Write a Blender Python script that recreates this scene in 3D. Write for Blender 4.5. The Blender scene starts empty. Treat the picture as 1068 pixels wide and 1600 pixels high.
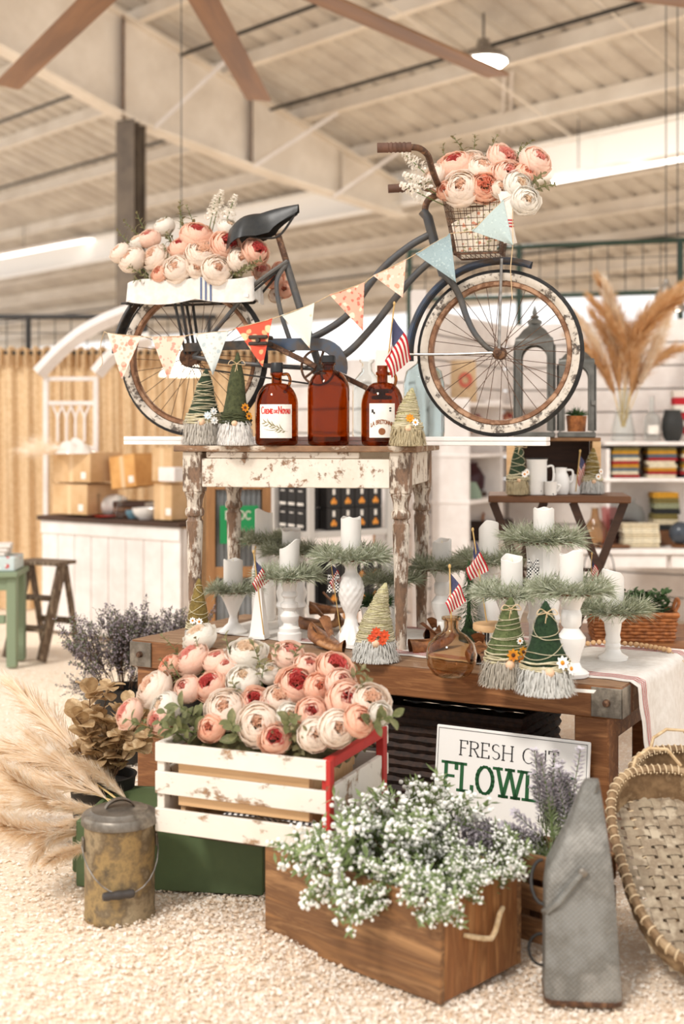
import bpy, math, random
from mathutils import Vector, Matrix, noise as mnoise
sc = bpy.context.scene
col = sc.collection
R = random.Random(11)
PI = math.pi

# ---------------------------------------------------------------- camera
F, HX, HY, CH = 2000.0, 534.0, 672.0, 1.39      # focal in px, principal column, horizon row, eye height
cd = bpy.data.cameras.new('camera')
cam = bpy.data.objects.new('camera', cd); col.objects.link(cam)
cam.location = (0, 0, CH); cam.rotation_euler = (PI/2, 0, 0)
cd.sensor_fit = 'VERTICAL'; cd.sensor_height = 36; cd.sensor_width = 24; cd.lens = 45
cd.shift_y = -(800-HY)/1600; cd.clip_start = .05; cd.clip_end = 200
cd.dof.use_dof = True; cd.dof.focus_distance = 4.35; cd.dof.aperture_fstop = 1.8
sc.camera = cam
# ---------------------------------------------------------------- world, sun, exposure
w = bpy.data.worlds.new('world'); sc.world = w; w.use_nodes = True
bg = w.node_tree.nodes['Background']; bg.inputs[0].default_value = (1.0, .98, .965, 1); bg.inputs[1].default_value = 1.2
sd = bpy.data.lights.new('sun', 'SUN'); sd.energy = 1.9; sd.angle = math.radians(9); sd.color = (1, .955, .90)
sun = bpy.data.objects.new('sun', sd); col.objects.link(sun)
sun.rotation_euler = Vector((.42, .62, -.72)).to_track_quat('-Z', 'Y').to_euler()
sc.view_settings.view_transform = 'Standard'; sc.view_settings.look = 'None'
sc.view_settings.exposure = .17; sc.view_settings.gamma = 1.0; sc.view_settings.use_curve_mapping = False

# ---------------------------------------------------------------- pixel helpers
def at(px, py, d): return Vector(((px-HX)*d/F, d, CH-(py-HY)*d/F))
def on(px, py, z): return at(px, py, (CH-z)*F/(py-HY))
def V(*a): return Vector(a)
def RZ(a): return Matrix.Rotation(a, 4, 'Z')
def RX(a): return Matrix.Rotation(a, 4, 'X')
def RY(a): return Matrix.Rotation(a, 4, 'Y')
def TR(*a): return Matrix.Translation(a if len(a) == 3 else a[0])
def SC(x, y, z): return Matrix.Diagonal((x, y, z, 1))
def lerp(a, b, t): return a+(b-a)*t

# ---------------------------------------------------------------- mesh builder
class MB:
    def __init__(s): s.v = []; s.f = []; s.m = []
    def add(s, vs, fs, M=None, mi=0):
        o = len(s.v)
        s.v += [tuple(M @ Vector(v)) for v in vs] if M is not None else [tuple(v) for v in vs]
        s.f += [tuple(i+o for i in f) for f in fs]; s.m += [mi]*len(fs)
        return s
    def box(s, c, d, M=None, b=0, mi=0):
        x, y, z = d[0]/2, d[1]/2, d[2]/2
        T = TR(Vector(c)); T = M @ T if M is not None else T
        if b <= 0:
            vs = [(i*x, j*y, k*z) for i in (-1, 1) for j in (-1, 1) for k in (-1, 1)]
            return s.add(vs, [(0,1,3,2),(4,6,7,5),(0,4,5,1),(2,3,7,6),(0,2,6,4),(1,5,7,3)], T, mi)
        b = min(b, x*.9, y*.9, z*.9)
        vs = []; ix = {}
        for i in (-1, 1):
            for j in (-1, 1):
                for k in (-1, 1):
                    for a in range(3):
                        q = [i*(x-b), j*(y-b), k*(z-b)]; q[a] = (i*x, j*y, k*z)[a]
                        ix[i, j, k, a] = len(vs); vs.append(q)
        fs = []
        for sg in (-1, 1):
            def fa(p): return p if sg > 0 else p[::-1]
            fs.append(fa([ix[sg,-1,-1,0], ix[sg,1,-1,0], ix[sg,1,1,0], ix[sg,-1,1,0]]))
            fs.append(fa([ix[-1,sg,-1,1], ix[-1,sg,1,1], ix[1,sg,1,1], ix[1,sg,-1,1]]))
            fs.append(fa([ix[-1,-1,sg,2], ix[1,-1,sg,2], ix[1,1,sg,2], ix[-1,1,sg,2]]))
            for t in (-1, 1):
                fs.append([ix[-1,sg,t,1], ix[1,sg,t,1], ix[1,sg,t,2], ix[-1,sg,t,2]])
                fs.append([ix[sg,-1,t,0], ix[sg,1,t,0], ix[sg,1,t,2], ix[sg,-1,t,2]])
                fs.append([ix[sg,t,-1,0], ix[sg,t,1,0], ix[sg,t,1,1], ix[sg,t,-1,1]])
                for k in (-1, 1): fs.append([ix[sg,t,k,0], ix[sg,t,k,1], ix[sg,t,k,2]])
        return s.add(vs, fs, T, mi)
    def beam(s, a, b, w, h, up=(0,0,1), bev=0, mi=0, ext=0):
        a, b = Vector(a), Vector(b); d = b-a; L = d.length; x = d/L
        u = Vector(up); y = u.cross(x)
        if y.length < 1e-4: y = Vector((0,1,0)).cross(x)
        y.normalize(); z = x.cross(y)
        M = Matrix((( x.x,y.x,z.x,(a.x+b.x)/2),(x.y,y.y,z.y,(a.y+b.y)/2),(x.z,y.z,z.z,(a.z+b.z)/2),(0,0,0,1)))
        return s.box((0,0,0), (L+ext, w, h), M, bev, mi)
    def tube(s, pts, r, n=8, closed=False, mi=0, cap=True, M=None):
        P = [Vector(p) for p in pts]; N = len(P); rs = r if isinstance(r, (list, tuple)) else [r]*N
        vs = []; fs = []; nrm = None
        for i in range(N):
            if closed: t = P[(i+1) % N]-P[i-1]
            else: t = P[min(i+1, N-1)]-P[max(i-1, 0)]
            if t.length < 1e-9: t = Vector((0,0,1))
            t.normalize()
            if nrm is None:
                nrm = t.cross(Vector((0,0,1)))
                if nrm.length < .05: nrm = t.cross(Vector((1,0,0)))
            nrm = nrm-t*nrm.dot(t); nrm.normalize(); bn = t.cross(nrm)
            for k in range(n):
                a = 2*PI*k/n; vs.append(P[i]+(nrm*math.cos(a)+bn*math.sin(a))*rs[i])
        for i in range(N if closed else N-1):
            j = (i+1) % N
            for k in range(n):
                l = (k+1) % n; fs.append((i*n+k, i*n+l, j*n+l, j*n+k))
        if cap and not closed:
            fs.append(tuple(range(n-1, -1, -1))); fs.append(tuple(range((N-1)*n, N*n)))
        return s.add(vs, fs, M, mi)
    def lathe(s, prof, n=24, M=None, mi=0, wob=None, cap=True):
        vs = []; fs = []; m = len(prof)
        for i, (r, z) in enumerate(prof):
            for k in range(n):
                a = 2*PI*k/n; q = r*(wob(a, i) if wob else 1); vs.append((q*math.cos(a), q*math.sin(a), z))
        for i in range(m-1):
            for k in range(n):
                l = (k+1) % n; fs.append((i*n+k, i*n+l, (i+1)*n+l, (i+1)*n+k))
        if prof[0] == prof[-1]: cap = False
        if cap and prof[0][0] > 1e-5: fs.append(tuple(range(n-1, -1, -1)))
        if cap and prof[-1][0] > 1e-5: fs.append(tuple(range((m-1)*n, m*n)))
        return s.add(vs, fs, M, mi)
    def sphere(s, c, r, n=10, m=6, sc=(1,1,1), M=None, mi=0):
        prof = [(math.sin(PI*i/m)*r, -math.cos(PI*i/m)*r) for i in range(m+1)]
        prof[0] = (1e-6, -r); prof[-1] = (1e-6, r)
        T = TR(Vector(c)) @ SC(*sc); T = M @ T if M is not None else T
        return s.lathe(prof, n, T, mi)
    def grid(s, fn, nu, nv, M=None, mi=0):
        vs = [fn(i/nu, j/nv) for i in range(nu+1) for j in range(nv+1)]
        fs = [(i*(nv+1)+j, (i+1)*(nv+1)+j, (i+1)*(nv+1)+j+1, i*(nv+1)+j+1) for i in range(nu) for j in range(nv)]
        mis = mi
        o = len(s.m); s.add(vs, fs, M, 0)
        for q in range(nu*nv): s.m[o+q] = mi(q//nv, q % nv) if callable(mi) else mi
        return s
    def prism(s, poly, t, M=None, mi=0):       # poly in xz plane, thickness t along y
        n = len(poly)
        vs = [(x, -t/2, z) for x, z in poly]+[(x, t/2, z) for x, z in poly]
        fs = [tuple(range(n)), tuple(range(2*n-1, n-1, -1))]+[(i, n+i, n+(i+1) % n, (i+1) % n) for i in range(n)]
        return s.add(vs, fs, M, mi)
    def mesh(s, name, mats, smooth=True, ang=38):
        me = bpy.data.meshes.new(name); me.from_pydata(s.v, [], s.f)
        for m in (mats if isinstance(mats, (list, tuple)) else [mats]): me.materials.append(m)
        if any(s.m): me.polygons.foreach_set('material_index', s.m)
        if smooth:
            me.polygons.foreach_set('use_smooth', [True]*len(s.f)); me.set_sharp_from_angle(angle=math.radians(ang))
        me.update(); return me

def put(name, me, parent=None, loc=(0,0,0), rot=(0,0,0), M=None, scale=1):
    o = bpy.data.objects.new(name, me); col.objects.link(o)
    if M is not None: o.matrix_basis = M
    else: o.location = loc; o.rotation_euler = rot; o.scale = (scale,)*3 if not hasattr(scale, '__len__') else scale
    if parent is not None: o.parent = parent
    return o
def tag(o, label, cat, group=None, kind=None):
    o['label'] = label; o['category'] = cat
    if group: o['group'] = group
    if kind: o['kind'] = kind
    return o
def thing(name, label, cat, loc=(0,0,0), rz=0, group=None, scale=1, M=None):
    o = bpy.data.objects.new(name, None); col.objects.link(o); o.empty_display_size = .05
    if M is not None: o.matrix_basis = M
    else: o.location = loc; o.rotation_euler = (0, 0, rz); o.scale = (scale,)*3
    return tag(o, label, cat, group)
def part(parent, name, mb, mats, label=None, kind=None, smooth=True, ang=38, M=None):
    o = put(name, mb.mesh(name, mats, smooth, ang) if isinstance(mb, MB) else mb, parent, M=M)
    if label: o['label'] = label
    if kind: o['kind'] = kind
    return o
def single(name, mb, mats, label, cat, loc=(0,0,0), rz=0, group=None, kind=None, M=None, ang=38):
    o = put(name, mb.mesh(name, mats, True, ang) if isinstance(mb, MB) else mb, None, loc, (0,0,rz), M)
    return tag(o, label, cat, group, kind)
def struct(name, mb, mats, parent=None, ang=38):
    o = put(name, mb.mesh(name, mats, True, ang), parent)
    if parent is None: o['kind'] = 'structure'
    return o

# ---------------------------------------------------------------- materials
def lin(c): return tuple(((x/255/12.92) if x/255 <= .04045 else ((x/255+.055)/1.055)**2.4) for x in c)+(1,)
MATS = {}
def mat(name, c1, c2=None, s=8, rough=.6, metal=0, bump=0, st=(1,1,1), lo=.38, hi=.62, det=4, trans=0, ior=1.45,
        emis=0, tl=0, dist=0, bs=None, coat=0, sheen=0):
    m = bpy.data.materials.new(name); m.use_nodes = True; nt = m.node_tree; N = nt.nodes; L = nt.links
    b = N['Principled BSDF']; out = N['Material Output']
    b.inputs['Base Color'].default_value = lin(c1); b.inputs['Roughness'].default_value = rough
    b.inputs['Metallic'].default_value = metal; b.inputs['IOR'].default_value = ior
    b.inputs['Transmission Weight'].default_value = trans
    if coat: b.inputs['Coat Weight'].default_value = coat
    if sheen: b.inputs['Sheen Weight'].default_value = sheen
    if emis: b.inputs['Emission Color'].default_value = lin(c1); b.inputs['Emission Strength'].default_value = emis
    if c2 or bump:
        tc = N.new('ShaderNodeTexCoord'); mp = N.new('ShaderNodeMapping'); mp.inputs['Scale'].default_value = st
        nz = N.new('ShaderNodeTexNoise'); nz.inputs['Scale'].default_value = s; nz.inputs['Detail'].default_value = det
        nz.inputs['Distortion'].default_value = dist; nz.inputs['Roughness'].default_value = .62
        L.new(tc.outputs['Object'], mp.inputs[0]); L.new(mp.outputs[0], nz.inputs['Vector'])
        if c2:
            cs = [c1, c2] if not isinstance(c2, list) else [c1]+c2
            r = N.new('ShaderNodeValToRGB'); e = r.color_ramp.elements
            e[0].position = lo; e[0].color = lin(cs[0]); e[1].position = hi; e[1].color = lin(cs[-1])
            for i in range(1, len(cs)-1): q = e.new(lo+(hi-lo)*i/(len(cs)-1)); q.color = lin(cs[i])
            L.new(nz.outputs[0], r.inputs[0]); L.new(r.outputs[0], b.inputs['Base Color'])
        if bump:
            bp = N.new('ShaderNodeBump'); bp.inputs['Strength'].default_value = bump; bp.inputs['Distance'].default_value = .004
            src = nz.outputs[0]
            if bs:
                n2 = N.new('ShaderNodeTexNoise'); n2.inputs['Scale'].default_value = bs; n2.inputs['Detail'].default_value = 3
                L.new(mp.outputs[0], n2.inputs['Vector']); src = n2.outputs[0]
            L.new(src, bp.inputs['Height']); L.new(bp.outputs[0], b.inputs['Normal'])
    if tl:
        t = N.new('ShaderNodeBsdfTranslucent'); mx = N.new('ShaderNodeMixShader'); mx.inputs[0].default_value = tl
        bc = b.inputs['Base Color']
        if bc.links: L.new(bc.links[0].from_socket, t.inputs[0])
        else: t.inputs[0].default_value = lin(c1)
        L.new(b.outputs[0], mx.inputs[1]); L.new(t.outputs[0], mx.inputs[2]); L.new(mx.outputs[0], out.inputs[0])
    MATS[name] = m; return m
def wood(name, c1, c2, ax='x', s=5, rough=.6, c3=None, bump=.25, lo=.3, hi=.7):
    st = {'x': (.7, 7, 7), 'y': (7, .7, 7), 'z': (7, 7, .7)}[ax]
    return mat(name, c1, [c2, c3] if c3 else c2, s, rough, 0, bump, st, lo, hi, 6, dist=.8)
def chippy(name, paint, w1, w2, amt=.5, s=14, st=(1,1,1), rough=.65, soft=.03, paint2=None):
    """flaking paint over bare wood"""
    m = bpy.data.materials.new(name); m.use_nodes = True; nt = m.node_tree; N = nt.nodes; L = nt.links; b = N['Principled BSDF']
    tc = N.new('ShaderNodeTexCoord'); mp = N.new('ShaderNodeMapping'); mp.inputs['Scale'].default_value = st
    L.new(tc.outputs['Object'], mp.inputs[0])
    def nz(sv, d, dis=0):
        n = N.new('ShaderNodeTexNoise'); n.inputs['Scale'].default_value = sv; n.inputs['Detail'].default_value = d
        n.inputs['Distortion'].default_value = dis; n.inputs['Roughness'].default_value = .7; L.new(mp.outputs[0], n.inputs['Vector']); return n
    def ramp(src, a, ca, bb, cb):
        r = N.new('ShaderNodeValToRGB'); e = r.color_ramp.elements; e[0].position = a; e[0].color = ca; e[1].position = bb; e[1].color = cb
        L.new(src, r.inputs[0]); return r
    wd = ramp(nz(s*2.2, 5, .5).outputs[0], .35, lin(w1), .65, lin(w2))
    pt = ramp(nz(s*.6, 4).outputs[0], .3, lin(paint), .7, lin(paint2 or paint))
    mk = ramp(nz(s, 9).outputs[0], amt-soft, (0,0,0,1), amt+soft, (1,1,1,1))
    mx = N.new('ShaderNodeMix'); mx.data_type = 'RGBA'
    L.new(mk.outputs[0], mx.inputs[0]); L.new(wd.outputs[0], mx.inputs[6]); L.new(pt.outputs[0], mx.inputs[7])
    L.new(mx.outputs[2], b.inputs['Base Color'])
    bp = N.new('ShaderNodeBump'); bp.inputs['Strength'].default_value = .5; bp.inputs['Distance'].default_value = .003
    L.new(mk.outputs[0], bp.inputs['Height']); L.new(bp.outputs[0], b.inputs['Normal']); b.inputs['Roughness'].default_value = rough
    MATS[name] = m; return m
def spots(name, ground, c1, c2, s=30, th=.35, rough=.8, tl=.25):
    """printed cotton: blotches of two colours on a ground"""
    m = mat(name, ground, rough=rough); nt = m.node_tree; N = nt.nodes; L = nt.links; b = N['Principled BSDF']
    tc = N.new('ShaderNodeTexCoord')
    cur = None
    for i, (c, sv) in enumerate(((c1, s), (c2, s*1.7))):
        v = N.new('ShaderNodeTexVoronoi'); v.inputs['Scale'].default_value = sv; v.inputs['Randomness'].default_value = 1
        n = N.new('ShaderNodeTexNoise'); n.inputs['Scale'].default_value = sv*1.5
        L.new(tc.outputs['Object'], n.inputs['Vector'])
        ad = N.new('ShaderNodeVectorMath'); ad.operation = 'MULTIPLY_ADD'; ad.inputs[1].default_value = (.012,)*3
        L.new(n.outputs['Color'], ad.inputs[0]); L.new(tc.outputs['Object'], ad.inputs[2]); L.new(ad.outputs[0], v.inputs['Vector'])
        r = N.new('ShaderNodeValToRGB'); e = r.color_ramp.elements; e[0].position = th-.04; e[0].color = (1,1,1,1); e[1].position = th+.04; e[1].color = (0,0,0,1)
        L.new(v.outputs['Distance'], r.inputs[0])
        mx = N.new('ShaderNodeMix'); mx.data_type = 'RGBA'; L.new(r.outputs[0], mx.inputs[0])
        if cur: L.new(cur, mx.inputs[6])
        else: mx.inputs[6].default_value = lin(ground)
        mx.inputs[7].default_value = lin(c); cur = mx.outputs[2]
    L.new(cur, b.inputs['Base Color']); return m
def glass(name, c, rough=.02, ior=1.3):
    return mat(name, c, rough=rough, trans=1, ior=ior)

white_p = mat('white paint', (238,231,225), (226,217,210), 6, .55, bump=.05)
white_c = mat('white ceramic', (240,236,230), rough=.25, coat=.3)
cream_steel = mat('cream painted steel', (238,228,214), (222,210,194), 1.5, .5)
grey_roof = mat('ribbed roof sheet', (216,208,196), (196,186,174), 2, .55)
dark_steel = mat('dark steel', (34,32,30), (52,48,44), 9, .5, .3)
rust = mat('rusted steel', (104,72,50), [(74,52,40), (140,104,76)], 26, .6, .35, .25, det=6)
bike_paint = mat('worn grey blue paint', (64,61,57), [(90,85,79), (76,77,79), (98,80,64)], 9, .45, .25, .15, det=8, lo=.32, hi=.7)
bike_blue = mat('worn blue paint', (70,84,106), [(78,84,94), (90,78,68), (54,54,56)], 12, .45, .2, .15, det=8, lo=.35, hi=.72)
bike_dark = mat('dark grimy paint', (48,46,44), [(70,66,62), (92,74,58)], 16, .5, .3, .2, det=7)
silver = mat('dull silver steel', (170,165,158), (120,112,104), 20, .35, .7)
rubber = mat('black rubber', (26,25,25), (46,43,40), 30, .8, bump=.2)
whitewall = chippy('worn whitewall', (206,196,183), (52,48,44), (116,100,86), .46, 24, paint2=(190,177,160))
rimrust = mat('rusty rim', (142,102,74), [(112,76,52), (172,134,104)], 18, .5, .35, .2, det=7)
leather = mat('black leather', (26,26,25), (44,42,38), 18, .38, bump=.15)
twine = mat('jute twine', (214,188,150), (186,156,116), 60, .9)
linen = mat('white linen', (240,234,226), (228,220,210), 30, .9, bump=.12, bs=220, tl=.15)
red_thread = mat('red stripe', (186,52,56), rough=.9)
blue_thread = mat('blue stripe', (92,104,134), rough=.9)
bench_wood = wood('brown bench wood', (148,98,58), (116,72,40), 'x', 5, .5, (170,118,74))
bench_top = wood('worn bench top', (158,124,94), (130,98,72), 'x', 5, .55, (178,146,116))
end_grain = mat('end grain', (120,76,42), (86,54,30), 22, .7, bump=.3)
box_wood = wood('old box wood', (158,112,68), (108,74,46), 'x', 3.2, .6, (176,132,88))
pale_wood = wood('pale wood', (224,186,140), (206,162,114), 'x', 5, .6)
dark_wood = wood('dark wood', (78,50,32), (56,36,24), 'x', 6, .6)
tray_wood = wood('tray wood', (120,78,46), (92,58,34), 'x', 6, .55)
ladder_wood = mat('paint spotted old wood', (112,92,72), [(78,60,44), (150,132,110)], 14, .7, 0, .2, (3,3,.7), det=6)
chip_white = chippy('flaking white paint', (230,220,206), (164,128,98), (118,92,72), .425, 16, (1,1,1), paint2=(216,202,184))
chip_leg = chippy('flaking paint on leg', (220,209,194), (140,106,80), (88,70,56), .515, 19, (1,1,.35), paint2=(196,180,160))
chip_crate = chippy('worn white crate paint', (224,216,205), (176,140,104), (128,98,72), .425, 13, (.6,1,1), paint2=(220,210,194))
chip_red = chippy('worn red paint', (190,40,30), (210,130,80), (120,70,50), .36, 12, paint2=(166,34,28))
chip_green = chippy('dark green paint', (76,92,58), (52,60,42), (100,104,72), .32, 9, paint2=(84,102,64))
galv = mat('galvanised steel', (132,125,115), [(106,98,88), (156,147,133)], 9, .42, .6, .1, det=6)
galv_rust = mat('stained galvanised steel', (92,80,62), [(158,132,88), (108,92,70), (160,142,112), (84,74,60)], 8, .55, .35, .15, det=8, lo=.34, hi=.68)
amber = glass('amber glass', (186,114,50))
amber_dk = glass('smoky amber glass', (224,200,170))
clear = glass('clear glass', (246,250,250), ior=1.25)
bluegl = glass('pale blue glass', (222,236,240), ior=1.25)
blackp = mat('black plastic', (28,27,27), rough=.4)
paper = mat('label paper', (240,234,224), (232,224,212), 20, .8)
wax = mat('white wax', (243,239,232), (234,228,220), 5, .5, tl=.15)
sage = mat('sage needles', (174,176,150), [(136,142,114), (204,204,184)], 40, .7, tl=.2)
darkgreen = mat('dark green needles', (44,72,36), (70,96,52), 40, .7, tl=.1)
olive_leaf = mat('olive leaf', (140,130,92), [(112,106,72), (172,160,120)], 18, .65, tl=.25)
dry_leaf = mat('dried leaf', (200,170,128), [(170,138,98), (220,194,154)], 14, .65, tl=.3)
stem_g = mat('green stem', (112,128,74), (92,108,60), 20, .7)
stem_b = mat('brown stem', (110,80,54), (84,60,42), 20, .7)
burlap = mat('burlap', (228,200,162), (212,180,138), 40, .95, bump=.35, bs=160, tl=.2)
card = mat('cardboard', (214,178,134), (200,162,116), 8, .8)
shav = mat('wood shavings', (238,222,202), [(226,204,178), (246,236,222)], 60, .9, bump=.4, det=6)
flag_red = mat('flag red', (190,36,46), rough=.85, tl=.2)
flag_white = mat('flag white', (238,228,214), rough=.85, tl=.2)
green_ink = mat('green ink', (34,88,48), rough=.7)
black_ink = mat('black ink', (50,46,46), rough=.7)
red_ink = mat('red ink', (204,52,44), rough=.7)
brown_ink = mat('brown ink', (140,86,50), rough=.7)
olive_ink = mat('olive ink', (122,112,62), rough=.7)
# ================================================================ THE BUILDING
def gz(x, y):
    k = .022*mnoise.noise(Vector((x*1.7, y*1.7, 3.1)))+.010*mnoise.noise(Vector((x*6, y*6, 8.2)))+.004*mnoise.noise(Vector((x*19, y*19, 1.7)))
    k += .045*math.exp(-((x+.28)**2/.10+(y-3.52)**2/.05))           # drift in front of the boxes
    return k-.012
def axis(a, b, lo, hi, st, far=.6):
    out = []; q = a
    while q < b:
        out.append(q); q += st if lo-.001 <= q <= hi else far
        if out[-1] < lo < q: q = lo
    return out+[b]
xs = axis(-14, 14, -1.7, 1.7, .045); ys = axis(-3, 34, 2.2, 6.2, .045)
fl = MB()
fl.add([(x, y, gz(x, y)) for x in xs for y in ys],
       [(i*len(ys)+j, (i+1)*len(ys)+j, (i+1)*len(ys)+j+1, i*len(ys)+j+1) for i in range(len(xs)-1) for j in range(len(ys)-1)])
struct('floor', fl, shav, ang=180)
# loose shavings
def flakes(n, seed, x0, x1, y0, y1, smin, smax):
    r = random.Random(seed); m = MB()
    for i in range(n):
        y = y0+(y1-y0)*r.random()**1.5; x = r.gauss(0, .62)*(.75+.9*(y-y0)/(y1-y0))
        a = r.uniform(0, 2*PI); t = r.uniform(-.5, .5); s = r.uniform(smin, smax); q = s*r.uniform(.35, .8); cu = r.uniform(.1, .5)*s
        M = TR(x, y, gz(x, y)+.003+r.random()*.006) @ RZ(a) @ RX(t)
        m.add([(-s/2, -q/2, 0), (0, -q/2, cu), (s/2, -q/2, .1*s), (-s/2, q/2, 0), (0, q/2, cu), (s/2, q/2, .2*s)], [(0, 1, 4, 3), (1, 2, 5, 4)], M, i % 3)
    return m
shv = [mat('pale curl', (246,234,218), rough=.8, tl=.25), mat('honey curl', (234,214,190), rough=.8, tl=.25), mat('white curl', (250,242,230), rough=.8, tl=.25)]
single('wood_shavings', flakes(80000, 5, -1.9, 1.9, 2.6, 7.5, .005, .016), shv, 'pale wood shavings strewn over the whole floor', 'wood shavings', kind='stuff', ang=180)

# roof: s runs down the slope, t along the purlins
KX, KY = -2.47, 15.0; vx, vy = .737, .676; ux, uy = .676, -.737
def W(s, t, z): return Vector((KX+s*vx+t*ux, KY+s*vy+t*uy, z))
def rz_(s): return 6.39-.3*s
rf = MB(); T0, T1, S0, S1 = -26, 12, -4.5, 8.8
t = T0; vs = []
while t < T1:
    for a, b in ((0, 0), (.19, 0), (.22, .04), (.27, .04), (.30, 0)): vs.append((t+a, b))
    t += .32
rf.add([W(S0, a, rz_(S0)+b) for a, b in vs]+[W(S1, a, rz_(S1)+b) for a, b in vs], [(i, i+1, len(vs)+i+1, len(vs)+i) for i in range(len(vs)-1)])
ceil = struct('ceiling', rf, grey_roof, ang=20)
def zpurlin(s, h=.2, w=.1, drop=0):
    m = MB(); z = rz_(s)-drop
    m.beam(W(s, T0, z-h/2), W(s, T1, z-h/2), .02, h)
    m.beam(W(s-w/2, T0, z-h), W(s-w/2, T1, z-h), w, .015); m.beam(W(s+w/2, T0, z-.01), W(s+w/2, T1, z-.01), w, .015); return m
for s in (-3.6, -2.4, -1.2, .1, 1.35, 2.6, 3.7, 5.3, 6.2, 7.1, 7.9, 8.7):
    struct('purlin', zpurlin(s), cream_steel, ceil)
eb = MB(); eb.beam(W(4.5, T0, 4.76), W(4.5, T1, 4.76), .06, .42); eb.beam(W(4.42, T0, 4.55), W(4.42, T1, 4.55), .2, .02); eb.beam(W(4.42, T0, 4.97), W(4.42, T1, 4.97), .2, .02)
struct('eave_beam', eb, mat('bright painted beam', (252,248,242), rough=.3), ceil)
# tapered rafter with flanges
ra = MB()
bot = [(-6, 6.75), (-1.67, 5.52), (0, 5.0), (2.08, 4.67), (4.5, 4.4)]
def topz(s): return rz_(s)-.24
for i in range(len(bot)-1):
    (a, za), (b, zb) = bot[i], bot[i+1]
    ra.add([W(a, -.012, za), W(b, -.012, zb), W(b, -.012, topz(b)), W(a, -.012, topz(a)), W(a, .012, za), W(b, .012, zb), W(b, .012, topz(b)), W(a, .012, topz(a))],
           [(0,1,2,3), (7,6,5,4), (0,4,5,1), (3,2,6,7)])
    ra.beam(W(a, 0, za), W(b, 0, zb), .26, .025); ra.beam(W(a, 0, topz(a)), W(b, 0, topz(b)), .26, .025)
raf = struct('rafter', ra, cream_steel, ceil)
for s in (-.15, 1.75, 3.3):
    zb = 5.0-.159*max(s, 0); m = MB(); m.beam(W(s, .07, zb), W(s, .07, topz(s)), .012, .12); struct('stiffener', m, rust if s != 3.3 else cream_steel, raf)
for s0, s1 in ((1.0, .25), (2.6, 1.75), (3.7, 3.1)):
    m = MB(); m.beam(W(s0, .75, rz_(s0)-.2), W(s1, .1, 4.98-.159*s1), .04, .04); struct('flange_brace', m, white_p, ceil)
for s, z0 in ((2.1, 0), (6.9, 0), (.7, 0)):
    m = MB(); m.tube([W(s, T0, rz_(s)-.26), W(s, T1, rz_(s)-.26)], .022, 6); struct('conduit', m, dark_steel, ceil)
for t in (3.2, 5.2, 7.4):
    m = MB(); m.tube([W(.2, t, rz_(.2)-.24), W(4.2, t, rz_(4.2)-.2)], .012, 6); struct('sag_rod', m, cream_steel, ceil)
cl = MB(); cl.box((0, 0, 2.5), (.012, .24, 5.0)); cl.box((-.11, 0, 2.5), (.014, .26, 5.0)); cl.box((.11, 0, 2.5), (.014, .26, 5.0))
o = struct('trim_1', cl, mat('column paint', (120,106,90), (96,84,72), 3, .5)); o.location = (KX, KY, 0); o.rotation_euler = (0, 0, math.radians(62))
ch = MB()
for a, b in ((785, 205), (797, 205)):
    ch.tube([at(a+2, 112, 14.5), at(a, b+3, 16.2)], .016, 6)
single('hanging_rope', ch, white_p, 'pair of white ropes dropping from the roof to the pale beam', 'rope')
# high bay lamp
def lamp_light(loc, e, size=.35):
    l = bpy.data.lights.new('lamp_light', 'AREA'); l.shape = 'DISK'; l.size = size; l.energy = e; l.color = (1, .95, .88)
    o = bpy.data.objects.new('lamp_light', l); col.objects.link(o); o.location = loc; return o
lampglow = mat('lamp lens', (255,250,240), emis=30)
p = at(755, 97, 13.5)
t = thing('high_bay_lamp', 'round glowing high bay lamp under the roof', 'lamp', p)
part(t, 'reflector', MB().lathe([(.27, .0), (.28, .02), (.2, .10), (.08, .15), (.06, .24), (.001, .24)], 24), silver)
part(t, 'lens', MB().lathe([(.001, -.09), (.1, -.08), (.2, -.04), (.25, .005)], 24), lampglow)
part(t, 'hook', MB().tube([(0, 0, .23), (0, 0, rz_((p.x-KX)*vx+(p.y-KY)*vy)-p.z-.03)], .012, 6), dark_steel)
l = lamp_light(p-V(0, 0, .12), 130, .3)
# strip lights on the far purlins
tubeglow = mat('strip light tube', (255,250,244), emis=3.5)
for (a, b, d, lab) in (((862, 285), (1068, 248), 15.2, 'fluorescent strip light under the roof at the right'), ((0, 402), (186, 366), 24.0, 'fluorescent strip light beside the dark column')):
    A = at(a[0], a[1], d); B = at(b[0], b[1], d); m = (A+B)/2; t = thing('strip_light', lab, 'strip light', m, group='strip lights')
    part(t, 'housing', MB().beam(A-m+V(0,0,.06), B-m+V(0,0,.06), .16, .05), white_p)
    part(t, 'tube', MB().tube([A-m, B-m], .022, 8), tubeglow)
    rod = MB()
    for q in (.2, .8):
        P = lerp(A, B, q); rod.tube([P-m+V(0,0,.08), V(P.x, P.y, rz_((P.x-KX)*vx+(P.y-KY)*vy)-.1)-m], .006, 5)
    part(t, 'rod', rod, dark_steel)
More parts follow.
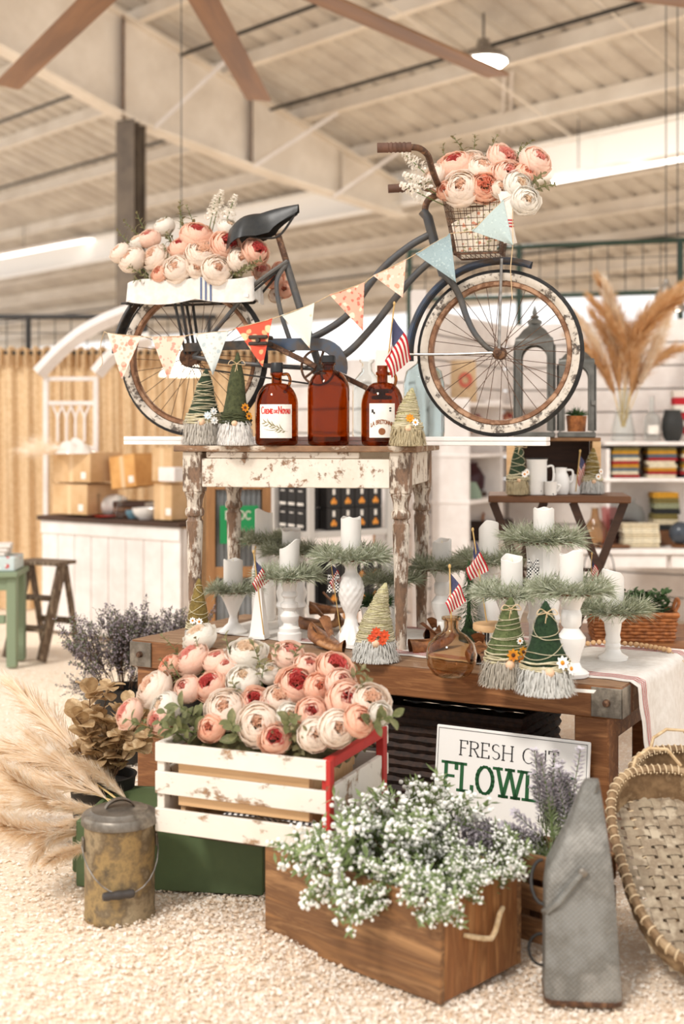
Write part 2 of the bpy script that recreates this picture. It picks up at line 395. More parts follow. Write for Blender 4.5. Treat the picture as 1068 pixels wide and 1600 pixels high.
# big ten-blade ceiling fan: the hub is above the frame
hub = at(260, -107, 7.3)
t = thing('ceiling_fan', 'huge brown many-bladed ceiling fan overhead', 'fan', hub)
part(t, 'hub', MB().lathe([(.001, -.12), (.18, -.11), (.24, -.04), (.24, .06), (.1, .1), (.06, .3), (.05, 2.6), (.001, 2.6)], 24), dark_steel)
bl = MB(); prof = [(-.11, .0), (-.07, .035), (0, .05), (.07, .03), (.11, -.01), (.05, -.005), (0, -.002), (-.06, -.004)]
n = len(prof); bvs = []
for r, k in ((.22, .8), (.6, 1.0), (3.7, 1.0), (3.75, .95)): bvs += [(r, a*k, b*k) for a, b in prof]
bl.add(bvs, [tuple(range(n-1, -1, -1)), tuple(range(3*n, 4*n))]+[(i*n+j, (i+1)*n+j, (i+1)*n+(j+1) % n, i*n+(j+1) % n) for i in range(3) for j in range(n)])
bme = bl.mesh('blade', mat('brown fan blade', (150,104,62), (120,80,46), 2, .4, .2, st=(.3,3,3)))
for k in range(11):
    o = put('blade', bme, t, rot=(.12, 0, math.radians(85.6+360/11*k)))

# ---------------------------------------------------------------- booth walls
Cx, Cy = 1.27, 9.9
def planks(name, A, B, h, n, m_, gap=.012, z0=0):
    A, B = Vector(A), Vector(B); back = MB(); d = (B-A).normalized(); nn = V(-d.y, d.x, 0)
    back.beam(A+V(0,0,h/2)+nn*.04, B+V(0,0,h/2)+nn*.04, .03, h); w_ = struct(name, back, m_)
    for i in range(n):
        q = MB(); q.beam(A+V(0,0,h*(i+.5)/n), B+V(0,0,h*(i+.5)/n), .02, h/n-gap, bev=.003); struct('plank', q, m_, w_)
    return w_
planks('wall_right', (Cx, Cy, 0), (Cx+2.3, Cy-1.15, 0), 2.2, 13, white_p)
planks('wall_back', (.56, 8.48, 0), (Cx, Cy, 0), 2.2, 13, white_p)
tm = MB(); tm.box((.5, 8.36, 1.15), (.1, .1, 2.3), b=.006); struct('trim_2', tm, white_p)
tm = MB(); tm.box((.27, 8.1, .95), (.12, .1, 1.9), b=.006); struct('trim_3', tm, white_p)
# wire panels on dark green pipe frames behind the booth
pipe_g = mat('dark green pipe', (36,58,44), rough=.45)
wire_k = mat('black wire', (44,42,40), rough=.5)
def pen(lab, A, B, z0, z1, nx, nz, posts, m_, rails):
    A, B = Vector(A), Vector(B); t = thing('pen_panel', lab, 'fence', (A.x, A.y, 0)); O = V(A.x, A.y, 0)
    for z in rails: part(t, 'rail', MB().tube([V(A.x, A.y, z)-O, V(B.x, B.y, z)-O], .022, 8), m_)
    for q in posts:
        P = lerp(A, B, q); part(t, 'post', MB().tube([V(P.x, P.y, 0)-O, V(P.x, P.y, z1)-O], .025, 8), m_)
    g = MB()
    for i in range(nx+1): P = lerp(A, B, i/nx); g.tube([V(P.x, P.y, z0)-O, V(P.x, P.y, z1)-O], .004, 4)
    for i in range(nz+1): z = lerp(z0, z1, i/nz); g.tube([V(A.x, A.y, z)-O, V(B.x, B.y, z)-O], .004, 4)
    part(t, 'wire_grid', g, wire_k, kind='stuff')
pen('dark green pipe frame with wire grid above the white plank wall', (.6, 11.4, 0), (4.2, 10.3, 0), 2.55, 3.0, 26, 3, (.0, .26, .62, 1), pipe_g, (2.55, 2.98))
pen('black wire panel rising behind the burlap curtain', (-4.2, 11.2, 0), (-1.1, 11.2, 0), 1.6, 2.4, 22, 5, (.05, .47, .8, .98), wire_k, (2.38,))

# burlap curtains
def curtain(A, B, h, np_, lab, seed):
    A, B = Vector(A), Vector(B); L = (B-A).length; d = (B-A)/L; nn = V(-d.y, d.x, 0); r = random.Random(seed); ph = r.uniform(0, 6)
    def pt(u, v):
        amp = .035*(.45+.55*(1-v)); w_ = u*np_*2*PI+ph+.6*math.sin(u*7+ph)
        z = h*v; q = A-A+d*(u*L)+nn*(amp*math.sin(w_)+.012*math.sin(2.3*w_+v*3)); q.z = z; return q
    t = thing('burlap_curtain', lab, 'curtain', A, group='burlap curtains')
    part(t, 'cloth', MB().grid(pt, int(np_*12), 8), burlap, ang=180)
    def hd(u, v):
        w_ = u*np_*4*PI+ph; q = d*(u*L)+nn*((.05 if .2 < v < .8 else .03)*math.sin(w_)-.01); q.z = h-.10+v*.15+.012*math.sin(w_*.7); return q
    part(t, 'ruffled_heading', MB().grid(hd, int(np_*20), 4), burlap, ang=180)
cb = [(-3.1, 'burlap curtain at the far left behind the green table'), (-2.2, 'burlap curtain behind the cardboard boxes and arched frame'), (-1.35, 'burlap curtain seen through the rear bicycle wheel')]
for i, (x, lab) in enumerate(cb): curtain((x, 9.95, 0), (x+.92, 9.95, 0), 1.98, (7, 8, 8)[i], lab, i)
single('curtain_rod', MB().tube([(-3.2, 9.95, 1.99), (-.4, 9.95, 1.99)], .014, 8), dark_steel, 'dark rod carrying the burlap curtains', 'rod')
# ================================================================ LETTERING: strokes with optional slab serifs
def arc(cx, cy, rx, ry, a0, a1, n=8): return [(cx+rx*math.cos(math.radians(lerp(a0, a1, i/n))), cy+ry*math.sin(math.radians(lerp(a0, a1, i/n)))) for i in range(n+1)]
GL = {
 'A': (.7, [[(0,0),(.35,1)], [(.35,1),(.7,0)], [(.13,.36),(.57,.36)]]),
 'B': (.6, [[(.08,0),(.08,1)], [(.08,1)]+arc(.3,.76,.24,.24,90,-90)+[(.08,.52)], [(.08,.52)]+arc(.32,.26,.26,.26,90,-90)+[(.08,0)]]),
 'C': (.72, [arc(.4,.5,.36,.5,48,312,14)]), 'D': (.7, [[(.08,0),(.08,1)], [(.08,1)]+arc(.28,.5,.38,.5,90,-90,10)+[(.08,0)]]),
 'E': (.58, [[(.08,0),(.08,1)], [(.08,1),(.52,1),(.52,.84)], [(.08,.5),(.42,.5)], [(.08,0),(.54,0),(.54,.17)]]),
 'F': (.56, [[(.08,0),(.08,1)], [(.08,1),(.52,1),(.52,.8)], [(.08,.5),(.42,.5)]]),
 'H': (.74, [[(.08,0),(.08,1)], [(.66,0),(.66,1)], [(.08,.5),(.66,.5)]]),
 'L': (.56, [[(.08,0),(.08,1)], [(.08,0),(.52,0),(.52,.2)]]),
 'M': (.86, [[(.08,0),(.08,1)], [(.08,1),(.43,.25)], [(.43,.25),(.78,1)], [(.78,1),(.78,0)]]),
 'N': (.76, [[(.08,0),(.08,1)], [(.08,1),(.68,0)], [(.68,0),(.68,1)]]),
 'O': (.76, [arc(.38,.5,.33,.5,0,360,18)]),
 'R': (.68, [[(.08,0),(.08,1)], [(.08,1)]+arc(.32,.76,.26,.24,90,-90)+[(.08,.52)], [(.3,.52),(.62,0)]]),
 'S': (.6, [arc(.3,.75,.23,.25,35,270,9)+arc(.3,.25,.24,.25,90,-145,9)]),
 'T': (.64, [[(.32,0),(.32,1)], [(.02,.82),(.02,1),(.62,1),(.62,.82)]]),
 'U': (.74, [[(.08,1),(.08,.32)]+arc(.37,.3,.29,.3,180,360,8)+[(.66,1)]]),
 'W': (1.05, [[(.02,1),(.28,0)], [(.28,0),(.52,1)], [(.52,1),(.78,0)], [(.78,0),(1.03,1)]]),
 'Y': (.68, [[(0,1),(.34,.48)], [(.68,1),(.34,.48)], [(.34,.48),(.34,0)]]),
 'P': (.62, [[(.08,0),(.08,1)], [(.08,1)]+arc(.3,.74,.26,.26,90,-90)+[(.08,.48)]]),
 'l': (.3, [[(.12,0),(.12,1)]]), 'c': (.5, [arc(.25,.3,.2,.3,40,320,8)]), 'u': (.55, [[(.08,.6),(.08,.15),(.2,0),(.35,.05),(.44,.2)], [(.44,.6),(.44,0)]]),
 '`': (.0, [[(-.42,1.28),(-.24,1.1)]]), ' ': (.38, []), '.': (.4, [[(.2,.28),(.2,.44)]]),
}
def text(m, s, x, z, h, sw, wid=None, serif=0, caps=None, warp=None, mi=0, y=0, sp=.12, thin=1):
    """flat lettering in the xz plane; warp maps (x, z) to a 3-D point; caps = size factor per letter"""
    caps = caps or [1]*len(s); tot = sum((GL[c][0]+(sp if GL[c][0] else 0))*k for c, k in zip(s, caps)); hx = (wid/tot) if wid else h
    fn = warp or (lambda a, b: (a, y, b)); cx = x
    def quad(a, b, wd):
        dx, dz = b[0]-a[0], b[1]-a[1]; L = math.hypot(dx, dz) or 1e-6; nx, nz = -dz/L*wd/2, dx/L*wd/2; ex, ez = dx/L*wd*.35, dz/L*wd*.35
        m.add([fn(a[0]-nx-ex, a[1]-nz-ez), fn(b[0]-nx+ex, b[1]-nz+ez), fn(b[0]+nx+ex, b[1]+nz+ez), fn(a[0]+nx-ex, a[1]+nz-ez)], [(0,1,2,3)], None, mi)
    for c, k in zip(s, caps):
        w_, st = GL[c]
        for pl in st:
            P = [(cx+p[0]*hx*k, z+p[1]*h*k) for p in pl]
            for a, b in zip(P, P[1:]):
                vert = abs(b[1]-a[1]) > abs(b[0]-a[0])*1.2
                quad(a, b, sw if vert else sw*thin)
            if serif:
                for e, f in ((0, 1), (-1, -2)):
                    if abs(pl[e][1]-pl[f][1]) > abs(pl[e][0]-pl[f][0])*1.2 and (pl[e][1] < .02 or pl[e][1] > .98) and len(pl) < 4:
                        q = P[e]; quad((q[0]-serif*hx*k, q[1]), (q[0]+serif*hx*k, q[1]), sw*.7)
        cx += (w_+(sp if w_ else 0))*hx*k
    return m

# ================================================================ LOW WORKBENCH
BF = V(-.793, 4.82, 0); BA = math.atan2(-.90, 1.648); BW, BD, BZ = 1.878, .78, .60
BM = TR(BF) @ RZ(BA)
def bench(x, y, z=BZ): return BM @ V(x, y, z)
bn = thing('workbench', 'low brown butcher block workbench with metal corner plates', 'bench', BF, BA)
for i in range(6):
    part(bn, 'top_board', MB().box((BW/2, BD*(i+.5)/6, BZ-.05), (BW, BD/6-.002, .1), b=.004), bench_top if i else bench_wood)
top = MB().box((BW/2, BD/12, BZ+.0005), (BW-.004, BD/6-.004, .002)); part(bn, 'worn_top_face', top, bench_top)
for x in (.07, BW-.1):
    for y in (.07, BD-.07): part(bn, 'leg', MB().box((x, y, (BZ-.1)/2), (.11, .11, BZ-.1), b=.005), bench_wood)
for y in (.07, BD-.07): part(bn, 'rail', MB().box((BW/2, y, .10), (BW-.3, .04, .08), b=.004), dark_wood)
for x in (.07, BW-.1):
    for z in (.43, .12): part(bn, 'end_rail', MB().box((x, BD/2, z), (.04, BD-.25, .08), b=.004), bench_wood)
for x, sg in ((.045, -1), (BW-.045, 1)):
    pl = part(bn, 'corner_plate', MB().box((x, -.002, BZ-.05), (.1, .006, .092), b=.002).box((x+sg*.047, .04, BZ-.05), (.006, .09, .092), b=.002), galv)
    part(pl, 'bolt', MB().lathe([(.001, .016), (.01, .014), (.012, .008), (.012, 0)], 12, TR(x, -.004, BZ-.05) @ RX(PI/2)), rust)
# dark wicker hampers on the ground under the bench
wick = mat('dark wicker', (62,40,28), (36,24,18), 40, .7, bump=.4)
wick_o = mat('honey wicker', (178,110,58), (130,76,38), 40, .65, bump=.3)
def wicker_box(name, lab, cat, M, L, D, H, m_, nst=9, rows=14, taper=.9, grp=None):
    t = thing(name, lab, cat, M=M, group=grp)
    for i in range(rows):
        z = H*(i+.5)/rows; k = lerp(taper, 1, z/H); pts = []
        n = 4*nst
        for q in range(n):
            a = q/nst; e = int(a); f = a-e; hx, hy = L/2*k, D/2*k; o = .004*(1 if (q+i) % 2 else -1)
            P = [(lerp(-hx, hx, f), -hy-o), (hx+o, lerp(-hy, hy, f)), (lerp(hx, -hx, f), hy+o), (-hx-o, lerp(hy, -hy, f))][e]
            pts.append((P[0], P[1], z))
        part(t, 'woven_row', MB().tube(pts, H/rows*.52, 5, closed=True), m_)
    part(t, 'floor_panel', MB().box((0, 0, .01), (L*taper*.98, D*taper*.98, .02)), m_)
    rim = MB(); pts = []
    for e in range(4):
        for f in (0, .33, .67):
            hx, hy = L/2+.004, D/2+.004; pts.append([(lerp(-hx, hx, f), -hy, H), (hx, lerp(-hy, hy, f), H), (lerp(hx, -hx, f), hy, H), (-hx, lerp(hy, -hy, f), H)][e])
    part(t, 'rim', rim.tube(pts, .011, 6, closed=True), m_); return t
for i, (x, lab) in enumerate(((.58, 'dark wicker hamper under the bench behind the white crate'), (1.18, 'dark wicker hamper under the bench behind the lettered sign'))):
    wicker_box('wicker_hamper', lab, 'hamper', TR(bench(x, .36, .0)) @ RZ(BA), (.50, .62)[i], .38, .42, wick, 11, 14, .94, 'hampers under the bench')
wicker_box('wicker_basket', 'small honey wicker basket tucked beneath the right end of the bench', 'basket', TR(bench(BW-.26, .33, .0)) @ RZ(BA), .2, .24, .3, wick_o, 8, 11)

# ================================================================ CHIPPY SIDE TABLE ON THE BENCH
e2 = V(.479, .8776, 0)
UA = math.radians(-12); UO = V(-.561, 4.73, BZ)+e2*.03; UM = TR(UO) @ RZ(UA); UL, UD, UH = .775, .50, .733
def utop(x, y): return UM @ V(x, y, UH)
ut = thing('side_table', 'old table with flaking white paint and turned legs standing on the bench', 'table', UO, UA)
for i in range(5):
    part(ut, 'top_board', MB().box((UL/2, -.055+(UD+.11)*(i+.5)/5, UH-.011), (UL+.13, (UD+.11)/5-.003, .022), b=.003), chippy('worn top %d' % i, (206,190,170), (150,112,80), (112,84,60), .55, 10, (.5,2,1)))
legm = MB().box((0, 0, UH-.022-.075), (.072, .072, .15), b=.004)
legm.lathe([(.001, 0), (.019, 0), (.02, .02), (.024, .2), (.030, .42), (.032, .452), (.027, .458), (.026, .468), (.034, .474), (.036, .486), (.033, .498), (.028, .504), (.03, .53), (.034, .545), (.038, .556), (.034, .566), (.03, .57)], 14)
lme = legm.mesh('leg', chip_leg)
for x in (0, UL):
    for y in (0, UD): put('leg', lme, ut, (x, y, 0))
def apron(name, c, d): part(ut, name, MB().box(c, d, b=.003), chip_white)
apron('apron', (UL/2, -.02, UH-.10), (UL-.07, .018, .105)); apron('apron', (UL/2, UD+.02, UH-.085), (UL-.07, .018, .12))
apron('apron', (-.02, UD/2, UH-.085), (.018, UD-.07, .12)); apron('apron', (UL+.02, UD/2, UH-.085), (.018, UD-.07, .12))
part(ut, 'apron_strip', MB().box((UL*.44, -.022, UH-.034), (UL*.74, .02, .022), b=.003), chip_white)
# ---- plank the bicycle stands on
BKA = math.atan2(-.32, 1.156); PKM = TR(0, 4.82, 1.333) @ RZ(BKA)
pk = thing('plank', 'long double white board lying across the table under the bicycle', 'plank', M=PKM)
for z in (.008, .0245): part(pk, 'board', MB().box((-.05, .01, z), (1.64, .13, .0155), b=.002), white_p)

# ================================================================ CRATES AND BOXES IN FRONT
tk = thing('green_chest', 'dark green painted wooden chest under the slatted crate', 'chest', (-.81, 3.9, 0), math.radians(-8))
TL, TD, TH = .58, .40, .20
part(tk, 'front_panel', MB().box((TL/2, .01, TH/2), (TL, .02, TH), b=.003), chip_green)
part(tk, 'back_panel', MB().box((TL/2, TD-.01, TH/2), (TL, .02, TH), b=.003), chip_green)
for x in (.01, TL-.01): part(tk, 'end_panel', MB().box((x, TD/2, TH/2), (.02, TD-.04, TH), b=.003), chip_green)
part(tk, 'lid', MB().box((TL/2, TD/2, TH-.008), (TL-.04, TD-.04, .014), b=.003), chip_green)
part(tk, 'end_cleat', MB().box((-.012, .06, .11), (.024, .06, .16), b=.006), chip_green)

CO = V(-.527, 3.65, .25); CA = math.atan2(-.21, .494); CL, CDp, CHh = .537, .43, .253
CM = TR(CO) @ RZ(CA)
single('riser_board', MB().box((.16, .26, -.0245), (.24, .3, .047), b=.003), dark_wood, 'dark board between the green chest and the slatted crate', 'board', M=CM)
cr = thing('slatted_crate', 'white slatted wooden crate with red end frame full of peonies', 'crate', CO, CA)
slz = ((.0335, .067), (.1395, .063), (.226, .054))
for z, h in slz:
    sm = MB().box((CL/2, -.006, z), (CL, .012, h), b=.002).mesh('slat', chip_crate)
    put('slat', sm, cr); put('slat', sm, cr, (0, CDp+.012, 0))
for x in (.012, CL-.012):
    red = x > .1
    for y in (.016, CDp-.016): part(cr, 'corner_post', MB().box((x, y, CHh/2), (.024, .032, CHh), b=.002), chip_red if red else chip_crate, 'red painted post' if red else None)
    part(cr, 'end_top_rail', MB().box((x, CDp/2, CHh-.014), (.024, CDp-.064, .028), b=.002), chip_red if red else chip_crate, 'red painted rail' if red else None)
    part(cr, 'end_panel', MB().box((x, CDp/2, .09), (.016, CDp-.066, .165), b=.002), chip_crate)
for x in (CL-.002,): part(cr, 'red_corner_strip', MB().box((x+.003, -.004, CHh/2), (.014, .022, CHh+.004), b=.002), chip_red)
part(cr, 'bottom_board', MB().box((CL/2, CDp/2, .006), (CL-.05, CDp, .012)), pale_wood)
ib = thing('inner_box', 'plain pale wooden box inside the slatted crate', 'box', M=CM @ TR(.06, .022, .014))
for y in (0, .31):
    for z, h in ((.175, .07), (.075, .032)): part(ib, 'board', MB().box((.205, y, z), (.41, .014, h), b=.002), pale_wood)
for x in (.008, .402): part(ib, 'end_board', MB().box((x, .155, .105), (.016, .295, .2), b=.002), pale_wood)
part(ib, 'base', MB().box((.205, .155, .006), (.38, .29, .01)), pale_wood)
gm = mat('gingham cloth', (238,234,228), rough=.9); N = gm.node_tree.nodes; ck = N.new('ShaderNodeTexChecker'); ck.inputs['Scale'].default_value = 110
ck.inputs[1].default_value = lin((240,236,230)); ck.inputs[2].default_value = lin((60,60,64)); tcn = N.new('ShaderNodeTexCoord')
gm.node_tree.links.new(tcn.outputs['Object'], ck.inputs[0]); gm.node_tree.links.new(ck.outputs[0], N['Principled BSDF'].inputs['Base Color'])
gg = MB().grid(lambda u, v: (.2+.28*u, .018+.022*v, .07+.018*math.sin(u*9)*v-.014*abs(u-.5)), 14, 3)
single('gingham_cloth', gg, gm, 'black and white gingham cloth showing through the crate slats', 'cloth', M=CM)

XO = V(-.212, 3.508, 0); XA = math.atan2(-.418, .45); XL, XD, XH = .614, .339, .25; XM = TR(XO) @ RZ(XA)
xb = thing('planter_box', 'brown plywood box with rope handle holding the white flowers', 'box', XO, XA)
part(xb, 'front_panel', MB().box((XL/2, .009, XH/2), (XL, .018, XH), b=.003), box_wood)
part(xb, 'back_panel', MB().box((XL/2, XD-.009, XH/2), (XL, .018, XH), b=.003), box_wood)
endw = wood('end panel wood', (164,108,60), (122,76,40), 'z', 4, .6, (180,128,78))
for x in (.009, XL-.009): part(xb, 'end_panel', MB().box((x, XD/2, XH/2), (.018, XD-.037, XH-.003), b=.003), endw)
part(xb, 'bottom_panel', MB().box((XL/2, XD/2, .02), (XL-.04, XD-.04, .016)), box_wood)
part(xb, 'soil', MB().box((XL/2, XD/2, .18), (XL-.04, XD-.04, .02)), mat('dark moss', (52,50,34), (34,34,24), 30, .95, bump=.5))
rp = MB().tube([(XL, .09, .145), (XL+.012, .10, .142), (XL+.022, .14, .128), (XL+.026, .17, .12), (XL+.024, .19, .132), (XL+.02, .215, .17), (XL+.014, .235, .175), (XL-.002, .25, .165)], [.005, .0065, .007, .007, .007, .007, .0065, .006], 8)
part(xb, 'rope_handle', rp, twine, 'pale rope handle')

# crate behind for the lavender
lc = thing('lavender_crate', 'rough slatted crate beside the plywood box holding lavender', 'crate', (.44, 3.50, 0), math.radians(-42))
for y in (0, .15):
    for z in (.05, .135, .22): part(lc, 'slat', MB().box((.13, y, z), (.26, .014, .065), b=.003), box_wood)
for x in (0, .26):
    for z in (.05, .135, .22): part(lc, 'end_slat', MB().box((x, .075, z), (.014, .136, .065), b=.003), box_wood)
    for y in (.018, .132): part(lc, 'corner_post', MB().box((x+(.016 if x < .1 else -.016), y, .127), (.018, .022, .25)), dark_wood)

# ================================================================ LIDDED CAN
cp = V(-.635, 3.66, 0); cn = thing('lidded_can', 'stained galvanised can with lid and wire bail', 'can', cp, .3)
part(cn, 'body', MB().lathe([(.001, .0), (.098, .0), (.101, .004), (.101, .014), (.099, .018), (.1, .27), (.102, .275), (.102, .283), (.099, .286), (.001, .286)], 36), galv_rust)
part(cn, 'lid', MB().lathe([(.107, .270), (.109, .272), (.109, .290), (.104, .297), (.085, .302), (.08, .308), (.03, .314), (.001, .315)], 36), galv, 'grey domed lid')
part(cn, 'lid_handle', MB().grid(lambda u, v: ((u-.5)*.085, (v-.5)*.026, .312+.026*math.sin(PI*u)**.6), 10, 2).grid(lambda u, v: ((u-.5)*.085, (v-.5)*.026, .309+.024*math.sin(PI*u)**.6), 10, 2), galv)
bail = [(.103*math.cos(a), 0, .215) for a in ()]
bp_ = []
for i in range(15):
    a = lerp(0, PI, i/14); bp_.append((.108*math.cos(a), -.108*math.sin(a)-.004, .215-.115*math.sin(a)))
Mb = RZ(.05)
bw = part(cn, 'wire_bail', MB().tube([Mb @ V(*q) for q in bp_], .0022, 6), silver)
gr = MB().lathe([(.006, -.045), (.011, -.042), (.013, -.03), (.011, -.02), (.012, -.008), (.0135, 0), (.012, .008), (.011, .02), (.013, .03), (.011, .042), (.006, .045)], 12, Mb @ TR(-.024, -.114, .102) @ RY(PI/2))
part(bw, 'wood_grip', gr, mat('black wood grip', (60,54,50), rough=.5))
for sg in (-1, 1): part(cn, 'ear', MB().box((sg*.103, 0, .215), (.008, .03, .04), b=.003), galv)

# ================================================================ SIGN
SA = BA; SM = TR(.29, 4.165, .055) @ RZ(SA) @ RX(math.radians(-7)); SL, SH = .519, .372
sg_ = thing('lettered_sign', 'white FRESH CUT FLOWERS sign leaning on the bench', 'sign', M=SM)
part(sg_, 'board', MB().box((SL/2, .006, SH/2), (SL, .012, SH), b=.003), mat('enamel white', (240,236,230), rough=.3))
fr = MB()
for a, b in (((.009,.009),(SL-.009,.009)), ((.009,SH-.009),(SL-.009,SH-.009)), ((.009,.009),(.009,SH-.009)), ((SL-.009,.009),(SL-.009,SH-.009))):
    fr.beam((a[0], -.0005, a[1]), (b[0], -.0005, b[1]), .001, .0016, up=(0,1,0) if a[0] == b[0] else (0,0,1))
part(sg_, 'border_line', fr, black_ink)
part(sg_, 'lettering', text(MB(), 'FRESH CUT', .085, SH-.088, .046, .0046, .34, .09, y=-.0012, thin=.55), black_ink, 'black serif lettering FRESH CUT')
part(sg_, 'lettering', text(MB(), 'FLOWERS', .034, SH-.2, .084, .0125, .462, .17, y=-.0012, thin=.7), green_ink, 'green slab lettering FLOWERS')
part(sg_, 'lettering', text(text(MB(), 'lccl .', .07, SH-.262, .022, .003, None, 0, y=-.0012), 'lull', .36, SH-.262, .02, .003, None, 0, y=-.0012), black_ink, 'small black lettering')
part(sg_, 'foot_block', MB().box((SL/2, .012, -.026), (SL*.8, .05, .05)), dark_wood)

# ================================================================ COAL SCUTTLE
emb = mat('embossed grey steel', (132,131,126), [(112,109,102), (146,143,136)], 6, .55, .25, det=5)
nt = emb.node_tree; N = nt.nodes; L = nt.links; tcn = N.new('ShaderNodeTexCoord'); mp = N.new('ShaderNodeMapping'); mp.inputs['Rotation'].default_value = (0, math.radians(45), 0)
wv = [N.new('ShaderNodeTexWave') for _ in (0, 1)]; wv[0].bands_direction = 'X'; wv[1].bands_direction = 'Z'
L.new(tcn.outputs['Object'], mp.inputs[0]); mm = N.new('ShaderNodeMath'); mm.operation = 'MAXIMUM'
for k in (0, 1): wv[k].inputs['Scale'].default_value = 36; L.new(mp.outputs[0], wv[k].inputs[0]); L.new(wv[k].outputs['Fac'], mm.inputs[k])
bpn = N.new('ShaderNodeBump'); bpn.inputs['Strength'].default_value = .55; bpn.inputs['Distance'].default_value = .003
L.new(mm.outputs[0], bpn.inputs['Height']); L.new(bpn.outputs[0], N['Principled BSDF'].inputs['Normal'])
def loft(m, secs, n=36, e=3.2, cap=True, M=None):
    vs = []
    for z, xl, xr, dp, yo in secs:
        for k in range(n):
            a = 2*PI*k/n; c, s_ = math.cos(a), math.sin(a)
            q = (abs(c)**e+abs(s_)**e)**(-1/e); vs.append(((xl+xr)/2+c*q*(xr-xl)/2, yo+s_*q*dp/2, z))
    fs = [(i*n+k, i*n+(k+1) % n, (i+1)*n+(k+1) % n, (i+1)*n+k) for i in range(len(secs)-1) for k in range(n)]
    if cap: fs += [tuple(range(n-1, -1, -1)), tuple(range((len(secs)-1)*n, len(secs)*n))]
    return m.add(vs, fs, M)
so = V(.592, 3.17, 0); st_ = thing('coal_scuttle', 'tall grey embossed metal coal scuttle standing beside the plywood box', 'scuttle', so, math.radians(-6))
part(st_, 'body', loft(MB(), [(.0, -.088, .088, .15, 0), (.006, -.093, .094, .156, 0), (.02, -.094, .093, .156, 0), (.26, -.091, .078, .15, .0), (.31, -.084, .073, .14, .003), (.345, -.066, .069, .128, .006), (.40, -.038, .062, .10, .012), (.46, -.014, .054, .07, .018), (.505, .004, .047, .045, .024), (.518, .012, .045, .03, .026)], e=9), emb, ang=40)
part(st_, 'folded_lip', MB().grid(lambda u, v: (lerp(-.015, .04, u)+.006*v, .014-.03*v+.014*math.sin(u*PI), lerp(.455, .52, u)-.012*v), 6, 3), galv)
part(st_, 'base_hoop', loft(MB(), [(-.004, -.093, .094, .158, 0), (.003, -.0955, .0965, .161, 0), (.009, -.095, .095, .159, 0)], e=7), rust)
hs = part(st_, 'handle_strap', MB().tube([(-.004, -.076, .318), (-.03, -.084, .29), (-.06, -.085, .25), (-.085, -.07, .222), (-.094, -.04, .21)], [.008, .009, .009, .0085, .007], 6), emb)
part(hs, 'rivet', MB().sphere((-.002, -.078, .32), .012, 10, 6, (1, .5, 1)), galv)
ring = MB().tube([(-.094+(-.03*math.sin(a)), -.02+.03*math.cos(a), .275+.045*math.cos(a)) for a in [PI*i/8 for i in range(9)]], .0045, 6)
part(st_, 'side_ring', ring, dark_steel)
part(st_, 'side_ring', MB().tube([(-.094-.035*math.sin(PI*i/8), .0+.03*math.cos(PI*i/8), .10+.028*math.cos(PI*i/8)) for i in range(9)], .004, 6), dark_steel)

# ================================================================ SPLINT BASKETS LEANING AT THE RIGHT
splint = mat('grey splint', (160,144,120), [(136,118,96), (182,166,142)], 14, .7, 0, .2, (1,1,1), det=6)
splint_d = mat('brown splint', (140,112,80), [(112,86,58), (166,140,106)], 14, .7, 0, .3, det=6)
def splint_basket(M, lab):
    t = thing('splint_basket', lab, 'basket', M=M, group='splint baskets'); WW, LL, DP = .36, .64, .085
    def outl(a, k=1, e=2.7):
        c, s_ = math.cos(a), math.sin(a); q = (abs(c)**e+abs(s_)**e)**(-1/e); return c*q*WW/2*k, LL/2+s_*q*LL/2*k
    def span(fix, horiz):                                   # clip a strip to the base outline
        e = 2.7; kk = .93
        f = abs((fix if not horiz else fix-LL/2)/((WW/2 if not horiz else LL/2)*kk))
        if f >= 1: return None
        q = (1-f**e)**(1/e); return (-WW/2*kk*q, WW/2*kk*q) if horiz else (LL/2-LL/2*kk*q, LL/2+LL/2*kk*q)
    sp = .034; sw = .0235
    def strip(fix, horiz, par):
        s_ = span(fix, horiz)
        if not s_ or s_[1]-s_[0] < .03: return
        n = max(4, int((s_[1]-s_[0])/sp*2)); m = MB()
        def pt(u, v):
            q = lerp(s_[0], s_[1], u); o = (v-.5)*sw; z = .0028*math.cos((q if horiz else q-LL/2)/sp*PI+par*PI)
            return (q, fix+o, z) if horiz else (fix+o, q, z)
        part(t, 'splint', m.grid(pt, n, 1), splint, smooth=True, ang=180)
    for i in range(-4, 5): strip(i*sp, False, i)
    for j in range(-8, 9): strip(LL/2+j*sp, True, j+1)
    def wall(u, v):
        a = 2*PI*u; k = lerp(.92, 1.0, v); x, y = outl(a, k); n_ = .0022*math.sin(u*2*PI*44+int(v*5.99)*PI); return (x*(1+n_*4), y+n_, DP*v-.002)
    part(t, 'side_wall', MB().grid(wall, 176, 6), splint_d, ang=180)
    N_ = 64; rim = [(*outl(2*PI*i/N_, 1.01), DP) for i in range(N_)]
    part(t, 'rim', MB().tube(rim, .0115, 7, closed=True), splint_d)
    wr = MB()
    for i in range(0, N_, 1):
        x, y = outl(2*PI*(i+.5)/N_, 1.01); x2, y2 = outl(2*PI*(i+.8)/N_, 1.01); d = V(x2-x, y2-y, 0).normalized(); nn = V(-d.y, d.x, 0)
        wr.tube([V(x, y, DP)+nn*.0135*math.cos(b)+V(0,0,.0135*math.sin(b))+d*.01*b/6 for b in [2*PI*k/8 for k in range(9)]], .0022, 4)
    part(t, 'rim_lashing', wr, mat('pale lashing', (216,192,156), rough=.8) if 'pale lashing' not in MATS else MATS['pale lashing'], kind='stuff')
    part(t, 'loop_handle', MB().tube([(-.07, LL+.0, DP), (-.06, LL+.02, DP+.03), (-.02, LL+.035, DP+.05), (.03, LL+.03, DP+.05), (.07, LL+.005, DP+.01)], .005, 6), twine)
def lean(o, tilt, rz): return TR(o) @ RZ(rz) @ RX(tilt)
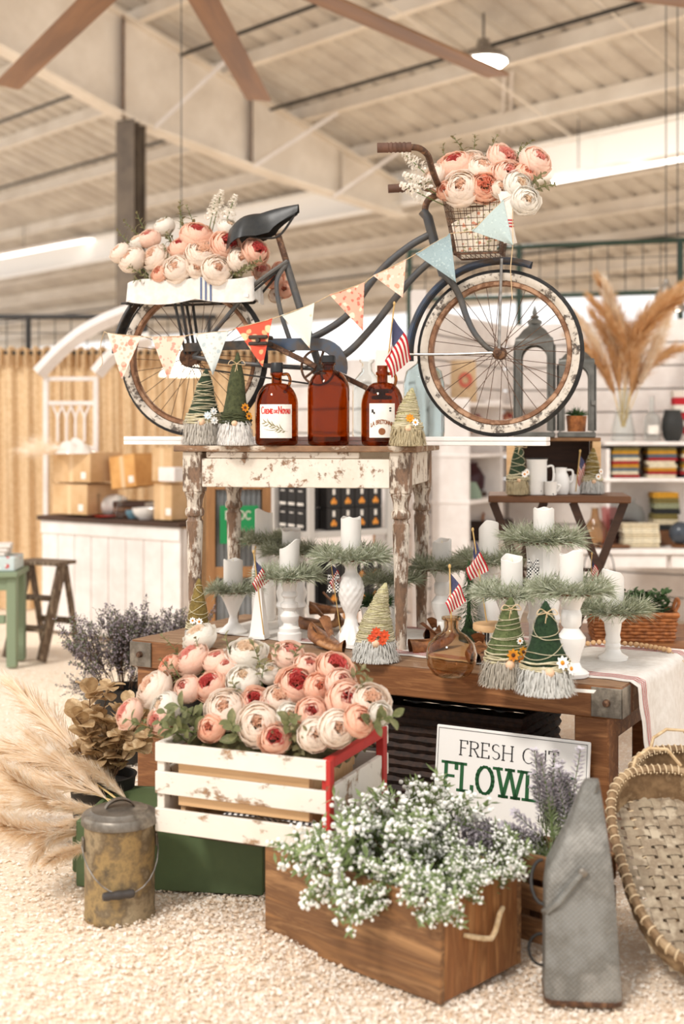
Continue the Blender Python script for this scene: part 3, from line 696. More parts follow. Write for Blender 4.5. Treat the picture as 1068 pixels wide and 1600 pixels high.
splint_basket(lean((.93, 3.14, .02), math.radians(31), math.radians(4)), 'long grey splint basket leaning at the right with open woven bottom')
splint_basket(lean((1.01, 3.34, .02), math.radians(32), math.radians(2)), 'splint basket half hidden behind the other at the right edge')
# ================================================================ BICYCLE
KM = TR(0, 4.82, 1.365) @ RZ(BKA); KI = KM.inverted()
bnx, bny = -math.sin(BKA), math.cos(BKA)
def Bw(px, py, off=0):                       # photo point on the bicycle's own plane (off = across the bicycle, - is near)
    k = (px-HX)/F; d = (bny*4.82+off)/(k*bnx+bny); return at(px, py, d)
def B(px, py, off=0): return KI @ Bw(px, py, off)
def Bl(pts, off=0): return [B(a, b, off if len(c) == 0 else c[0]) for a, b, *c in pts]
def smooth_path(P, n=6):
    P = [Vector(p) for p in P]; out = []
    for i in range(len(P)-1):
        p0, p1, p2, p3 = P[max(i-1, 0)], P[i], P[i+1], P[min(i+2, len(P)-1)]
        for k in range(n):
            t = k/n; out.append(.5*((2*p1)+(p2-p0)*t+(2*p0-5*p1+4*p2-p3)*t*t+(3*p1-p0-3*p2+p3)*t**3))
    return out+[P[-1]]
bk = thing('bicycle', 'old grey blue step-through bicycle standing on the white plank', 'bicycle', M=KM)
FH = B(780, 552); RH = B(302, 558); WR = .305
FH.z = RH.z = WR
def wheel(name, hub, seed):
    M = TR(hub) @ RX(PI/2); R0 = WR
    rim = MB().lathe([(R0-.058, -.016), (R0-.046, -.017), (R0-.042, -.013), (R0-.046, -.008), (R0-.06, 0), (R0-.046, .008), (R0-.042, .013), (R0-.046, .017), (R0-.058, .016), (R0-.062, .006), (R0-.062, -.006), (R0-.058, -.016)], 64, M)
    w_ = part(bk, name, rim, rimrust, 'rusty rim with worn whitewall tyre')
    part(w_, 'tire', MB().lathe([(R0-.014, -.0205), (R0-.006, -.016), (R0-.001, -.008), (R0, 0), (R0-.001, .008), (R0-.006, .016), (R0-.014, .0205)], 64, M, cap=False), rubber)
    for s_ in (-1, 1): part(w_, 'whitewall', MB().lathe([(R0-.042, s_*.015), (R0-.034, s_*.0195), (R0-.024, s_*.022), (R0-.014, s_*.0206)], 64, M, cap=False), whitewall)
    part(w_, 'hub', MB().lathe([(.006, -.055), (.008, -.045), (.012, -.035), (.024, -.03), (.024, -.025), (.013, -.02), (.013, .02), (.024, .025), (.024, .03), (.012, .035), (.008, .045), (.006, .055)], 16, M), rust)
    r = random.Random(seed); sme = None
    for i in range(32):
        a = 2*PI*i/32; da = (.75 if i % 4 < 2 else -.75); y = .027 if i % 2 else -.027
        p0 = V(.021*math.cos(a+da), y, .021*math.sin(a+da)); p1 = V((R0-.06)*math.cos(a), 0, (R0-.06)*math.sin(a))
        if sme is None: sme = MB().tube([(0,0,0), (0,0,1)], .0013, 5).mesh('spoke', rust)
        d = p1-p0; o = put('spoke', sme, w_, M=TR(hub+p0) @ d.to_track_quat('Z', 'Y').to_matrix().to_4x4() @ SC(1, 1, d.length))
    return w_
wheel('front_wheel', FH, 1); wheel('rear_wheel', RH, 2)
def fender(hub, r0, a0, a1, wd, m_, tail=False):
    def pt(u, v):
        a = math.radians(lerp(a0, a1, u)); q = (v-.5)*2; r_ = r0-.02*abs(q)**2.2
        return (hub.x+r_*math.cos(a), q*wd/2, hub.z+r_*math.sin(a))
    def pt2(u, v):
        p = pt(u, v); c = V(hub.x, p[1], hub.z); d = (V(*p)-c); return c+d*(1-.004/d.length)
    return MB().grid(pt, 40, 8).grid(pt2, 40, 8)
part(bk, 'front_fender', fender(FH, .350, 184, 70, .062, bike_paint), bike_blue)
part(bk, 'rear_fender', fender(RH, .345, 176, 42, .06, bike_paint), bike_dark)
TB = .0135
fm = MB()
fm.tube(smooth_path(Bl([(672, 366), (640, 384), (604, 413), (575, 447), (545, 490), (510, 516), (470, 536), (452, 545)])), TB, 10)     # upper sweep
fm.tube(smooth_path(Bl([(682, 400), (650, 428), (618, 465), (585, 507), (550, 545), (520, 566), (500, 576)])), TB, 10)              # lower sweep
fm.tube(Bl([(446, 408), (468, 480), (500, 576)]), .0145, 10)                                                                      # seat tube
fm.tube(Bl([(660, 330), (668, 340), (686, 410)]), .0185, 12)                                                                      # head tube
fm.tube(Bl([(493, 576, -.03), (507, 576, .035)]), .024, 12)
for o_ in (-.05, .05):
    fm.tube(smooth_path(Bl([(302, 558, o_), (360, 566, o_*.9), (430, 572, o_*.6), (500, 576, o_*.3)])), .009, 8)                    # chain stays
    fm.tube(smooth_path(Bl([(449, 410, o_*.2), (432, 440, o_*.8), (438, 486, o_), (452, 530, o_), (458, 548, o_*.6)])), .009, 8)
    fm.tube(smooth_path(Bl([(302, 558, o_), (350, 500, o_), (397, 446, o_), (449, 408, o_*.3)])), .009, 8)                          # seat stays
part(bk, 'frame', fm, bike_paint)
fk = MB()
for o_ in (-.045, .045):
    fk.tube(smooth_path(Bl([(692, 428, o_*.5), (704, 440, o_), (718, 464, o_), (728, 494, o_), (742, 522, o_), (762, 544, o_), (780, 552, o_)])), [.0145-.0055*i/36 for i in range(37)], 10)
fk.tube(Bl([(686, 410), (692, 430)]), .017, 10)
part(bk, 'fork', fk, bike_paint)
part(bk, 'fender_stay', MB().tube(Bl([(783, 404, -.03), (779, 548, -.047)]), .0055, 8), silver)
part(bk, 'fender_stay', MB().tube(Bl([(630, 554, -.034), (700, 554, -.042), (778, 551, -.05)]), .005, 8), silver)
part(bk, 'axle_nut', MB().lathe([(.016, 0), (.016, .012), (.007, .014), (.007, .024), (.001, .024)], 6, TR(FH+V(0, -.05, 0)) @ RX(PI/2)), rust)
# stem, bars, grips
def loc(px, py, d): return KI @ at(px, py, d)
sm = part(bk, 'handlebar_stem', MB().tube(smooth_path([B(672, 352), B(664, 330), B(668, 314), B(680, 306), B(693, 300)]), [.0125]*24+[.015], 10), rust)
hb = MB().tube(smooth_path([loc(640, 230, 4.364), loc(655, 232, 4.37), loc(668, 243, 4.41), loc(674, 262, 4.50), loc(683, 286, 4.62), B(693, 300), loc(690, 303, 4.82), loc(684, 306, 4.95), loc(674, 298, 5.05), loc(657, 292, 5.07)]), .0112, 10)
hp = part(bk, 'handlebar', hb, rust)
for a, b in ((loc(589, 231, 4.364), loc(642, 230, 4.364)), (loc(606, 295, 5.07), loc(659, 292, 5.07))):
    n = 26; P = [lerp(a, b, i/n) for i in range(n+1)]
    part(hp, 'grip', MB().tube(P, [.017+.0018*math.sin(i*1.9)*(.3 < i/n < .9) for i in range(n+1)], 10), mat('brown rubber grip', (104,72,56), (84,58,44), 20, .7) if 'brown rubber grip' not in MATS else MATS['brown rubber grip'])
# saddle
A = B(362, 362); C_ = B(466, 324)
dx = (C_-A); Ls = dx.length
def hw(u): return [.066, .096, .100, .086, .062, .044, .033, .027, .021, .013][int(u*9)]*(1-(u*9-int(u*9)))+[.066, .096, .100, .086, .062, .044, .033, .027, .021, .013, .013][int(u*9)+1]*(u*9-int(u*9))
def sad(u, v, k=1, dz=0):
    q = (v-.5)*2; h = hw(min(u, .999))*k; top = .016*math.sin(u*PI)+.012+.02*math.sin(PI*min(1, u*2.2))*(1-u)
    drop = (lerp(.10, .085, u) if u < .62 else lerp(.085, .03, ((u-.62)/.38)**.8))*k
    p = A+dx*u; return (p.x, q*h, p.z+top-drop*abs(q)**2.6+dz)
sd_ = part(bk, 'saddle', MB().grid(lambda u, v: sad(u, v), 18, 14).grid(lambda u, v: sad(.03+.94*u, v, .93, -.006), 18, 14), leather, 'black leather saddle', ang=180)
sp_ = MB(); P = B(432, 372)
for o_ in (-.025, .025): sp_.tube(smooth_path([B(385, 368, o_*1.6), B(410, 372, o_), B(436, 368, o_), B(460, 336, o_*.3)]), .0045, 6)
for o_ in (-.05, .05): sp_.tube([B(384, 352, o_)+V(.014*math.cos(k*1.2), .012*math.sin(k*1.2), -.0018*k) for k in range(26)], .003, 5)
part(sd_, 'saddle_spring', sp_, dark_steel)
part(bk, 'seat_post', MB().tube(Bl([(434, 366), (448, 412)]), .0125, 10).tube(Bl([(445, 404, -.022), (445, 404, .022)]), .012, 8), rust)
# chain guard, ring, cranks, chain
gp = [(404, 531), (505, 530)]+[(505+44*math.cos(math.radians(a)), 574-44*math.sin(math.radians(a))) for a in range(80, -20, -12)]
gi = [(505+25*math.cos(math.radians(a)), 574-25*math.sin(math.radians(a))) for a in range(-10, 90, 12)]+[(500, 549), (404, 549)]
poly = [B(a, b) for a, b in gp+gi]
part(bk, 'chain_guard', MB().prism([(p.x, p.z) for p in poly], .014, TR(0, -.06, 0)), bike_blue)
part(bk, 'chain_guard_rear', MB().prism([(p.x, p.z) for p in [B(a, b) for a, b in ((298, 538), (404, 533), (404, 547), (298, 551))]], .012, TR(0, -.06, 0)), bike_dark)
bb = B(503, 575); cm = MB()
cm.lathe([(.062, -.003), (.07, -.003), (.07, .003), (.062, .003), (.062, -.003)], 32, TR(bb+V(0, -.05, 0)) @ RX(PI/2))
for k in range(5): a = 2*PI*k/5; cm.tube([bb+V(.012*math.cos(a), -.05, .012*math.sin(a)), bb+V(.064*math.cos(a), -.05, .064*math.sin(a))], .005, 6)
part(bk, 'chainring', cm, rust)
chn = MB().tube([bb+V(0, -.05, .066), RH+V(0, -.05, .036)], .0035, 5).tube([bb+V(0, -.05, -.066), RH+V(0, -.05, -.036)], .0035, 5); part(bk, 'chain', chn, dark_steel)
part(bk, 'sprocket', MB().lathe([(.02, -.003), (.038, -.002), (.038, .002), (.02, .003)], 20, TR(RH+V(0, -.05, 0)) @ RX(PI/2)), rust)
pe = B(424, 536); dv = V(pe.x-bb.x, 0, pe.z-bb.z)
for sg in (1, -1):
    ca = part(bk, 'crank_arm', MB().beam(bb+V(0, -.075*sg, 0), bb+dv*sg*.92+V(0, -.085*sg, 0), .012, .02, bev=.003), rust)
    c = bb+dv*sg+V(0, -.125*sg, 0)
    part(ca, 'pedal', MB().box(c+V(0, 0, .012), (.075, .075, .014), b=.004).box(c-V(0, 0, .012), (.075, .075, .014), b=.004).tube([c+V(0, .05*sg, 0), c-V(0, .04*sg, 0)], .008, 8), mat('grimy pedal', (70,58,48), (44,38,34), 20, .7) if 'grimy pedal' not in MATS else MATS['grimy pedal'])
# rear rack
rk = MB(); zr = B(290, 474).z
for o_ in (-.06, .06):
    rk.tube([V(B(200, 474).x, o_, zr), V(B(388, 474).x, o_, zr)], .005, 6)
    rk.tube([V(B(282, 474).x, o_, zr), RH+V(-.012, o_*.85, .012)], .006, 6); rk.tube([V(B(292, 474).x, o_, zr), RH+V(.006, o_*.85, .012)], .006, 6)
    rk.tube([V(B(388, 474).x, o_, zr), B(447, 412, o_*.3)], .005, 6)
for q in (205, 245, 290, 335, 380): rk.tube([V(B(q, 474).x, -.06, zr), V(B(q, 474).x, .06, zr)], .0045, 6)
part(bk, 'rear_rack', rk, dark_steel)

# ---- linen-lined trough on the rack
xa, xb_ = B(194, 470, -.085).x, B(392, 466, -.085).x; zt = B(290, 436, -.085).z; zb = zr+.007; cxm = (xa+xb_)/2
TRM = KM @ TR(cxm, 0, zb); hl = (xb_-xa)/2; ht = zt-zb
tr_ = thing('linen_trough', 'white linen covered trough on the rear rack of the bicycle', 'planter', M=TRM)
def clo(u, v, o=0):
    a = 2*PI*u; e = 7; c, s_ = math.cos(a), math.sin(a); q = (abs(c)**e+abs(s_)**e)**(-1/e)
    wv_ = 1+.012*math.sin(a*9+1)*v+.008*math.sin(a*17); k = 1.0+.02*(1-v)
    return ((hl+o)*c*q*wv_*k, (.085+o)*s_*q*wv_*k, ht*v-.018*(1-v)*abs(math.sin(a*3.1+.7))+.006*math.sin(a*8)*v)
bd = part(tr_, 'linen_cover', MB().grid(clo, 96, 6), linen, ang=180)
part(tr_, 'trough_floor', MB().box((0, 0, .008), (hl*1.9, .16, .012)), white_p)
for u0 in (.785, .796, .807, .585, .6): part(bd, 'blue_stripe', MB().grid(lambda u, v: clo(u0+(u-.5)*.0042, .02+.96*v, .0022), 1, 6), blue_thread)
part(tr_, 'moss_fill', MB().grid(lambda u, v: ((u-.5)*hl*1.85, (v-.5)*.15, ht*.75+.05*math.sin(PI*u)**.4*math.sin(PI*v)**.5), 12, 6), mat('fill moss', (104,96,62), (72,68,44), 40, .95, bump=.5))

# ---- wire basket on the handlebars
wb = thing('wire_basket', 'rusty wire basket of peonies hung in front of the handlebars', 'basket', M=KM)
def corner(px, py, o): return B(px, py, o)
TLn, TRn, BLn, BRn = corner(691, 311, -.1), corner(787, 303, -.1), corner(707, 396, -.1), corner(777, 393, -.1)
ztp, zbt = (TLn.z+TRn.z)/2, (BLn.z+BRn.z)/2
def bpt(u, v, w_):                            # u along, v across -1..1, w height
    x = lerp(lerp(BLn.x, BRn.x, u), lerp(TLn.x, TRn.x, u), w_); return V(x, v*lerp(.075, .105, w_), lerp(zbt, ztp, w_))
rimm = MB()
for w_ in (0, 1): rimm.tube([bpt(0, -1, w_), bpt(1, -1, w_), bpt(1, 1, w_), bpt(0, 1, w_)], .0035, 6, closed=True)
part(wb, 'rim_wire', rimm, rust)
g = MB()
for i in range(10):
    u = i/9
    for v in (-1, 1): g.tube([bpt(u, v, 0), bpt(u, v, 1)], .0014, 4)
    g.tube([bpt(u, -1, 0), bpt(u, 1, 0)], .0014, 4)
    vv = -1+2*u
    for q in (0, 1): g.tube([bpt(q, vv, 0), bpt(q, vv, 1)], .0014, 4)
for j in range(1, 8):
    w_ = j/8; g.tube([bpt(0, -1, w_), bpt(1, -1, w_), bpt(1, 1, w_), bpt(0, 1, w_)], .0014, 4, closed=True)
part(wb, 'wire_grid', g, rust, kind='stuff')
part(wb, 'hook', MB().tube([bpt(.05, 0, 1), B(686, 303)], .004, 6).tube([bpt(0, .4, 1), B(686, 303)], .004, 6), rust)
# floral lining cloth inside and striped towel over the edge
flo = spots('rose print', (246,232,212), (222,150,120), (172,168,120), 42, .26)
ln = MB().grid(lambda u, v: bpt(.06+.88*u, -.86+.03*math.sin(u*9+v*4), .05+.9*v*(.55+.45*u)), 10, 8)
single('lining_cloth', ln, flo, 'floral print cloth lining the wire basket', 'cloth', M=KM, ang=180)
def tow(u, v):
    p0 = B(lerp(783, 800, u), 0, -.115); t_ = v; x = lerp(B(776, 300, -.115).x, B(783, 300, -.115).x, 0)+u*.045+.03*t_+.006*math.sin(u*7+t_*5)
    return (x, -.115-.01*math.sin(u*PI*2)*t_-.008*math.sin(t_*3), ztp+.01-t_*.185+.01*math.sin(t_*PI))
tw = thing('striped_towel', 'white towel with red stripes hanging from the wire basket', 'towel', M=KM)
tc_ = part(tw, 'cloth', MB().grid(tow, 6, 14), linen, ang=180)
s3 = MB()
for q in (.60, .655, .71): s3.grid(lambda u, v: V(*tow(u, q+.024*v))+V(0, -.0015, 0), 6, 2)
part(tc_, 'red_stripe', s3, red_thread)

# ---- bunting
bu = thing('bunting', 'string of printed cotton pennants strung along the bicycle', 'bunting', M=KM)
PN = [((168,521),(220,526),(191,592), spots('pink rose print', (234,212,192), (220,140,118), (228,176,152), 26, .36), 'cream pennant with pink roses'),
      ((237,527),(289,525),(262,592), spots('peach bloom print', (232,198,176), (222,166,140), (214,150,132), 30, .34), 'peach flowered pennant'),
      ((304,522),(357,517),(332,586), spots('grey script print', (208,212,206), (178,188,188), (192,190,178), 34, .26), 'pale grey printed pennant'),
      ((369,513),(425,498),(410,573), spots('red bloom print', (216,84,60), (240,196,150), (238,170,120), 20, .3), 'red pennant with cream flowers'),
      ((440,493),(491,474),(484,545), spots('pale dot print', (208,212,200), (226,190,160), (194,202,194), 34, .18), 'pale grey green pennant'),
      ((515,461),(569,442),(567,517), spots('coral leaf print', (224,164,140), (240,210,180), (196,110,90), 30, .3), 'coral flowered pennant'),
      ((583,431),(634,406),(629,465), spots('blush sprig print', (230,190,168), (208,150,122), (238,214,190), 36, .28), 'blush sprigged pennant'),
      ((649,397),(703,365),(712,441), spots('blue tick print', (152,170,172), (172,188,188), (138,158,164), 70, .25), 'dusty blue pennant'),
      ((737,361),(786,312),(801,383), spots('aqua print', (176,190,186), (188,200,194), (168,182,178), 60, .25), 'pale aqua pennant')]
OFF = [-.13, -.13, -.135, -.15, -.12, -.10, -.10, -.12, -.125]
sp = [B(163, 518, -.10)]
for (a, b, c, m_, lab), o_ in zip(PN, OFF):
    A, B_, C_ = B(*a, o_), B(*b, o_), B(*c, o_-.01); sp += [A, B_]
    def tri(u, v):
        e = lerp(A, B_, u); q = lerp(e, C_, v); return q+V(0, .008*math.sin(u*PI*1.5+a[0])*(v+.2)*(1-v*.5), 0)
    pn = part(bu, 'pennant', MB().grid(tri, 6, 8).grid(lambda u, v: tri(1-u, v)+V(0, .0012, 0), 6, 8), m_, lab, ang=180)
    part(pn, 'hem', MB().tube([A, lerp(A, B_, .5)+V(0, .004, -.001), B_], .0022, 5), m_)
sp += [B(800, 305, -.12), B(801, 380, -.13), B(797, 420, -.12), B(800, 468, -.11)]
part(bu, 'string', MB().tube(sp, .0016, 5), twine)
part(bu, 'string_tail', MB().tube(smooth_path([sp[0], B(157, 540, -.10), B(160, 566, -.10), B(155, 575, -.1)]), .0014, 5), twine)
# ================================================================ PEONIES
def petal(m, r, Rr, az, half, p0, p1, flare, M=None, nu=4, nv=5):
    """a cupped patch of a shell of radius Rr from polar angle p0 to p1 (0 = stalk)"""
    ph = r.uniform(0, 6); am = r.uniform(.02, .05)
    def pt(u, v):
        q = (u-.5)*2; wv = half*(.35+.85*math.sin(PI*min(.5, .62*v)))*1.0; a = az+q*wv; pol = lerp(p0, p1-.30*q*q*v, v)
        R_ = Rr*(1+flare*v*v+am*math.sin(ph+q*4+v*3)*v-.05*q*q)
        return (R_*math.sin(pol)*math.cos(a), R_*math.sin(pol)*math.sin(a), -R_*math.cos(pol))
    m.grid(pt, nu, nv, M)
def peony_mesh(seed, kind):
    r = random.Random(seed); out = MB(); hrt = MB()
    if kind == 'open': lay = [(1.04, 6, .66, .3, 1.72, .10), (.98, 6, .64, .4, 1.92, .03), (.93, 6, .64, .5, 2.08, .0), (.88, 6, .62, .6, 2.2, -.02)]; inner = [(.82, 6, .6, .8, 2.3), (.76, 6, .6, .9, 2.4), (.69, 6, .62, 1.0, 2.5), (.61, 5, .66, 1.2, 2.6)]
    else: lay = [(1.02, 6, .68, .3, 1.95, .05), (.97, 6, .66, .4, 2.2, .0), (.93, 6, .64, .5, 2.36, -.02), (.885, 6, .62, .6, 2.48, -.02), (.84, 5, .64, .8, 2.58, -.02)]; inner = [(.79, 5, .64, 1.0, 2.66), (.73, 5, .66, 1.2, 2.74), (.66, 5, .7, 1.3, 2.82)]
    for Rr, n, hf, p0, p1, fl_ in lay:
        ph = r.uniform(0, 6)
        for k in range(n): petal(out, r, Rr*r.uniform(.97, 1.03), ph+2*PI*k/n+r.uniform(-.12, .12), hf*r.uniform(.95, 1.2), p0, p1+r.uniform(-.22, .1), fl_+r.uniform(-.03, .04))
    for Rr, n, hf, p0, p1 in inner:
        ph = r.uniform(0, 6)
        for k in range(n): petal(hrt if (Rr, n, hf, p0, p1) == inner[-1] and kind == 'open' else out, r, Rr*r.uniform(.95, 1.05), ph+2*PI*k/n, hf, p0, p1+r.uniform(-.15, .08), .03, None, 3, 4)
    for k in range(26):                                     # ruffled centre
        q = .42*r.random()**.6; a = r.uniform(0, 6.28); z = .66-.4*q*q
        petal(hrt, r, .2, r.uniform(0, 6), 1.0, .7, 2.1, .3, TR(q*math.cos(a), q*math.sin(a), z-.12) @ RZ(a) @ RY(q*1.2), 3, 3)
    return out, hrt
def pmat(n, a, b): return mat(n, a, b, 26, .7, tl=.42)
PM = {'cream': (pmat('cream petals', (252,243,232), (248,232,216)), pmat('cream heart', (249,226,204), (244,208,182))),
      'blush': (pmat('blush petals', (252,231,214), (249,215,195)), pmat('blush heart', (242,182,166), (236,158,144))),
      'coral': (pmat('coral petals', (252,226,206), (249,208,183)), pmat('crimson heart', (206,74,78), (224,118,106))),
      'peach': (pmat('peach petals', (251,218,194), (247,200,172)), pmat('peach heart', (242,176,146), (236,156,126))),
      'white': (pmat('white petals', (250,246,238), (242,234,222)), pmat('ivory heart', (248,232,210), (244,218,190)))}
PME = {}
for ci, c in enumerate(PM):
    for k in range(3):
        o_, h_ = peony_mesh(100*ci+k, 'open' if k == 1 else 'bowl')
        PME[c, k] = (o_.mesh('petals', PM[c][0], ang=180), h_.mesh('heart', PM[c][1], ang=180))
calyx = MB().lathe([(.001, -1.12), (.16, -1.08), (.34, -.98), (.5, -.84), (.44, -.82), (.2, -.9)], 10); calyx.tube([(0,0,-1.05), (.05,0,-1.9)], .07, 6)
calyx = calyx.mesh('calyx', stem_g)
def face_dir(d, roll=0): return Vector(d).to_track_quat('Z', 'Y').to_matrix().to_4x4() @ RZ(roll)
PCOUNT = {}
def place_peonies(items, where, group, center, seed):
    """items: (world point, colour, radius); the blossom looks away from the bouquet centre"""
    r = random.Random(seed); xs_ = sorted(p.x for p, c, s in items); lo_, hi_ = xs_[0], xs_[-1]; zs = [p.z for p, c, s in items]; zl, zh = min(zs), max(zs)
    CN = {'coral': 'coral crimson-hearted', 'blush': 'blush pink', 'peach': 'peach', 'cream': 'cream', 'white': 'white'}; labs = []
    items = sorted(items, key=lambda q: q[0].x)
    for p, c, s in items:
        f = (p.x-lo_)/(hi_-lo_+1e-6); h = (p.z-zl)/(zh-zl+1e-6)
        hor = ['far left', 'left', 'middle', 'right', 'far right'][min(4, int(f*5))]; ver = ['lowest', 'middle', 'top'][min(2, int(h*3))]
        labs.append('%s peony, %s row, %s of the %s' % (CN[c], ver, hor, where))
    for i, (p, c, s) in enumerate(items):
        n_ = labs.count(labs[i]); lab = labs[i]
        if n_ > 1: k_ = labs[:i].count(lab); lab += ', '+(('left one', 'right one') if n_ == 2 else ('leftmost one', 'second one', 'third one', 'fourth one'))[k_]
        d = (p-center); d.y -= .10; d.z += .05; d.normalize(); d += V(r.uniform(-.25, .25), -.45, r.uniform(-.1, .35))
        M = TR(p) @ face_dir(d, r.uniform(0, 6)) @ SC(s, s, s*.92)
        t = thing('peony', lab, 'flower', M=M, group=group); a, b = PME[c, r.randrange(3)]
        put('petals', a, t); put('heart', b, t); put('calyx', calyx, t)
# leafy sprigs
def leaf_mesh(m, M, L, W_, fold=.25, curl=.2):
    def pt(u, v): q = (v-.5)*2; w_ = W_*math.sin(PI*min(1, u*.96+.02))**.75; return (L*u, q*w_/2, fold*abs(q)*w_/2-curl*L*u*u)
    m.grid(pt, 5, 2, M)
def sprig_mesh(seed, n=14, L=.14, lf=.032, m_=olive_leaf, sm=stem_g, wd=.5):
    r = random.Random(seed); st = MB(); lv = MB(); P = []
    bx, by = r.uniform(-.25, .25), r.uniform(-.25, .25)
    for i in range(8): t = i/7; P.append(V(bx*L*t*t, by*L*t*t, L*t))
    st.tube(P, [.0022*(1-.6*i/7) for i in range(8)], 5)
    for i in range(n):
        t = .22+.8*i/n; k = min(6.99, t*7); q = lerp(P[int(k)], P[min(7, int(k)+1)], k-int(k)); s = lf*r.uniform(.7, 1.15)*(1.05-.35*t)
        leaf_mesh(lv, TR(q) @ RZ(i*2.4+r.uniform(-.3, .3)) @ RY(-r.uniform(.2, .95)), s, s*wd)
    return st.mesh('stem', sm), lv.mesh('leaves', m_, ang=180)
ORD = ['first', 'second', 'third', 'fourth', 'fifth', 'sixth', 'seventh', 'eighth', 'ninth', 'tenth', 'eleventh', 'twelfth', 'thirteenth', 'fourteenth', 'fifteenth']
SPR = [sprig_mesh(40+k) for k in range(4)]
BIG = [sprig_mesh(60+k, 9, .15, .055, mat('broad green leaf', (128,128,84), [(100,104,64), (156,150,110)], 14, .6, tl=.25) if 'broad green leaf' not in MATS else MATS['broad green leaf'], stem_g, .62) for k in range(2)]
def place_sprigs(items, lab, group, center, seed, kinds=SPR, sc_=1.0):
    r = random.Random(seed)
    for i, p in enumerate(sorted(items, key=lambda q: q.x)):
        d = (p-center); d.normalize(); d += V(r.uniform(-.3, .3), -.3, r.uniform(0, .5)); d.normalize(); s = r.uniform(.85, 1.15)*sc_
        t = thing('foliage_sprig', '%s, %s from the left' % (lab, ORD[i]), 'foliage', M=TR(p-d*.07*s) @ face_dir(d, r.uniform(0, 6)) @ SC(s, s, s), group=group); a, b = r.choice(kinds)
        put('stem', a, t); put('leaves', b, t)
def stock_mesh(seed):
    r = random.Random(seed); m = MB()
    for i in range(34):
        t = i/33; a = i*2.4; q = V(.018*(1.1-t)*math.cos(a), .018*(1.1-t)*math.sin(a), .02+.10*t)
        for k in range(3): leaf_mesh(m, TR(q) @ RZ(a+r.uniform(-.8, .8)) @ RY(-r.uniform(-.3, 1.0)), .017*(1.15-.6*t), .015, .2, .3)
    return m.mesh('florets', MATS['white petals'], ang=180)
STK = stock_mesh(3)
def place_stock(items, lab, group, center):
    for i, p in enumerate(sorted(items, key=lambda q: q.x)):
        d = (p-center).normalized()+V(0, -.2, .5)
        t = thing('stock_stem', '%s, %s from the left' % (lab, ORD[i]), 'flower', M=TR(p) @ face_dir(d), group=group); put('florets', STK, t); part(t, 'stem', MB().tube([(0,0,-.08), (0,0,.1)], .002, 5), stem_g)

# ---- the crate bouquet
def crate_pt(zx, zy):
    px, py = 170+zx/2.322, 960+zy/2.322; fd = 3.65-(px-245)/270*.21; v = max(0, min(1, (zy-70)/360))
    return at(px, py, fd+.03+(1-v)*.34)
CB = [(328,78,'white',105),(300,160,'blush',112),(218,185,'peach',78),(70,360,'blush',92),(160,270,'cream',120),(205,340,'white',100),(395,172,'blush',92),(370,258,'coral',104),
      (285,272,'blush',88),(490,243,'white',108),(425,347,'cream',126),(372,412,'peach',84),(500,140,'white',122),(528,312,'coral',84),(545,402,'cream',126),(603,452,'coral',92),(620,308,'cream',98),
      (685,256,'coral',124),(650,150,'blush',100),(738,360,'coral',98),(655,368,'white',76),(745,438,'cream',96),(825,415,'cream',104),(820,195,'coral',112),(862,312,'coral',118),(908,386,'peach',92),
      (950,318,'cream',112),(842,252,'blush',92),(757,268,'peach',86),(722,190,'blush',86),(430,195,'blush',84),(180,385,'blush',78),(985,360,'white',64),(585,215,'white',70),(590,330,'blush',70)]
cc = CM @ V(CL*.48, CDp*.55, .16)
items = [(crate_pt(x, y), c, s*.5/2.322*3.75/F*1.22) for x, y, c, s in CB]
place_peonies(items, 'crate bouquet', 'peonies in the slatted crate', cc, 1)
place_sprigs([crate_pt(*q) for q in ((235,215),(250,130),(560,185),(620,200),(545,240),(875,225),(675,440),(690,470),(330,165),(440,160),(640,185),(900,300),(460,290),(260,250))], 'olive green leaf sprig among the crate peonies', 'leaf sprigs in the crate bouquet', cc, 2)
place_sprigs([crate_pt(*q) for q in ((260,395),(300,420),(320,370),(140,410),(460,430),(240,430),(640,420),(970,390))], 'broad green leaf sprig drooping over the crate rim', 'broad leaf sprigs on the crate rim', cc, 3, BIG)
fm_ = MB().grid(lambda u, v: (CL*(.06+.88*u), CDp*(.06+.88*v), .20+.12*math.sin(PI*u)**.5*math.sin(PI*v)**.5+.012*math.sin(u*40)*math.sin(v*37)), 20, 16)
single('moss_mound', fm_, MATS['fill moss'], 'mound of dull moss under the crate peonies', 'moss', M=CM, kind='stuff', ang=180)

# ---- rear trough bouquet
def rear_pt(zx, zy, far=False):
    px, py = 160+zx/3.3375, 200+zy/3.3375; v = max(0, min(1, (zy-480)/270)); return Bw(px, py, (.12 if far else lerp(.05, -.075, v)))
RB = [(92,650,'cream',92),(155,688,'cream',118),(270,672,'cream',116),(490,562,'coral',142),(408,625,'coral',104),(522,658,'cream',142),(645,612,'coral',132),(597,742,'cream',130),(390,738,'cream',124),(300,762,'peach',76),
      (715,690,'cream',104),(800,642,'coral',116),(322,512,'white',92),(245,575,'blush',96),(655,520,'white',88),(490,738,'cream',80),(180,590,'white',74)]
FB = [(830,748,'blush',84),(900,790,'peach',92),(948,842,'peach',80),(905,872,'cream',70),(925,735,'peach',72)]
rc = Bw(295, 445, .0)
place_peonies([(rear_pt(x, y), c, s*.5/3.3375*4.9/F*1.26) for x, y, c, s in RB], 'rear bicycle trough', 'peonies on the bicycle rack', rc, 5)
place_peonies([(rear_pt(x, y, True), c, s*.5/3.3375*4.95/F*1.2) for x, y, c, s in FB], 'seat post bunch', 'peonies behind the seat post', Bw(430, 440, .2), 6)
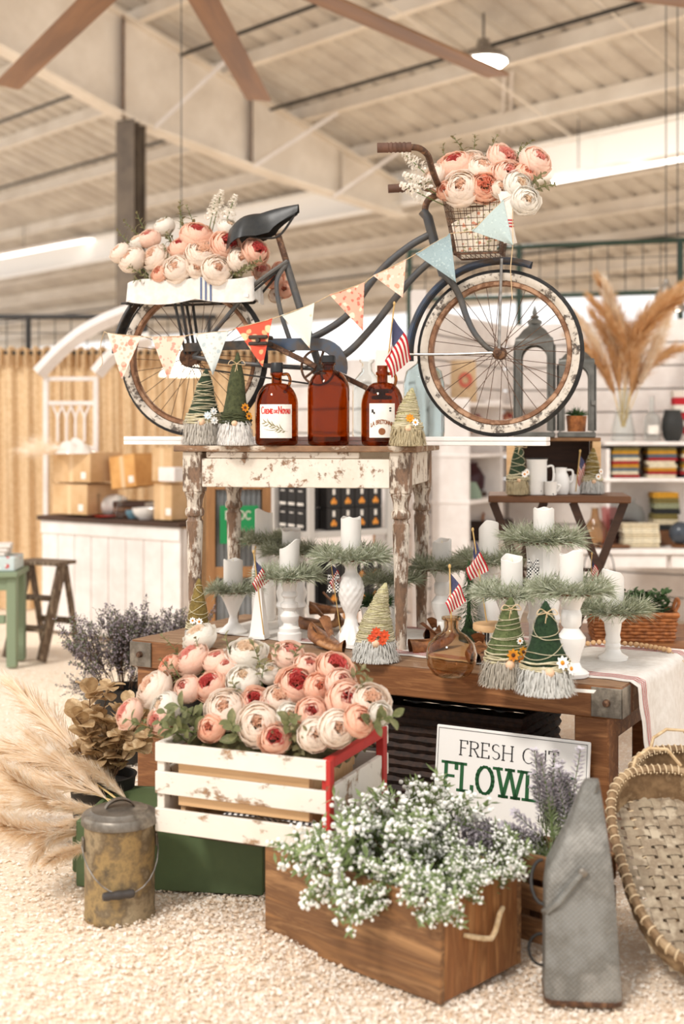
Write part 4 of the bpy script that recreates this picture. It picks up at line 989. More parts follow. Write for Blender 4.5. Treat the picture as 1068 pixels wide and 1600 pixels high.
place_sprigs([rear_pt(*q) for q in ((160,535),(205,520),(405,450),(345,540),(360,610),(480,490),(430,500),(720,745),(690,765),(215,765),(250,790),(340,690),(770,730),(330,560),(130,600))], 'olive leaf sprig in the rear trough bouquet', 'leaf sprigs in the rear trough', rc, 7, SPR, .85)
place_stock([rear_pt(*q) for q in ((585,480),(640,500),(560,510))], 'white stock flower beside the saddle', 'white stock in the rear trough', rc)

# ---- handlebar basket bouquet
def fr_pt(zx, zy):
    px, py = 550+zx/2.67, 200+zy/2.67; v = max(0, min(1, (zy-90)/190)); return Bw(px, py, lerp(.04, -.11, v))
HB = [(435,165,'coral',134),(455,257,'cream',126),(552,248,'peach',112),(540,178,'cream',112),(632,127,'blush',116),(650,197,'blush',108),(765,143,'blush',112),(692,242,'white',104),(722,305,'white',98),(392,262,'peach',70),
      (345,200,'cream',84),(500,140,'cream',90),(590,190,'peach',70),(720,195,'peach',84),(620,255,'cream',70)]
hc = Bw(745, 300, 0)
place_peonies([(fr_pt(x, y), c, s*.5/2.67*4.68/F*1.22) for x, y, c, s in HB], 'handlebar basket', 'peonies in the handlebar basket', hc, 9)
place_sprigs([fr_pt(*q) for q in ((470,90),(510,85),(570,95),(695,90),(380,130),(355,225),(760,235),(790,240),(690,130),(730,150),(590,130))], 'olive leaf sprig in the handlebar basket bouquet', 'leaf sprigs in the handlebar basket', hc, 10, SPR, .85)
place_stock([fr_pt(*q) for q in ((305,190),(325,260),(315,290))], 'white stock flower at the left of the handlebar basket', 'white stock in the handlebar basket', hc)

# ================================================================ PLANTS ON THE FLOOR
def spray(seed, L, nb, leaf_len, nl, bl_r, nb_l, lm, bm_, sm, spread=.5, bl_pos=.45):
    """a branching spray: stems + small leaves, and round blossoms near the tips"""
    r = random.Random(seed); st = MB(); bl = MB()
    def branch(p, d, L_, w_, lvl):
        P = [p]; q = p.copy(); dd = d.copy()
        for i in range(5): dd = (dd+V(r.uniform(-.12, .12), r.uniform(-.12, .12), .02)).normalized(); q = q+dd*L_/5; P.append(q.copy())
        st.tube(P, [w_*(1-.12*i) for i in range(6)], 4, cap=False)
        for i in range(nl):
            t = r.uniform(.2, 1); k = t*4.99; c = lerp(P[int(k)], P[int(k)+1], k-int(k)); a = r.uniform(0, 6.28); s = leaf_len*r.uniform(.7, 1.2)
            o = V(math.cos(a), math.sin(a), r.uniform(.2, .9)).normalized(); sd2 = o.cross(V(.3, .2, 1)).normalized()*s*.14
            st.add([c, c+o*s*.5+sd2, c+o*s, c+o*s*.5-sd2], [(0,1,2,3)], None, 1)
        for i in range(nb_l if lvl else nb_l//2):
            t = r.uniform(bl_pos, 1.02); k = min(4.99, t*5); c = lerp(P[int(k)], P[int(k)+1], k-int(k))+V(r.uniform(-1, 1), r.uniform(-1, 1), r.uniform(-1, 1))*bl_r*2.6
            bl.sphere(c, bl_r*r.uniform(.6, 1.2), 6, 4, (1, 1, .85))
        if lvl == 0:
            for i in range(nb):
                k = 1+r.random()*3.4; c = lerp(P[int(k)], P[int(k)+1], k-int(k)); a = 2*PI*i/nb+r.random(); o = (d+V(math.cos(a), math.sin(a), .2)*spread*1.6).normalized()
                branch(c, o, L_*r.uniform(.4, .6), w_*.7, 1)
    branch(V(0,0,0), V(0,0,1), L, .0018, 0)
    return st.mesh('stem', [sm, lm], ang=180), bl.mesh('blossoms', bm_)
def plant(name, lab, cat, base, sprays, dirs, pot=None):
    t = thing(name, lab, cat, base)
    for i, (o_, d, s) in enumerate(dirs):
        a, b = sprays[i % len(sprays)]; M = TR(o_) @ face_dir(d, i*1.7) @ SC(s, s, s)
        st = put('sprig', a, t, M=M); bo = put('blossoms', b, st); bo['kind'] = 'stuff'
    return t
wb_leaf = mat('fresh green leaf', (136,152,98), [(110,128,76), (160,174,122)], 30, .6, tl=.3)
SPW = [spray(200+k, .155, 6, .028, 14, .0054, 12, wb_leaf, mat('white blossom', (250,248,242), rough=.7, tl=.2) if 'white blossom' not in MATS else MATS['white blossom'], stem_g) for k in range(5)]
r = random.Random(77); dirs = []
for i in range(60):
    u, v = r.uniform(.36, .96), r.uniform(.05, .9); hang = r.random()
    o_ = XM @ V(XL*u, XD*v, .19)-XM @ V(XL/2, XD/2, 0)
    d = V((u-.5)*.9, 0, 0); dw = (RZ(XA) @ V((u-.5)*1.5, (v-.55)*1.5, 0)); d = V(dw.x, dw.y-.12, .95 if hang > .25 else .35); d.normalize()
    if v < .3 and .1 < u < .75 and hang < .5: d = (RZ(XA) @ V((u-.5)*.6, -1.0, .25)).normalized()
    dirs.append((o_, d, r.uniform(.8, 1.12)*(1.2 if u < .6 else .8)))
plant('white_flower_plant', 'bushy plant of tiny white flowers filling the plywood box', 'plant', XM @ V(XL/2, XD/2, 0), SPW, dirs)
# lavender
def lav(seed):
    r = random.Random(seed); st = MB(); bl = MB(); P = [V(.02*math.sin(t*2+seed)*t, .02*math.cos(t*3)*t, .34*t) for t in [i/9 for i in range(10)]]
    st.tube(P, .0014, 4, cap=False)
    for i in range(46):
        t = r.uniform(.08, .62); k = t*8.99; c = lerp(P[int(k)], P[int(k)+1], k-int(k)); a = r.uniform(0, 6.28); s = .045*r.uniform(.6, 1.1)
        o = V(math.cos(a), math.sin(a), r.uniform(.6, 1.6)).normalized(); sd2 = o.cross(V(.3, .2, 1)).normalized()*s*.06
        st.add([c, c+o*s*.5+sd2, c+o*s, c+o*s*.5-sd2], [(0,1,2,3)], None, 1)
    for i in range(60):
        t = .58+.44*(i/59); k = min(8.99, t*9); c = lerp(P[int(k)], P[int(k)+1], min(1.1, k-int(k))); a = i*2.4; q = .009*(1.25-(i/59))
        M = TR(c+V(math.cos(a)*q, math.sin(a)*q, 0)) @ RZ(a) @ RY(-.5); leaf_mesh(bl, M, .016, .010, .4, 0)
    return st.mesh('stem', [stem_g, mat('lavender leaf', (156,166,124), (126,138,96), 30, .7, tl=.2) if 'lavender leaf' not in MATS else MATS['lavender leaf']], ang=180), bl.mesh('blossoms', mat('lavender bloom', (204,196,200), [(182,174,180), (216,210,210)], 30, .8) if 'lavender bloom' not in MATS else MATS['lavender bloom'], ang=180)
LV = [lav(k) for k in range(4)]; r = random.Random(5); dirs = []; lb = V(.62, 3.56, .0)
for i in range(58):
    left = i % 2 == 0; o_ = V(r.uniform(-.06, .09), r.uniform(-.05, .08), .14+.04*r.random())
    tgt = at(r.uniform(690, 800), r.uniform(1275, 1330), 3.5) if left else at(r.uniform(832, 905), r.uniform(1165, 1250), 3.58)
    d = tgt-(lb+o_); s = min(1.25, max(.55, d.length/.34)); dirs.append((o_, d.normalized(), s))
plant('lavender_plant', 'lavender plant spilling in front of the lettered sign', 'plant', lb, LV, dirs)
# heather behind the bench
HE = [spray(300+k, .26, 8, .02, 22, .004, 16, mat('heather leaf', (106,110,84), (80,84,64), 30, .8) if 'heather leaf' not in MATS else MATS['heather leaf'], mat('heather bloom', (158,146,152), (130,118,124), 40, .8) if 'heather bloom' not in MATS else MATS['heather bloom'], stem_b, .35, .2) for k in range(4)]
hbase = V(-.92, 5.42, 0); dirs = []
for i in range(40): a = r.uniform(0, 6.28); q = r.random()**.6; dirs.append((V(.10*q*math.cos(a), .10*q*math.sin(a), .30), V(.75*q*math.cos(a), .75*q*math.sin(a), 1).normalized(), r.uniform(.75, 1.2)))
for i in range(16): dirs.append((V(.2+r.uniform(0, .12), r.uniform(-.05, .05), .42), V(r.uniform(-.3, .5), r.uniform(-.3, .3), 1).normalized(), r.uniform(.5, .75)))
for i in range(12): a = r.uniform(0, 6.28); dirs.append((V(.09*math.cos(a), .09*math.sin(a), .3), V(math.cos(a), math.sin(a), r.uniform(-.1, .4)).normalized(), .55))
hp_ = plant('heather_plant', 'dark purple heather plant behind the left end of the bench', 'plant', hbase, HE, dirs)
part(hp_, 'pot', MB().lathe([(.001, 0), (.10, 0), (.13, .28), (.14, .3), (.125, .3), (.12, .27), (.001, .27)], 24), mat('dark pot', (44,40,36), rough=.7))
part(hp_, 'side_pot', MB().lathe([(.001, 0), (.07, 0), (.085, .4), (.075, .4), (.001, .38)], 20, TR(.26, 0, .0)), MATS['dark pot'])
# dried eucalyptus
lfm = MB()
def disc(u, v): q = (v-.5)*2; L_ = .062; w_ = .058*math.sin(PI*min(1, .06+.9*u))**.6; return (L_*u, q*w_/2, .14*q*q*.03+.008*math.sin(u*3))
lfm.grid(disc, 6, 4); lfm = lfm.mesh('leaf', dry_leaf, ang=180)
eb_ = V(-.80, 4.28, 0); eu = thing('dried_eucalyptus', 'dried round-leaved eucalyptus branches in a dark pail beside the crate', 'plant', eb_)
part(eu, 'pail', MB().lathe([(.001, 0), (.085, 0), (.11, .23), (.115, .24), (.104, .24), (.1, .21), (.001, .2)], 24), MATS['dark pot'])
r = random.Random(21)
for i, (tx, ty) in enumerate(((118,1120),(140,1085),(170,1075),(200,1100),(225,1120),(135,1150),(165,1130),(190,1150),(215,1165),(150,1185),(120,1175),(235,1150))):
    tgt = at(tx, ty, 4.2+r.uniform(-.12, .12))-eb_; o_ = V(r.uniform(-.05, .05), r.uniform(-.04, .04), .2)
    P = smooth_path([o_, lerp(o_, tgt, .5)+V(0, 0, .03), tgt], 5); part(eu, 'branch', MB().tube(P, [.003*(1-.05*k) for k in range(len(P))], 5), stem_b)
    for k in range(3, len(P)):
        for q in range(2 if k < len(P)-1 else 3):
            put('leaf', lfm, eu, M=TR(P[k]) @ RZ(r.uniform(0, 6.28)) @ RY(r.uniform(-1.1, .4)) @ RX(r.uniform(-.5, .5)) @ SC(*(r.uniform(.7, 1.1),)*3))
# pampas plumes
def plume(seed, L=.5, n=620, fat=.06, droop=.3):
    r = random.Random(seed); st = MB(); pl = MB(); P = []
    for i in range(13): t = i/12; P.append(V(droop*L*t*t*t*.6, 0, L*t*(1-.12*droop*t)))
    st.tube(P, [.0026*(1-.06*i) for i in range(13)], 5)
    for i in range(n):
        t = .30+.70*r.random()**.9; k = min(11.99, t*12); c = lerp(P[int(k)], P[int(k)+1], k-int(k)); ax = (P[int(k)+1]-P[int(k)]).normalized(); a = r.uniform(0, 6.28)
        e = math.sin(PI*min(1, (t-.26)/.78))**.6; o = V(math.cos(a), math.sin(a), 0); o = (o-ax*o.dot(ax)).normalized()*fat*e*r.uniform(.4, 1); s = ax*fat*r.uniform(.8, 1.9)
        m1 = c+o*.55+s*.6; m2 = c+o+s+V(0,0,-.01*r.random()); wd = ax.cross(o).normalized()*.0011
        pl.add([c-wd, c+wd, m1+wd*1.5, m2, m1-wd*1.5], [(0,1,2,4), (4,2,3)])
    return st, pl
pamp = mat('pale pampas', (252,240,222), [(244,226,200), (254,248,238)], 20, .9, tl=.5)
pamp_d = mat('golden pampas', (230,192,144), [(214,170,118), (240,210,168)], 20, .9, tl=.45)
stem_s = mat('straw stem', (214,186,128), rough=.8)
def plume_set(m_): 
    out = []
    for k in range(3): a, b = plume(k, .52, 800, .058+.010*k, .25+.25*k); out.append((a.mesh('stem', stem_s), b.mesh('plume', m_, ang=180)))
    return out
PLP = plume_set(pamp); PLG = plume_set(pamp_d)
def place_plume(kind, base, tip, lab, group, roll):
    d = tip-base; s = d.length/.5; t = thing('pampas_stem', lab, 'pampas grass', M=TR(base) @ face_dir(d, roll) @ SC(s, s, s), group=group)
    a, b = kind; put('stem', a, t); put('plume', b, t)
r = random.Random(9); pb = at(222, 1285, 4.05)
for i, (tx, ty, dd) in enumerate(sorted(((20,1120,4.5),(70,1105,4.6),(5,1180,4.3),(120,1125,4.5),(0,1240,4.05),(40,1290,3.85),(-40,1330,3.8),(60,1340,3.75),(90,1180,4.3),(150,1190,4.2),(-60,1210,4.2),(30,1215,4.1),(100,1250,4.0)), key=lambda q: q[1])):
    tp = at(tx, ty, dd); tp.z = max(tp.z, .05); b_ = pb+V(r.uniform(-.04, .03), r.uniform(-.05, .05), r.uniform(-.03, .05)); place_plume(PLP[i % 3], b_, tp, 'pale pampas plume left of the lidded can, %s from the top' % ORD[i], 'pale pampas plumes on the floor', r.uniform(-.8, .8))
# ================================================================ JUGS ON THE UPPER TABLE
UT = BZ+UH
def shell(prof, th):                          # closed double-walled profile
    return prof+[(max(.001, r-th), z+(th if i == 0 else 0)) for i, (r, z) in reversed(list(enumerate(prof)))]
def jug(name, lab, px, d, R0, body_h, sh_h, neck_r, neck_h, m_, cap=True, handle=True, cat='jug', cap_m=blackp):
    p = V((px-HX)*d/F, d, UT); t = thing(name, lab, cat, p)
    pr = [(.001, .004), (R0*.8, 0), (R0*.96, .006), (R0, .02), (R0, body_h)]
    for k in range(1, 7): a = PI/2*k/6; pr.append((lerp(neck_r, R0, math.cos(a)**.9), body_h+sh_h*math.sin(a)**1.25))
    z1 = body_h+sh_h; pr += [(neck_r, z1+neck_h*.4), (neck_r*1.25, z1+neck_h*.45), (neck_r*1.25, z1+neck_h*.6), (neck_r, z1+neck_h*.65), (neck_r*1.02, z1+neck_h)]
    part(t, 'glass_body', MB().lathe(shell(pr, .0035), 40), m_, ang=60)
    if cap: part(t, 'cap', MB().lathe([(neck_r*1.15, z1+neck_h*.62), (neck_r*1.22, z1+neck_h*.64), (neck_r*1.22, z1+neck_h*1.15), (neck_r*1.1, z1+neck_h*1.2), (.001, z1+neck_h*1.2)], 20), cap_m)
    if handle:
        part(t, 'loop_handle', MB().tube(smooth_path([(neck_r*1.1, 0, z1+neck_h*.5), (neck_r+.022, 0, z1+neck_h*.5), (neck_r+.03, 0, z1+neck_h*.1), (neck_r+.016, 0, z1-.03), (neck_r+.006, 0, z1-.03)], 5), .0058, 8), m_)
    return t, R0, z1+neck_h
def jug_label(t, R0, w_, z0, z1, turn=0):
    a0 = w_/R0/2
    def wp(x, z, o=.0012): a = x/R0-PI/2+turn; return ((R0+o)*math.cos(a), (R0+o)*math.sin(a), z)
    lb = part(t, 'paper_label', MB().grid(lambda u, v: wp((u-.5)*w_, lerp(z0, z1, v), .0006), 16, 2), paper, ang=180)
    return lb, lambda x, z: wp(x, z, .0014)
t1, R1, _ = jug('amber_jug', 'amber glass jug with red lettered cream label', 432, 4.70, .079, .155, .075, .019, .062, amber)
lb, wp = jug_label(t1, R1, .128, .028, .150, .0)
m = text(MB(), 'CREME', -.056, .117, .019, .0032, .047, .06, [1.25, .8, .8, .8, .8], wp); text(m, '`', -.012, .117, .014, .002, None, 0, None, wp); text(m, 'DE', -.006, .119, .010, .0024, .014, 0, None, wp); text(m, 'NOYAU', .0095, .117, .021, .0034, .047, .06, [1.2, .75, .75, .75, .75], wp)
part(lb, 'lettering', m, red_ink, 'red lettering CREME DE NOYAU')
br = MB(); r = random.Random(4)
def twig(a, b, w_):
    n = 8; dx, dz = b[0]-a[0], b[1]-a[1]; L_ = math.hypot(dx, dz); nx, nz = -dz/L_, dx/L_
    for i in range(n):
        u0, u1 = i/n, (i+1)/n; w0, w1 = w_*math.sin(PI*max(.08, u0)), w_*math.sin(PI*min(.95, u1)); cv = .12*L_
        P = lambda u: (a[0]+dx*u+nx*cv*math.sin(PI*u), a[1]+dz*u+nz*cv*math.sin(PI*u))
        p, q = P(u0), P(u1); br.add([wp(p[0]-nx*w0, p[1]-nz*w0), wp(q[0]-nx*w1, q[1]-nz*w1), wp(q[0]+nx*w1, q[1]+nz*w1), wp(p[0]+nx*w0, p[1]+nz*w0)], [(0,1,2,3)])
twig((.048, .052), (-.03, .088), .0009); twig((.02, .066), (-.045, .062), .0008)
for i in range(13): x = lerp(-.035, .035, i/12); z = .088-(x+.03)*.46; sg = 1 if i % 2 else -1; twig((x, z-.004), (x-.018+r.uniform(-.006, .006), z+sg*r.uniform(.008, .02)), .0017)
part(lb, 'branch_print', br, olive_ink, 'olive branch drawing')
jug('amber_jug', 'tall unlabelled amber glass jug between the two labelled jugs', 513, 4.67, .0765, .205, .07, .021, .045, amber, True, False)
t3, R3, h3 = jug('amber_jug', 'amber glass jug with white label and a flag in its neck', 597, 4.63, .077, .15, .08, .019, .06, amber, False, True)
lb, wp = jug_label(t3, R3, .096, .030, .152, -.05)
m = MB(); n_ = 'LA BRETONNE'; xx = -.04; wt = sum(GL[c][0]+.12 for c in n_)
arcw = lambda x, z: wp(x, z-.012*(x/.04)**2)
part(lb, 'lettering', text(m, n_, -.041, .080, .0135, .0024, .082, .05, None, arcw), brown_ink, 'arched brown lettering LA BRETONNE')
sl_ = MB(); n = 20
sl_.add([wp(0, .052)]+[wp(.0125*math.cos(2*PI*k/n), .052+.0125*math.sin(2*PI*k/n)) for k in range(n)], [(0, 1+k, 1+(k+1) % n) for k in range(n)])
part(lb, 'round_seal', sl_, brown_ink)
ex = MB()
for x, z, a, b in ((-.034, .125, .008, .012), (-.028, .118, .006, .008), (.03, .135, .008, .005), (.03, .126, .007, .006)): ex.add([wp(x-a/2, z-b/2), wp(x+a/2, z-b/2), wp(x+a/2, z+b/2), wp(x-a/2, z+b/2)], [(0,1,2,3)])
for z in (.070,): ex.add([wp(-.026, z), wp(.026, z), wp(.026, z+.0016), wp(-.026, z+.0016)], [(0,1,2,3)])
part(lb, 'small_print', ex, black_ink)
# clear glass behind
def bottle(name, lab, px, d, z, pr, m_, cat='bottle', th=.003, n=28):
    t = thing(name, lab, cat, V((px-HX)*d/F, d, z)); part(t, 'glass_body', MB().lathe(shell([(.001, .003)]+pr, th), n), m_, ang=60); return t
bottle('clear_bottle', 'clear glass demijohn behind the flag jug', 573, 5.07, UT, [(.045, 0), (.055, .01), (.058, .04), (.058, .21), (.054, .25), (.035, .275), (.022, .29), (.02, .32), (.03, .328), (.03, .336)], clear)
bottle('blue_bottle', 'large pale blue glass bottle behind the front wheel', 662, 5.06, UT, [(.06, 0), (.078, .012), (.082, .05), (.082, .24), (.07, .29), (.03, .32), (.022, .34), (.022, .36), (.028, .366)], bluegl)

# ================================================================ FLAGS
canton = spots('starred blue', (44,46,84), (236,232,226), (44,46,84), 240, .22)
def flag_mesh(seed, hoist, fly, fall):
    r = random.Random(seed); ph = r.uniform(0, 6)
    def pt(u, v):                              # u along the fly, v up the hoist
        ph_ = fall*min(1, u*1.6); x = fly*.34*u+hoist*(v-1)*math.sin(ph_)*.75; z = -fly*.72*u**1.15+hoist*(v-1)*math.cos(ph_)
        return (x+.12*hoist*min(1, u*2), .10*hoist*math.sin(u*7+v*2.2+ph)*min(1, u*3)+.03*hoist*math.sin(v*9+u*5)*u, z)
    mi = lambda i, j: 2 if (i < 5 and j >= 6) else (0 if j % 2 == 0 else 1)
    return MB().grid(pt, 12, 13, mi=mi).mesh('flag_cloth', [flag_red, flag_white, canton], ang=180)
FLG = [flag_mesh(k, 1, 1.55, (.95, .8, 1.1)[k]) for k in range(3)]
stickw = mat('gilt stick', (196,160,100), rough=.5)
def flag(lab, base, top, hoist, k=0, roll=0, drop=.1):
    d = top-base; L_ = d.length; t = thing('small_flag', lab, 'flag', M=TR(base) @ RZ(roll) @ (RZ(-roll) @ face_dir(d) if False else Matrix.Identity(4)), group='small flags on sticks')
    part(t, 'stick', MB().tube([(0,0,0), d], .0026 if hoist > .07 else .0018, 6), stickw)
    part(t, 'finial', MB().sphere(d, .005 if hoist > .07 else .0035, 8, 5, (1, 1, 1.6)), stickw)
    put('flag_cloth', FLG[k], t, M=TR(d*(1-drop)) @ RZ(roll) @ RY(math.atan2(d.x, d.z)*.6) @ SC(hoist, hoist, hoist))
flag('small flag on a stick in the neck of the labelled amber jug', at(601, 605, 4.63), at(614, 474, 4.60), .13, 0, .15, .16)

# ================================================================ GNOMES
furs = {}
def fur(n, c): furs[n] = mat(n+' fur', c, tuple(max(0, int(x*.92)) for x in c), 60, .9, tl=.4); return furs[n]
for n, c in (('white', (246,242,236)), ('grey', (214,206,194)), ('silver', (226,223,216)), ('tan', (208,192,156)), ('ash', (196,186,170))): fur(n, c)
hats = {'green': mat('dark green felt', (50,64,42), (38,50,32), 60, .95, bump=.4, bs=120), 'olive': mat('olive felt', (74,78,48), (56,60,36), 60, .95, bump=.5, bs=120), 'moss': mat('mossy felt', (134,112,58), (106,88,44), 60, .95, bump=.6, bs=120),
        'straw': mat('straw wrapped felt', (188,180,140), (160,150,108), 60, .95, bump=.5, bs=120), 'bright': mat('bright green felt', (24,44,24), (36,58,32), 60, .95, bump=.5, bs=120), 'sagehat': mat('sage felt', (94,102,62), (72,82,46), 60, .95, bump=.5, bs=120)}
skin_n = mat('wooden nose', (222,184,150), rough=.6); raff = mat('raffia', (204,194,164), (182,170,136), 30, .8)
yel = mat('sunflower yellow', (236,166,44), (214,120,30), 30, .7, tl=.2); brn = mat('flower eye', (84,50,26), rough=.8); whf = mat('white felt flower', (244,240,232), rough=.8); org = mat('orange bloom', (226,92,40), (206,70,34), 20, .7)
bluef = mat('pale blue button', (206,216,220), rough=.5)
def flower_at(t, p, nrm, s, m_, eye):
    f = MB(); M = TR(p) @ face_dir(nrm)
    for k in range(8): leaf_mesh(f, M @ RZ(2*PI*k/8) @ RY(-.25), s, s*.55, .1, .1)
    o = part(t, 'flower', f, m_, ang=180); part(o, 'flower_eye', MB().sphere((0,0,.002), s*.33, 8, 5, (1, 1, .6), M), eye)
def gnome(lab, base, h, bw, hat, beard, tilt=0, wraps=5, deco=None, bow=False, hat_f=.62, seed=0, n=420, turn=0):
    r = random.Random(seed); t = thing('gnome', lab, 'gnome', base, turn, 'felt gnomes'); bh = h*(1-hat_f); R0 = bw/2*.78
    part(t, 'body', MB().lathe([(.001, 0), (R0*.85, 0), (R0, bh*.2), (R0*.95, bh*.6), (R0*.8, bh*1.1), (.001, bh*1.2)], 18), furs[beard])
    fm2 = MB()
    for i in range(n*2):
        a = r.uniform(0, 2*PI) if i % 3 == 0 else -PI/2+r.gauss(0, .8); z = bh*r.uniform(.1, 1.08); L_ = bh*r.uniform(.35, .8); rr = R0*(.98-.1*z/bh)
        d = V(math.cos(a), math.sin(a), 0); c = d*rr*.92+V(0, 0, z); e = c+d*R0*r.uniform(.15, .6)+V(0, 0, -L_)+V(r.uniform(-.1, .1), r.uniform(-.1, .1), 0)*R0
        e.z = max(e.z, .001); mid = (c+e)/2+d*R0*.2; w_ = V(-d.y, d.x, 0)*(.0012+.016*R0)
        fm2.add([c-w_, c+w_, mid+w_*1.2, e, mid-w_*1.2], [(0,1,2,4), (4,2,3)])
    part(t, 'beard', fm2, furs[beard], ang=180, kind='stuff')
    P = []; hh = h-bh*.8; prof = []
    hm = MB(); nn = 20; rows = 12; vs = []
    def ax(t_): return V(tilt*hh*t_*t_, 0, bh*.8+hh*t_)
    def hr(t_): return R0*1.0*(1-t_)**.78*(1+.06*math.sin(t_*9+seed))+.004
    hm.add([ax(j/rows)+V(math.cos(2*PI*k/nn), math.sin(2*PI*k/nn), 0)*hr(j/rows)*(1+.03*math.sin(k*3+j)) for j in range(rows+1) for k in range(nn)],
           [(j*nn+k, j*nn+(k+1) % nn, (j+1)*nn+(k+1) % nn, (j+1)*nn+k) for j in range(rows) for k in range(nn)]+[tuple(range(rows*nn, rows*nn+nn))])
    ht_ = part(t, 'hat', hm, hats[hat], ang=180)
    fz = MB()
    for i in range(520):
        t_ = r.random()**1.3*.96; a = r.uniform(0, 6.28); o = V(math.cos(a), math.sin(a), 0); c = ax(t_)+o*hr(t_)*.98; e = c+(o*r.uniform(.3, 1)+V(r.uniform(-.6, .6), r.uniform(-.6, .6), r.uniform(-.7, .7)))*R0*.16; w_ = V(-o.y, o.x, 0)*R0*.022; fz.add([c-w_, c+w_, e], [(0,1,2)])
    part(ht_, 'hat_fuzz', fz, hats[hat], kind='stuff', ang=180)
    if wraps:
        N_ = 130; ns = 2 if wraps < 9 else 4
        for w0 in range(ns):
            f1, f2, p1_ = r.uniform(.12, .3), r.uniform(.05, .1), r.uniform(0, 6); sgn = -1 if w0 % 2 else 1
            P_ = []
            for i in range(N_):
                t_ = min(.93, max(.02, .04+.84*i/N_+.05*math.sin(i*f1+p1_)+.02*math.sin(i*f2*5))); a = sgn*i/N_*wraps*6.28*r.uniform(.998, 1.002)+w0*2.5
                P_.append(ax(t_)+V(math.cos(a), math.sin(a), 0)*(hr(t_)*1.05+.0015))
            part(ht_, 'twine_wrap', MB().tube(P_, .0011, 4), raff)
    band = MB()
    for q in range(9):
        zt_ = r.uniform(.0, .13); p1_ = r.uniform(0, 6); band.tube([ax(zt_+.03*math.sin(a+p1_)+.01*math.sin(5*a+p1_))+V(math.cos(a), math.sin(a), 0)*(hr(zt_)*1.06+.001*q*.4) for a in [2*PI*k/24 for k in range(24)]], .0012+.018*R0, 4, closed=True)
    part(ht_, 'brim_band', band, raff if hat != 'olive' else hats['olive'], kind='stuff')
    part(t, 'nose', MB().sphere((0, -R0*1.12, bh*.80), R0*.24, 10, 7), skin_n)
    if bow:
        c = ax(.84)+V(0, -hr(.84)*1.1, 0); b = MB()
        for sx in (-1, 1): b.tube(smooth_path([c, c+V(sx*.02, -.004, .012), c+V(sx*.03, -.006, -.004), c], 5), .0014, 4); b.tube([c, c+V(sx*.006, -.008, -.05-.02*sx)], .0014, 4)
        part(ht_, 'twine_bow', b, twine)
    for (dx_, zf, s, mm_, ee) in deco or []:
        a = -PI/2+dx_; p = ax(zf)+V(math.cos(a), math.sin(a), 0)*(hr(zf)*1.12+.006); flower_at(t, p, V(math.cos(a), math.sin(a)-.3, .2), s, mm_, ee)
    return t
def up(px, d): return V((px-HX)*d/F, d, UT)
gnome('gnome in dark green twine-wrapped hat with grey beard at the table left end', up(318, 4.78), .285, .155, 'green', 'grey', .05, 9, [(.3, .12, .016, bluef, whf), (.65, .2, .015, whf, bluef), (.6, .03, .016, whf, bluef)], seed=1, n=520)
gnome('gnome in tall olive hat with twine bow and long white beard beside the jugs', up(368, 4.68), .34, .125, 'olive', 'white', .03, 0, [(.75, .22, .017, yel, brn), (.95, .1, .016, yel, brn)], True, .70, 2, 520)
gnome('gnome in straw twined hat with tan beard at the table right corner', up(636, 4.49), .205, .125, 'straw', 'tan', .12, 10, [(.1, .25, .016, yel, yel), (.45, .15, .014, whf, yel)], False, .62, 3, 520)
def lw(px, py): return on(px, py, BZ+.004)
gnome('gnome in mossy brown hat behind the peonies at the bench left end', lw(309, 1012), .25, .10, 'moss', 'silver', .02, 4, [(.2, .18, .014, whf, yel), (-.3, .2, .013, whf, yel)], False, .66, 4, 380)
gnome('gnome in leaning pale straw hat with orange blooms at the bench edge', lw(586, 1032), .265, .155, 'straw', 'silver', .18, 11, [(.0, .2, .018, org, org), (.4, .14, .02, org, org), (-.2, .1, .016, org, org), (.3, .05, .016, org, org)], False, .68, 5, 520)
gnome('gnome in sage hat with sunflowers beside the smoky glass jug', lw(792, 1070), .27, .165, 'sagehat', 'ash', .06, 6, [(.1, .16, .02, yel, brn), (.55, .2, .017, yel, brn), (.5, .06, .017, yel, brn), (.5, .36, .012, whf, yel)], True, .66, 6, 560)
gnome('gnome in bright green hat with grey beard nearest the bench corner', lw(852, 1083), .275, .165, 'bright', 'silver', .0, 3, [(.5, .14, .022, whf, yel), (.9, .04, .02, whf, yel)], True, .66, 7, 560)
tree_b = lw(732, 1002); bt = thing('bottlebrush_tree', 'dark green cone tree standing behind the smoky glass jug', 'ornament', tree_b)
tb = MB(); r = random.Random(8)
for i in range(1500):
    t_ = r.random(); a = r.uniform(0, 6.28); rr = .075*(1-t_)+.004; p = V(math.cos(a)*rr*.5, math.sin(a)*rr*.5, .05+.25*t_); q = V(math.cos(a)*rr, math.sin(a)*rr, p.z-.01); w_ = V(-math.sin(a), math.cos(a), 0)*.0016; tb.add([p-w_, p+w_, q], [(0,1,2)])
part(bt, 'bristles', tb, darkgreen, kind='stuff', ang=180); part(bt, 'trunk', MB().lathe([(.001, 0), (.03, 0), (.03, .04), (.02, .05), (.008, .1), (.004, .29), (.001, .3)], 12), hats['green'])

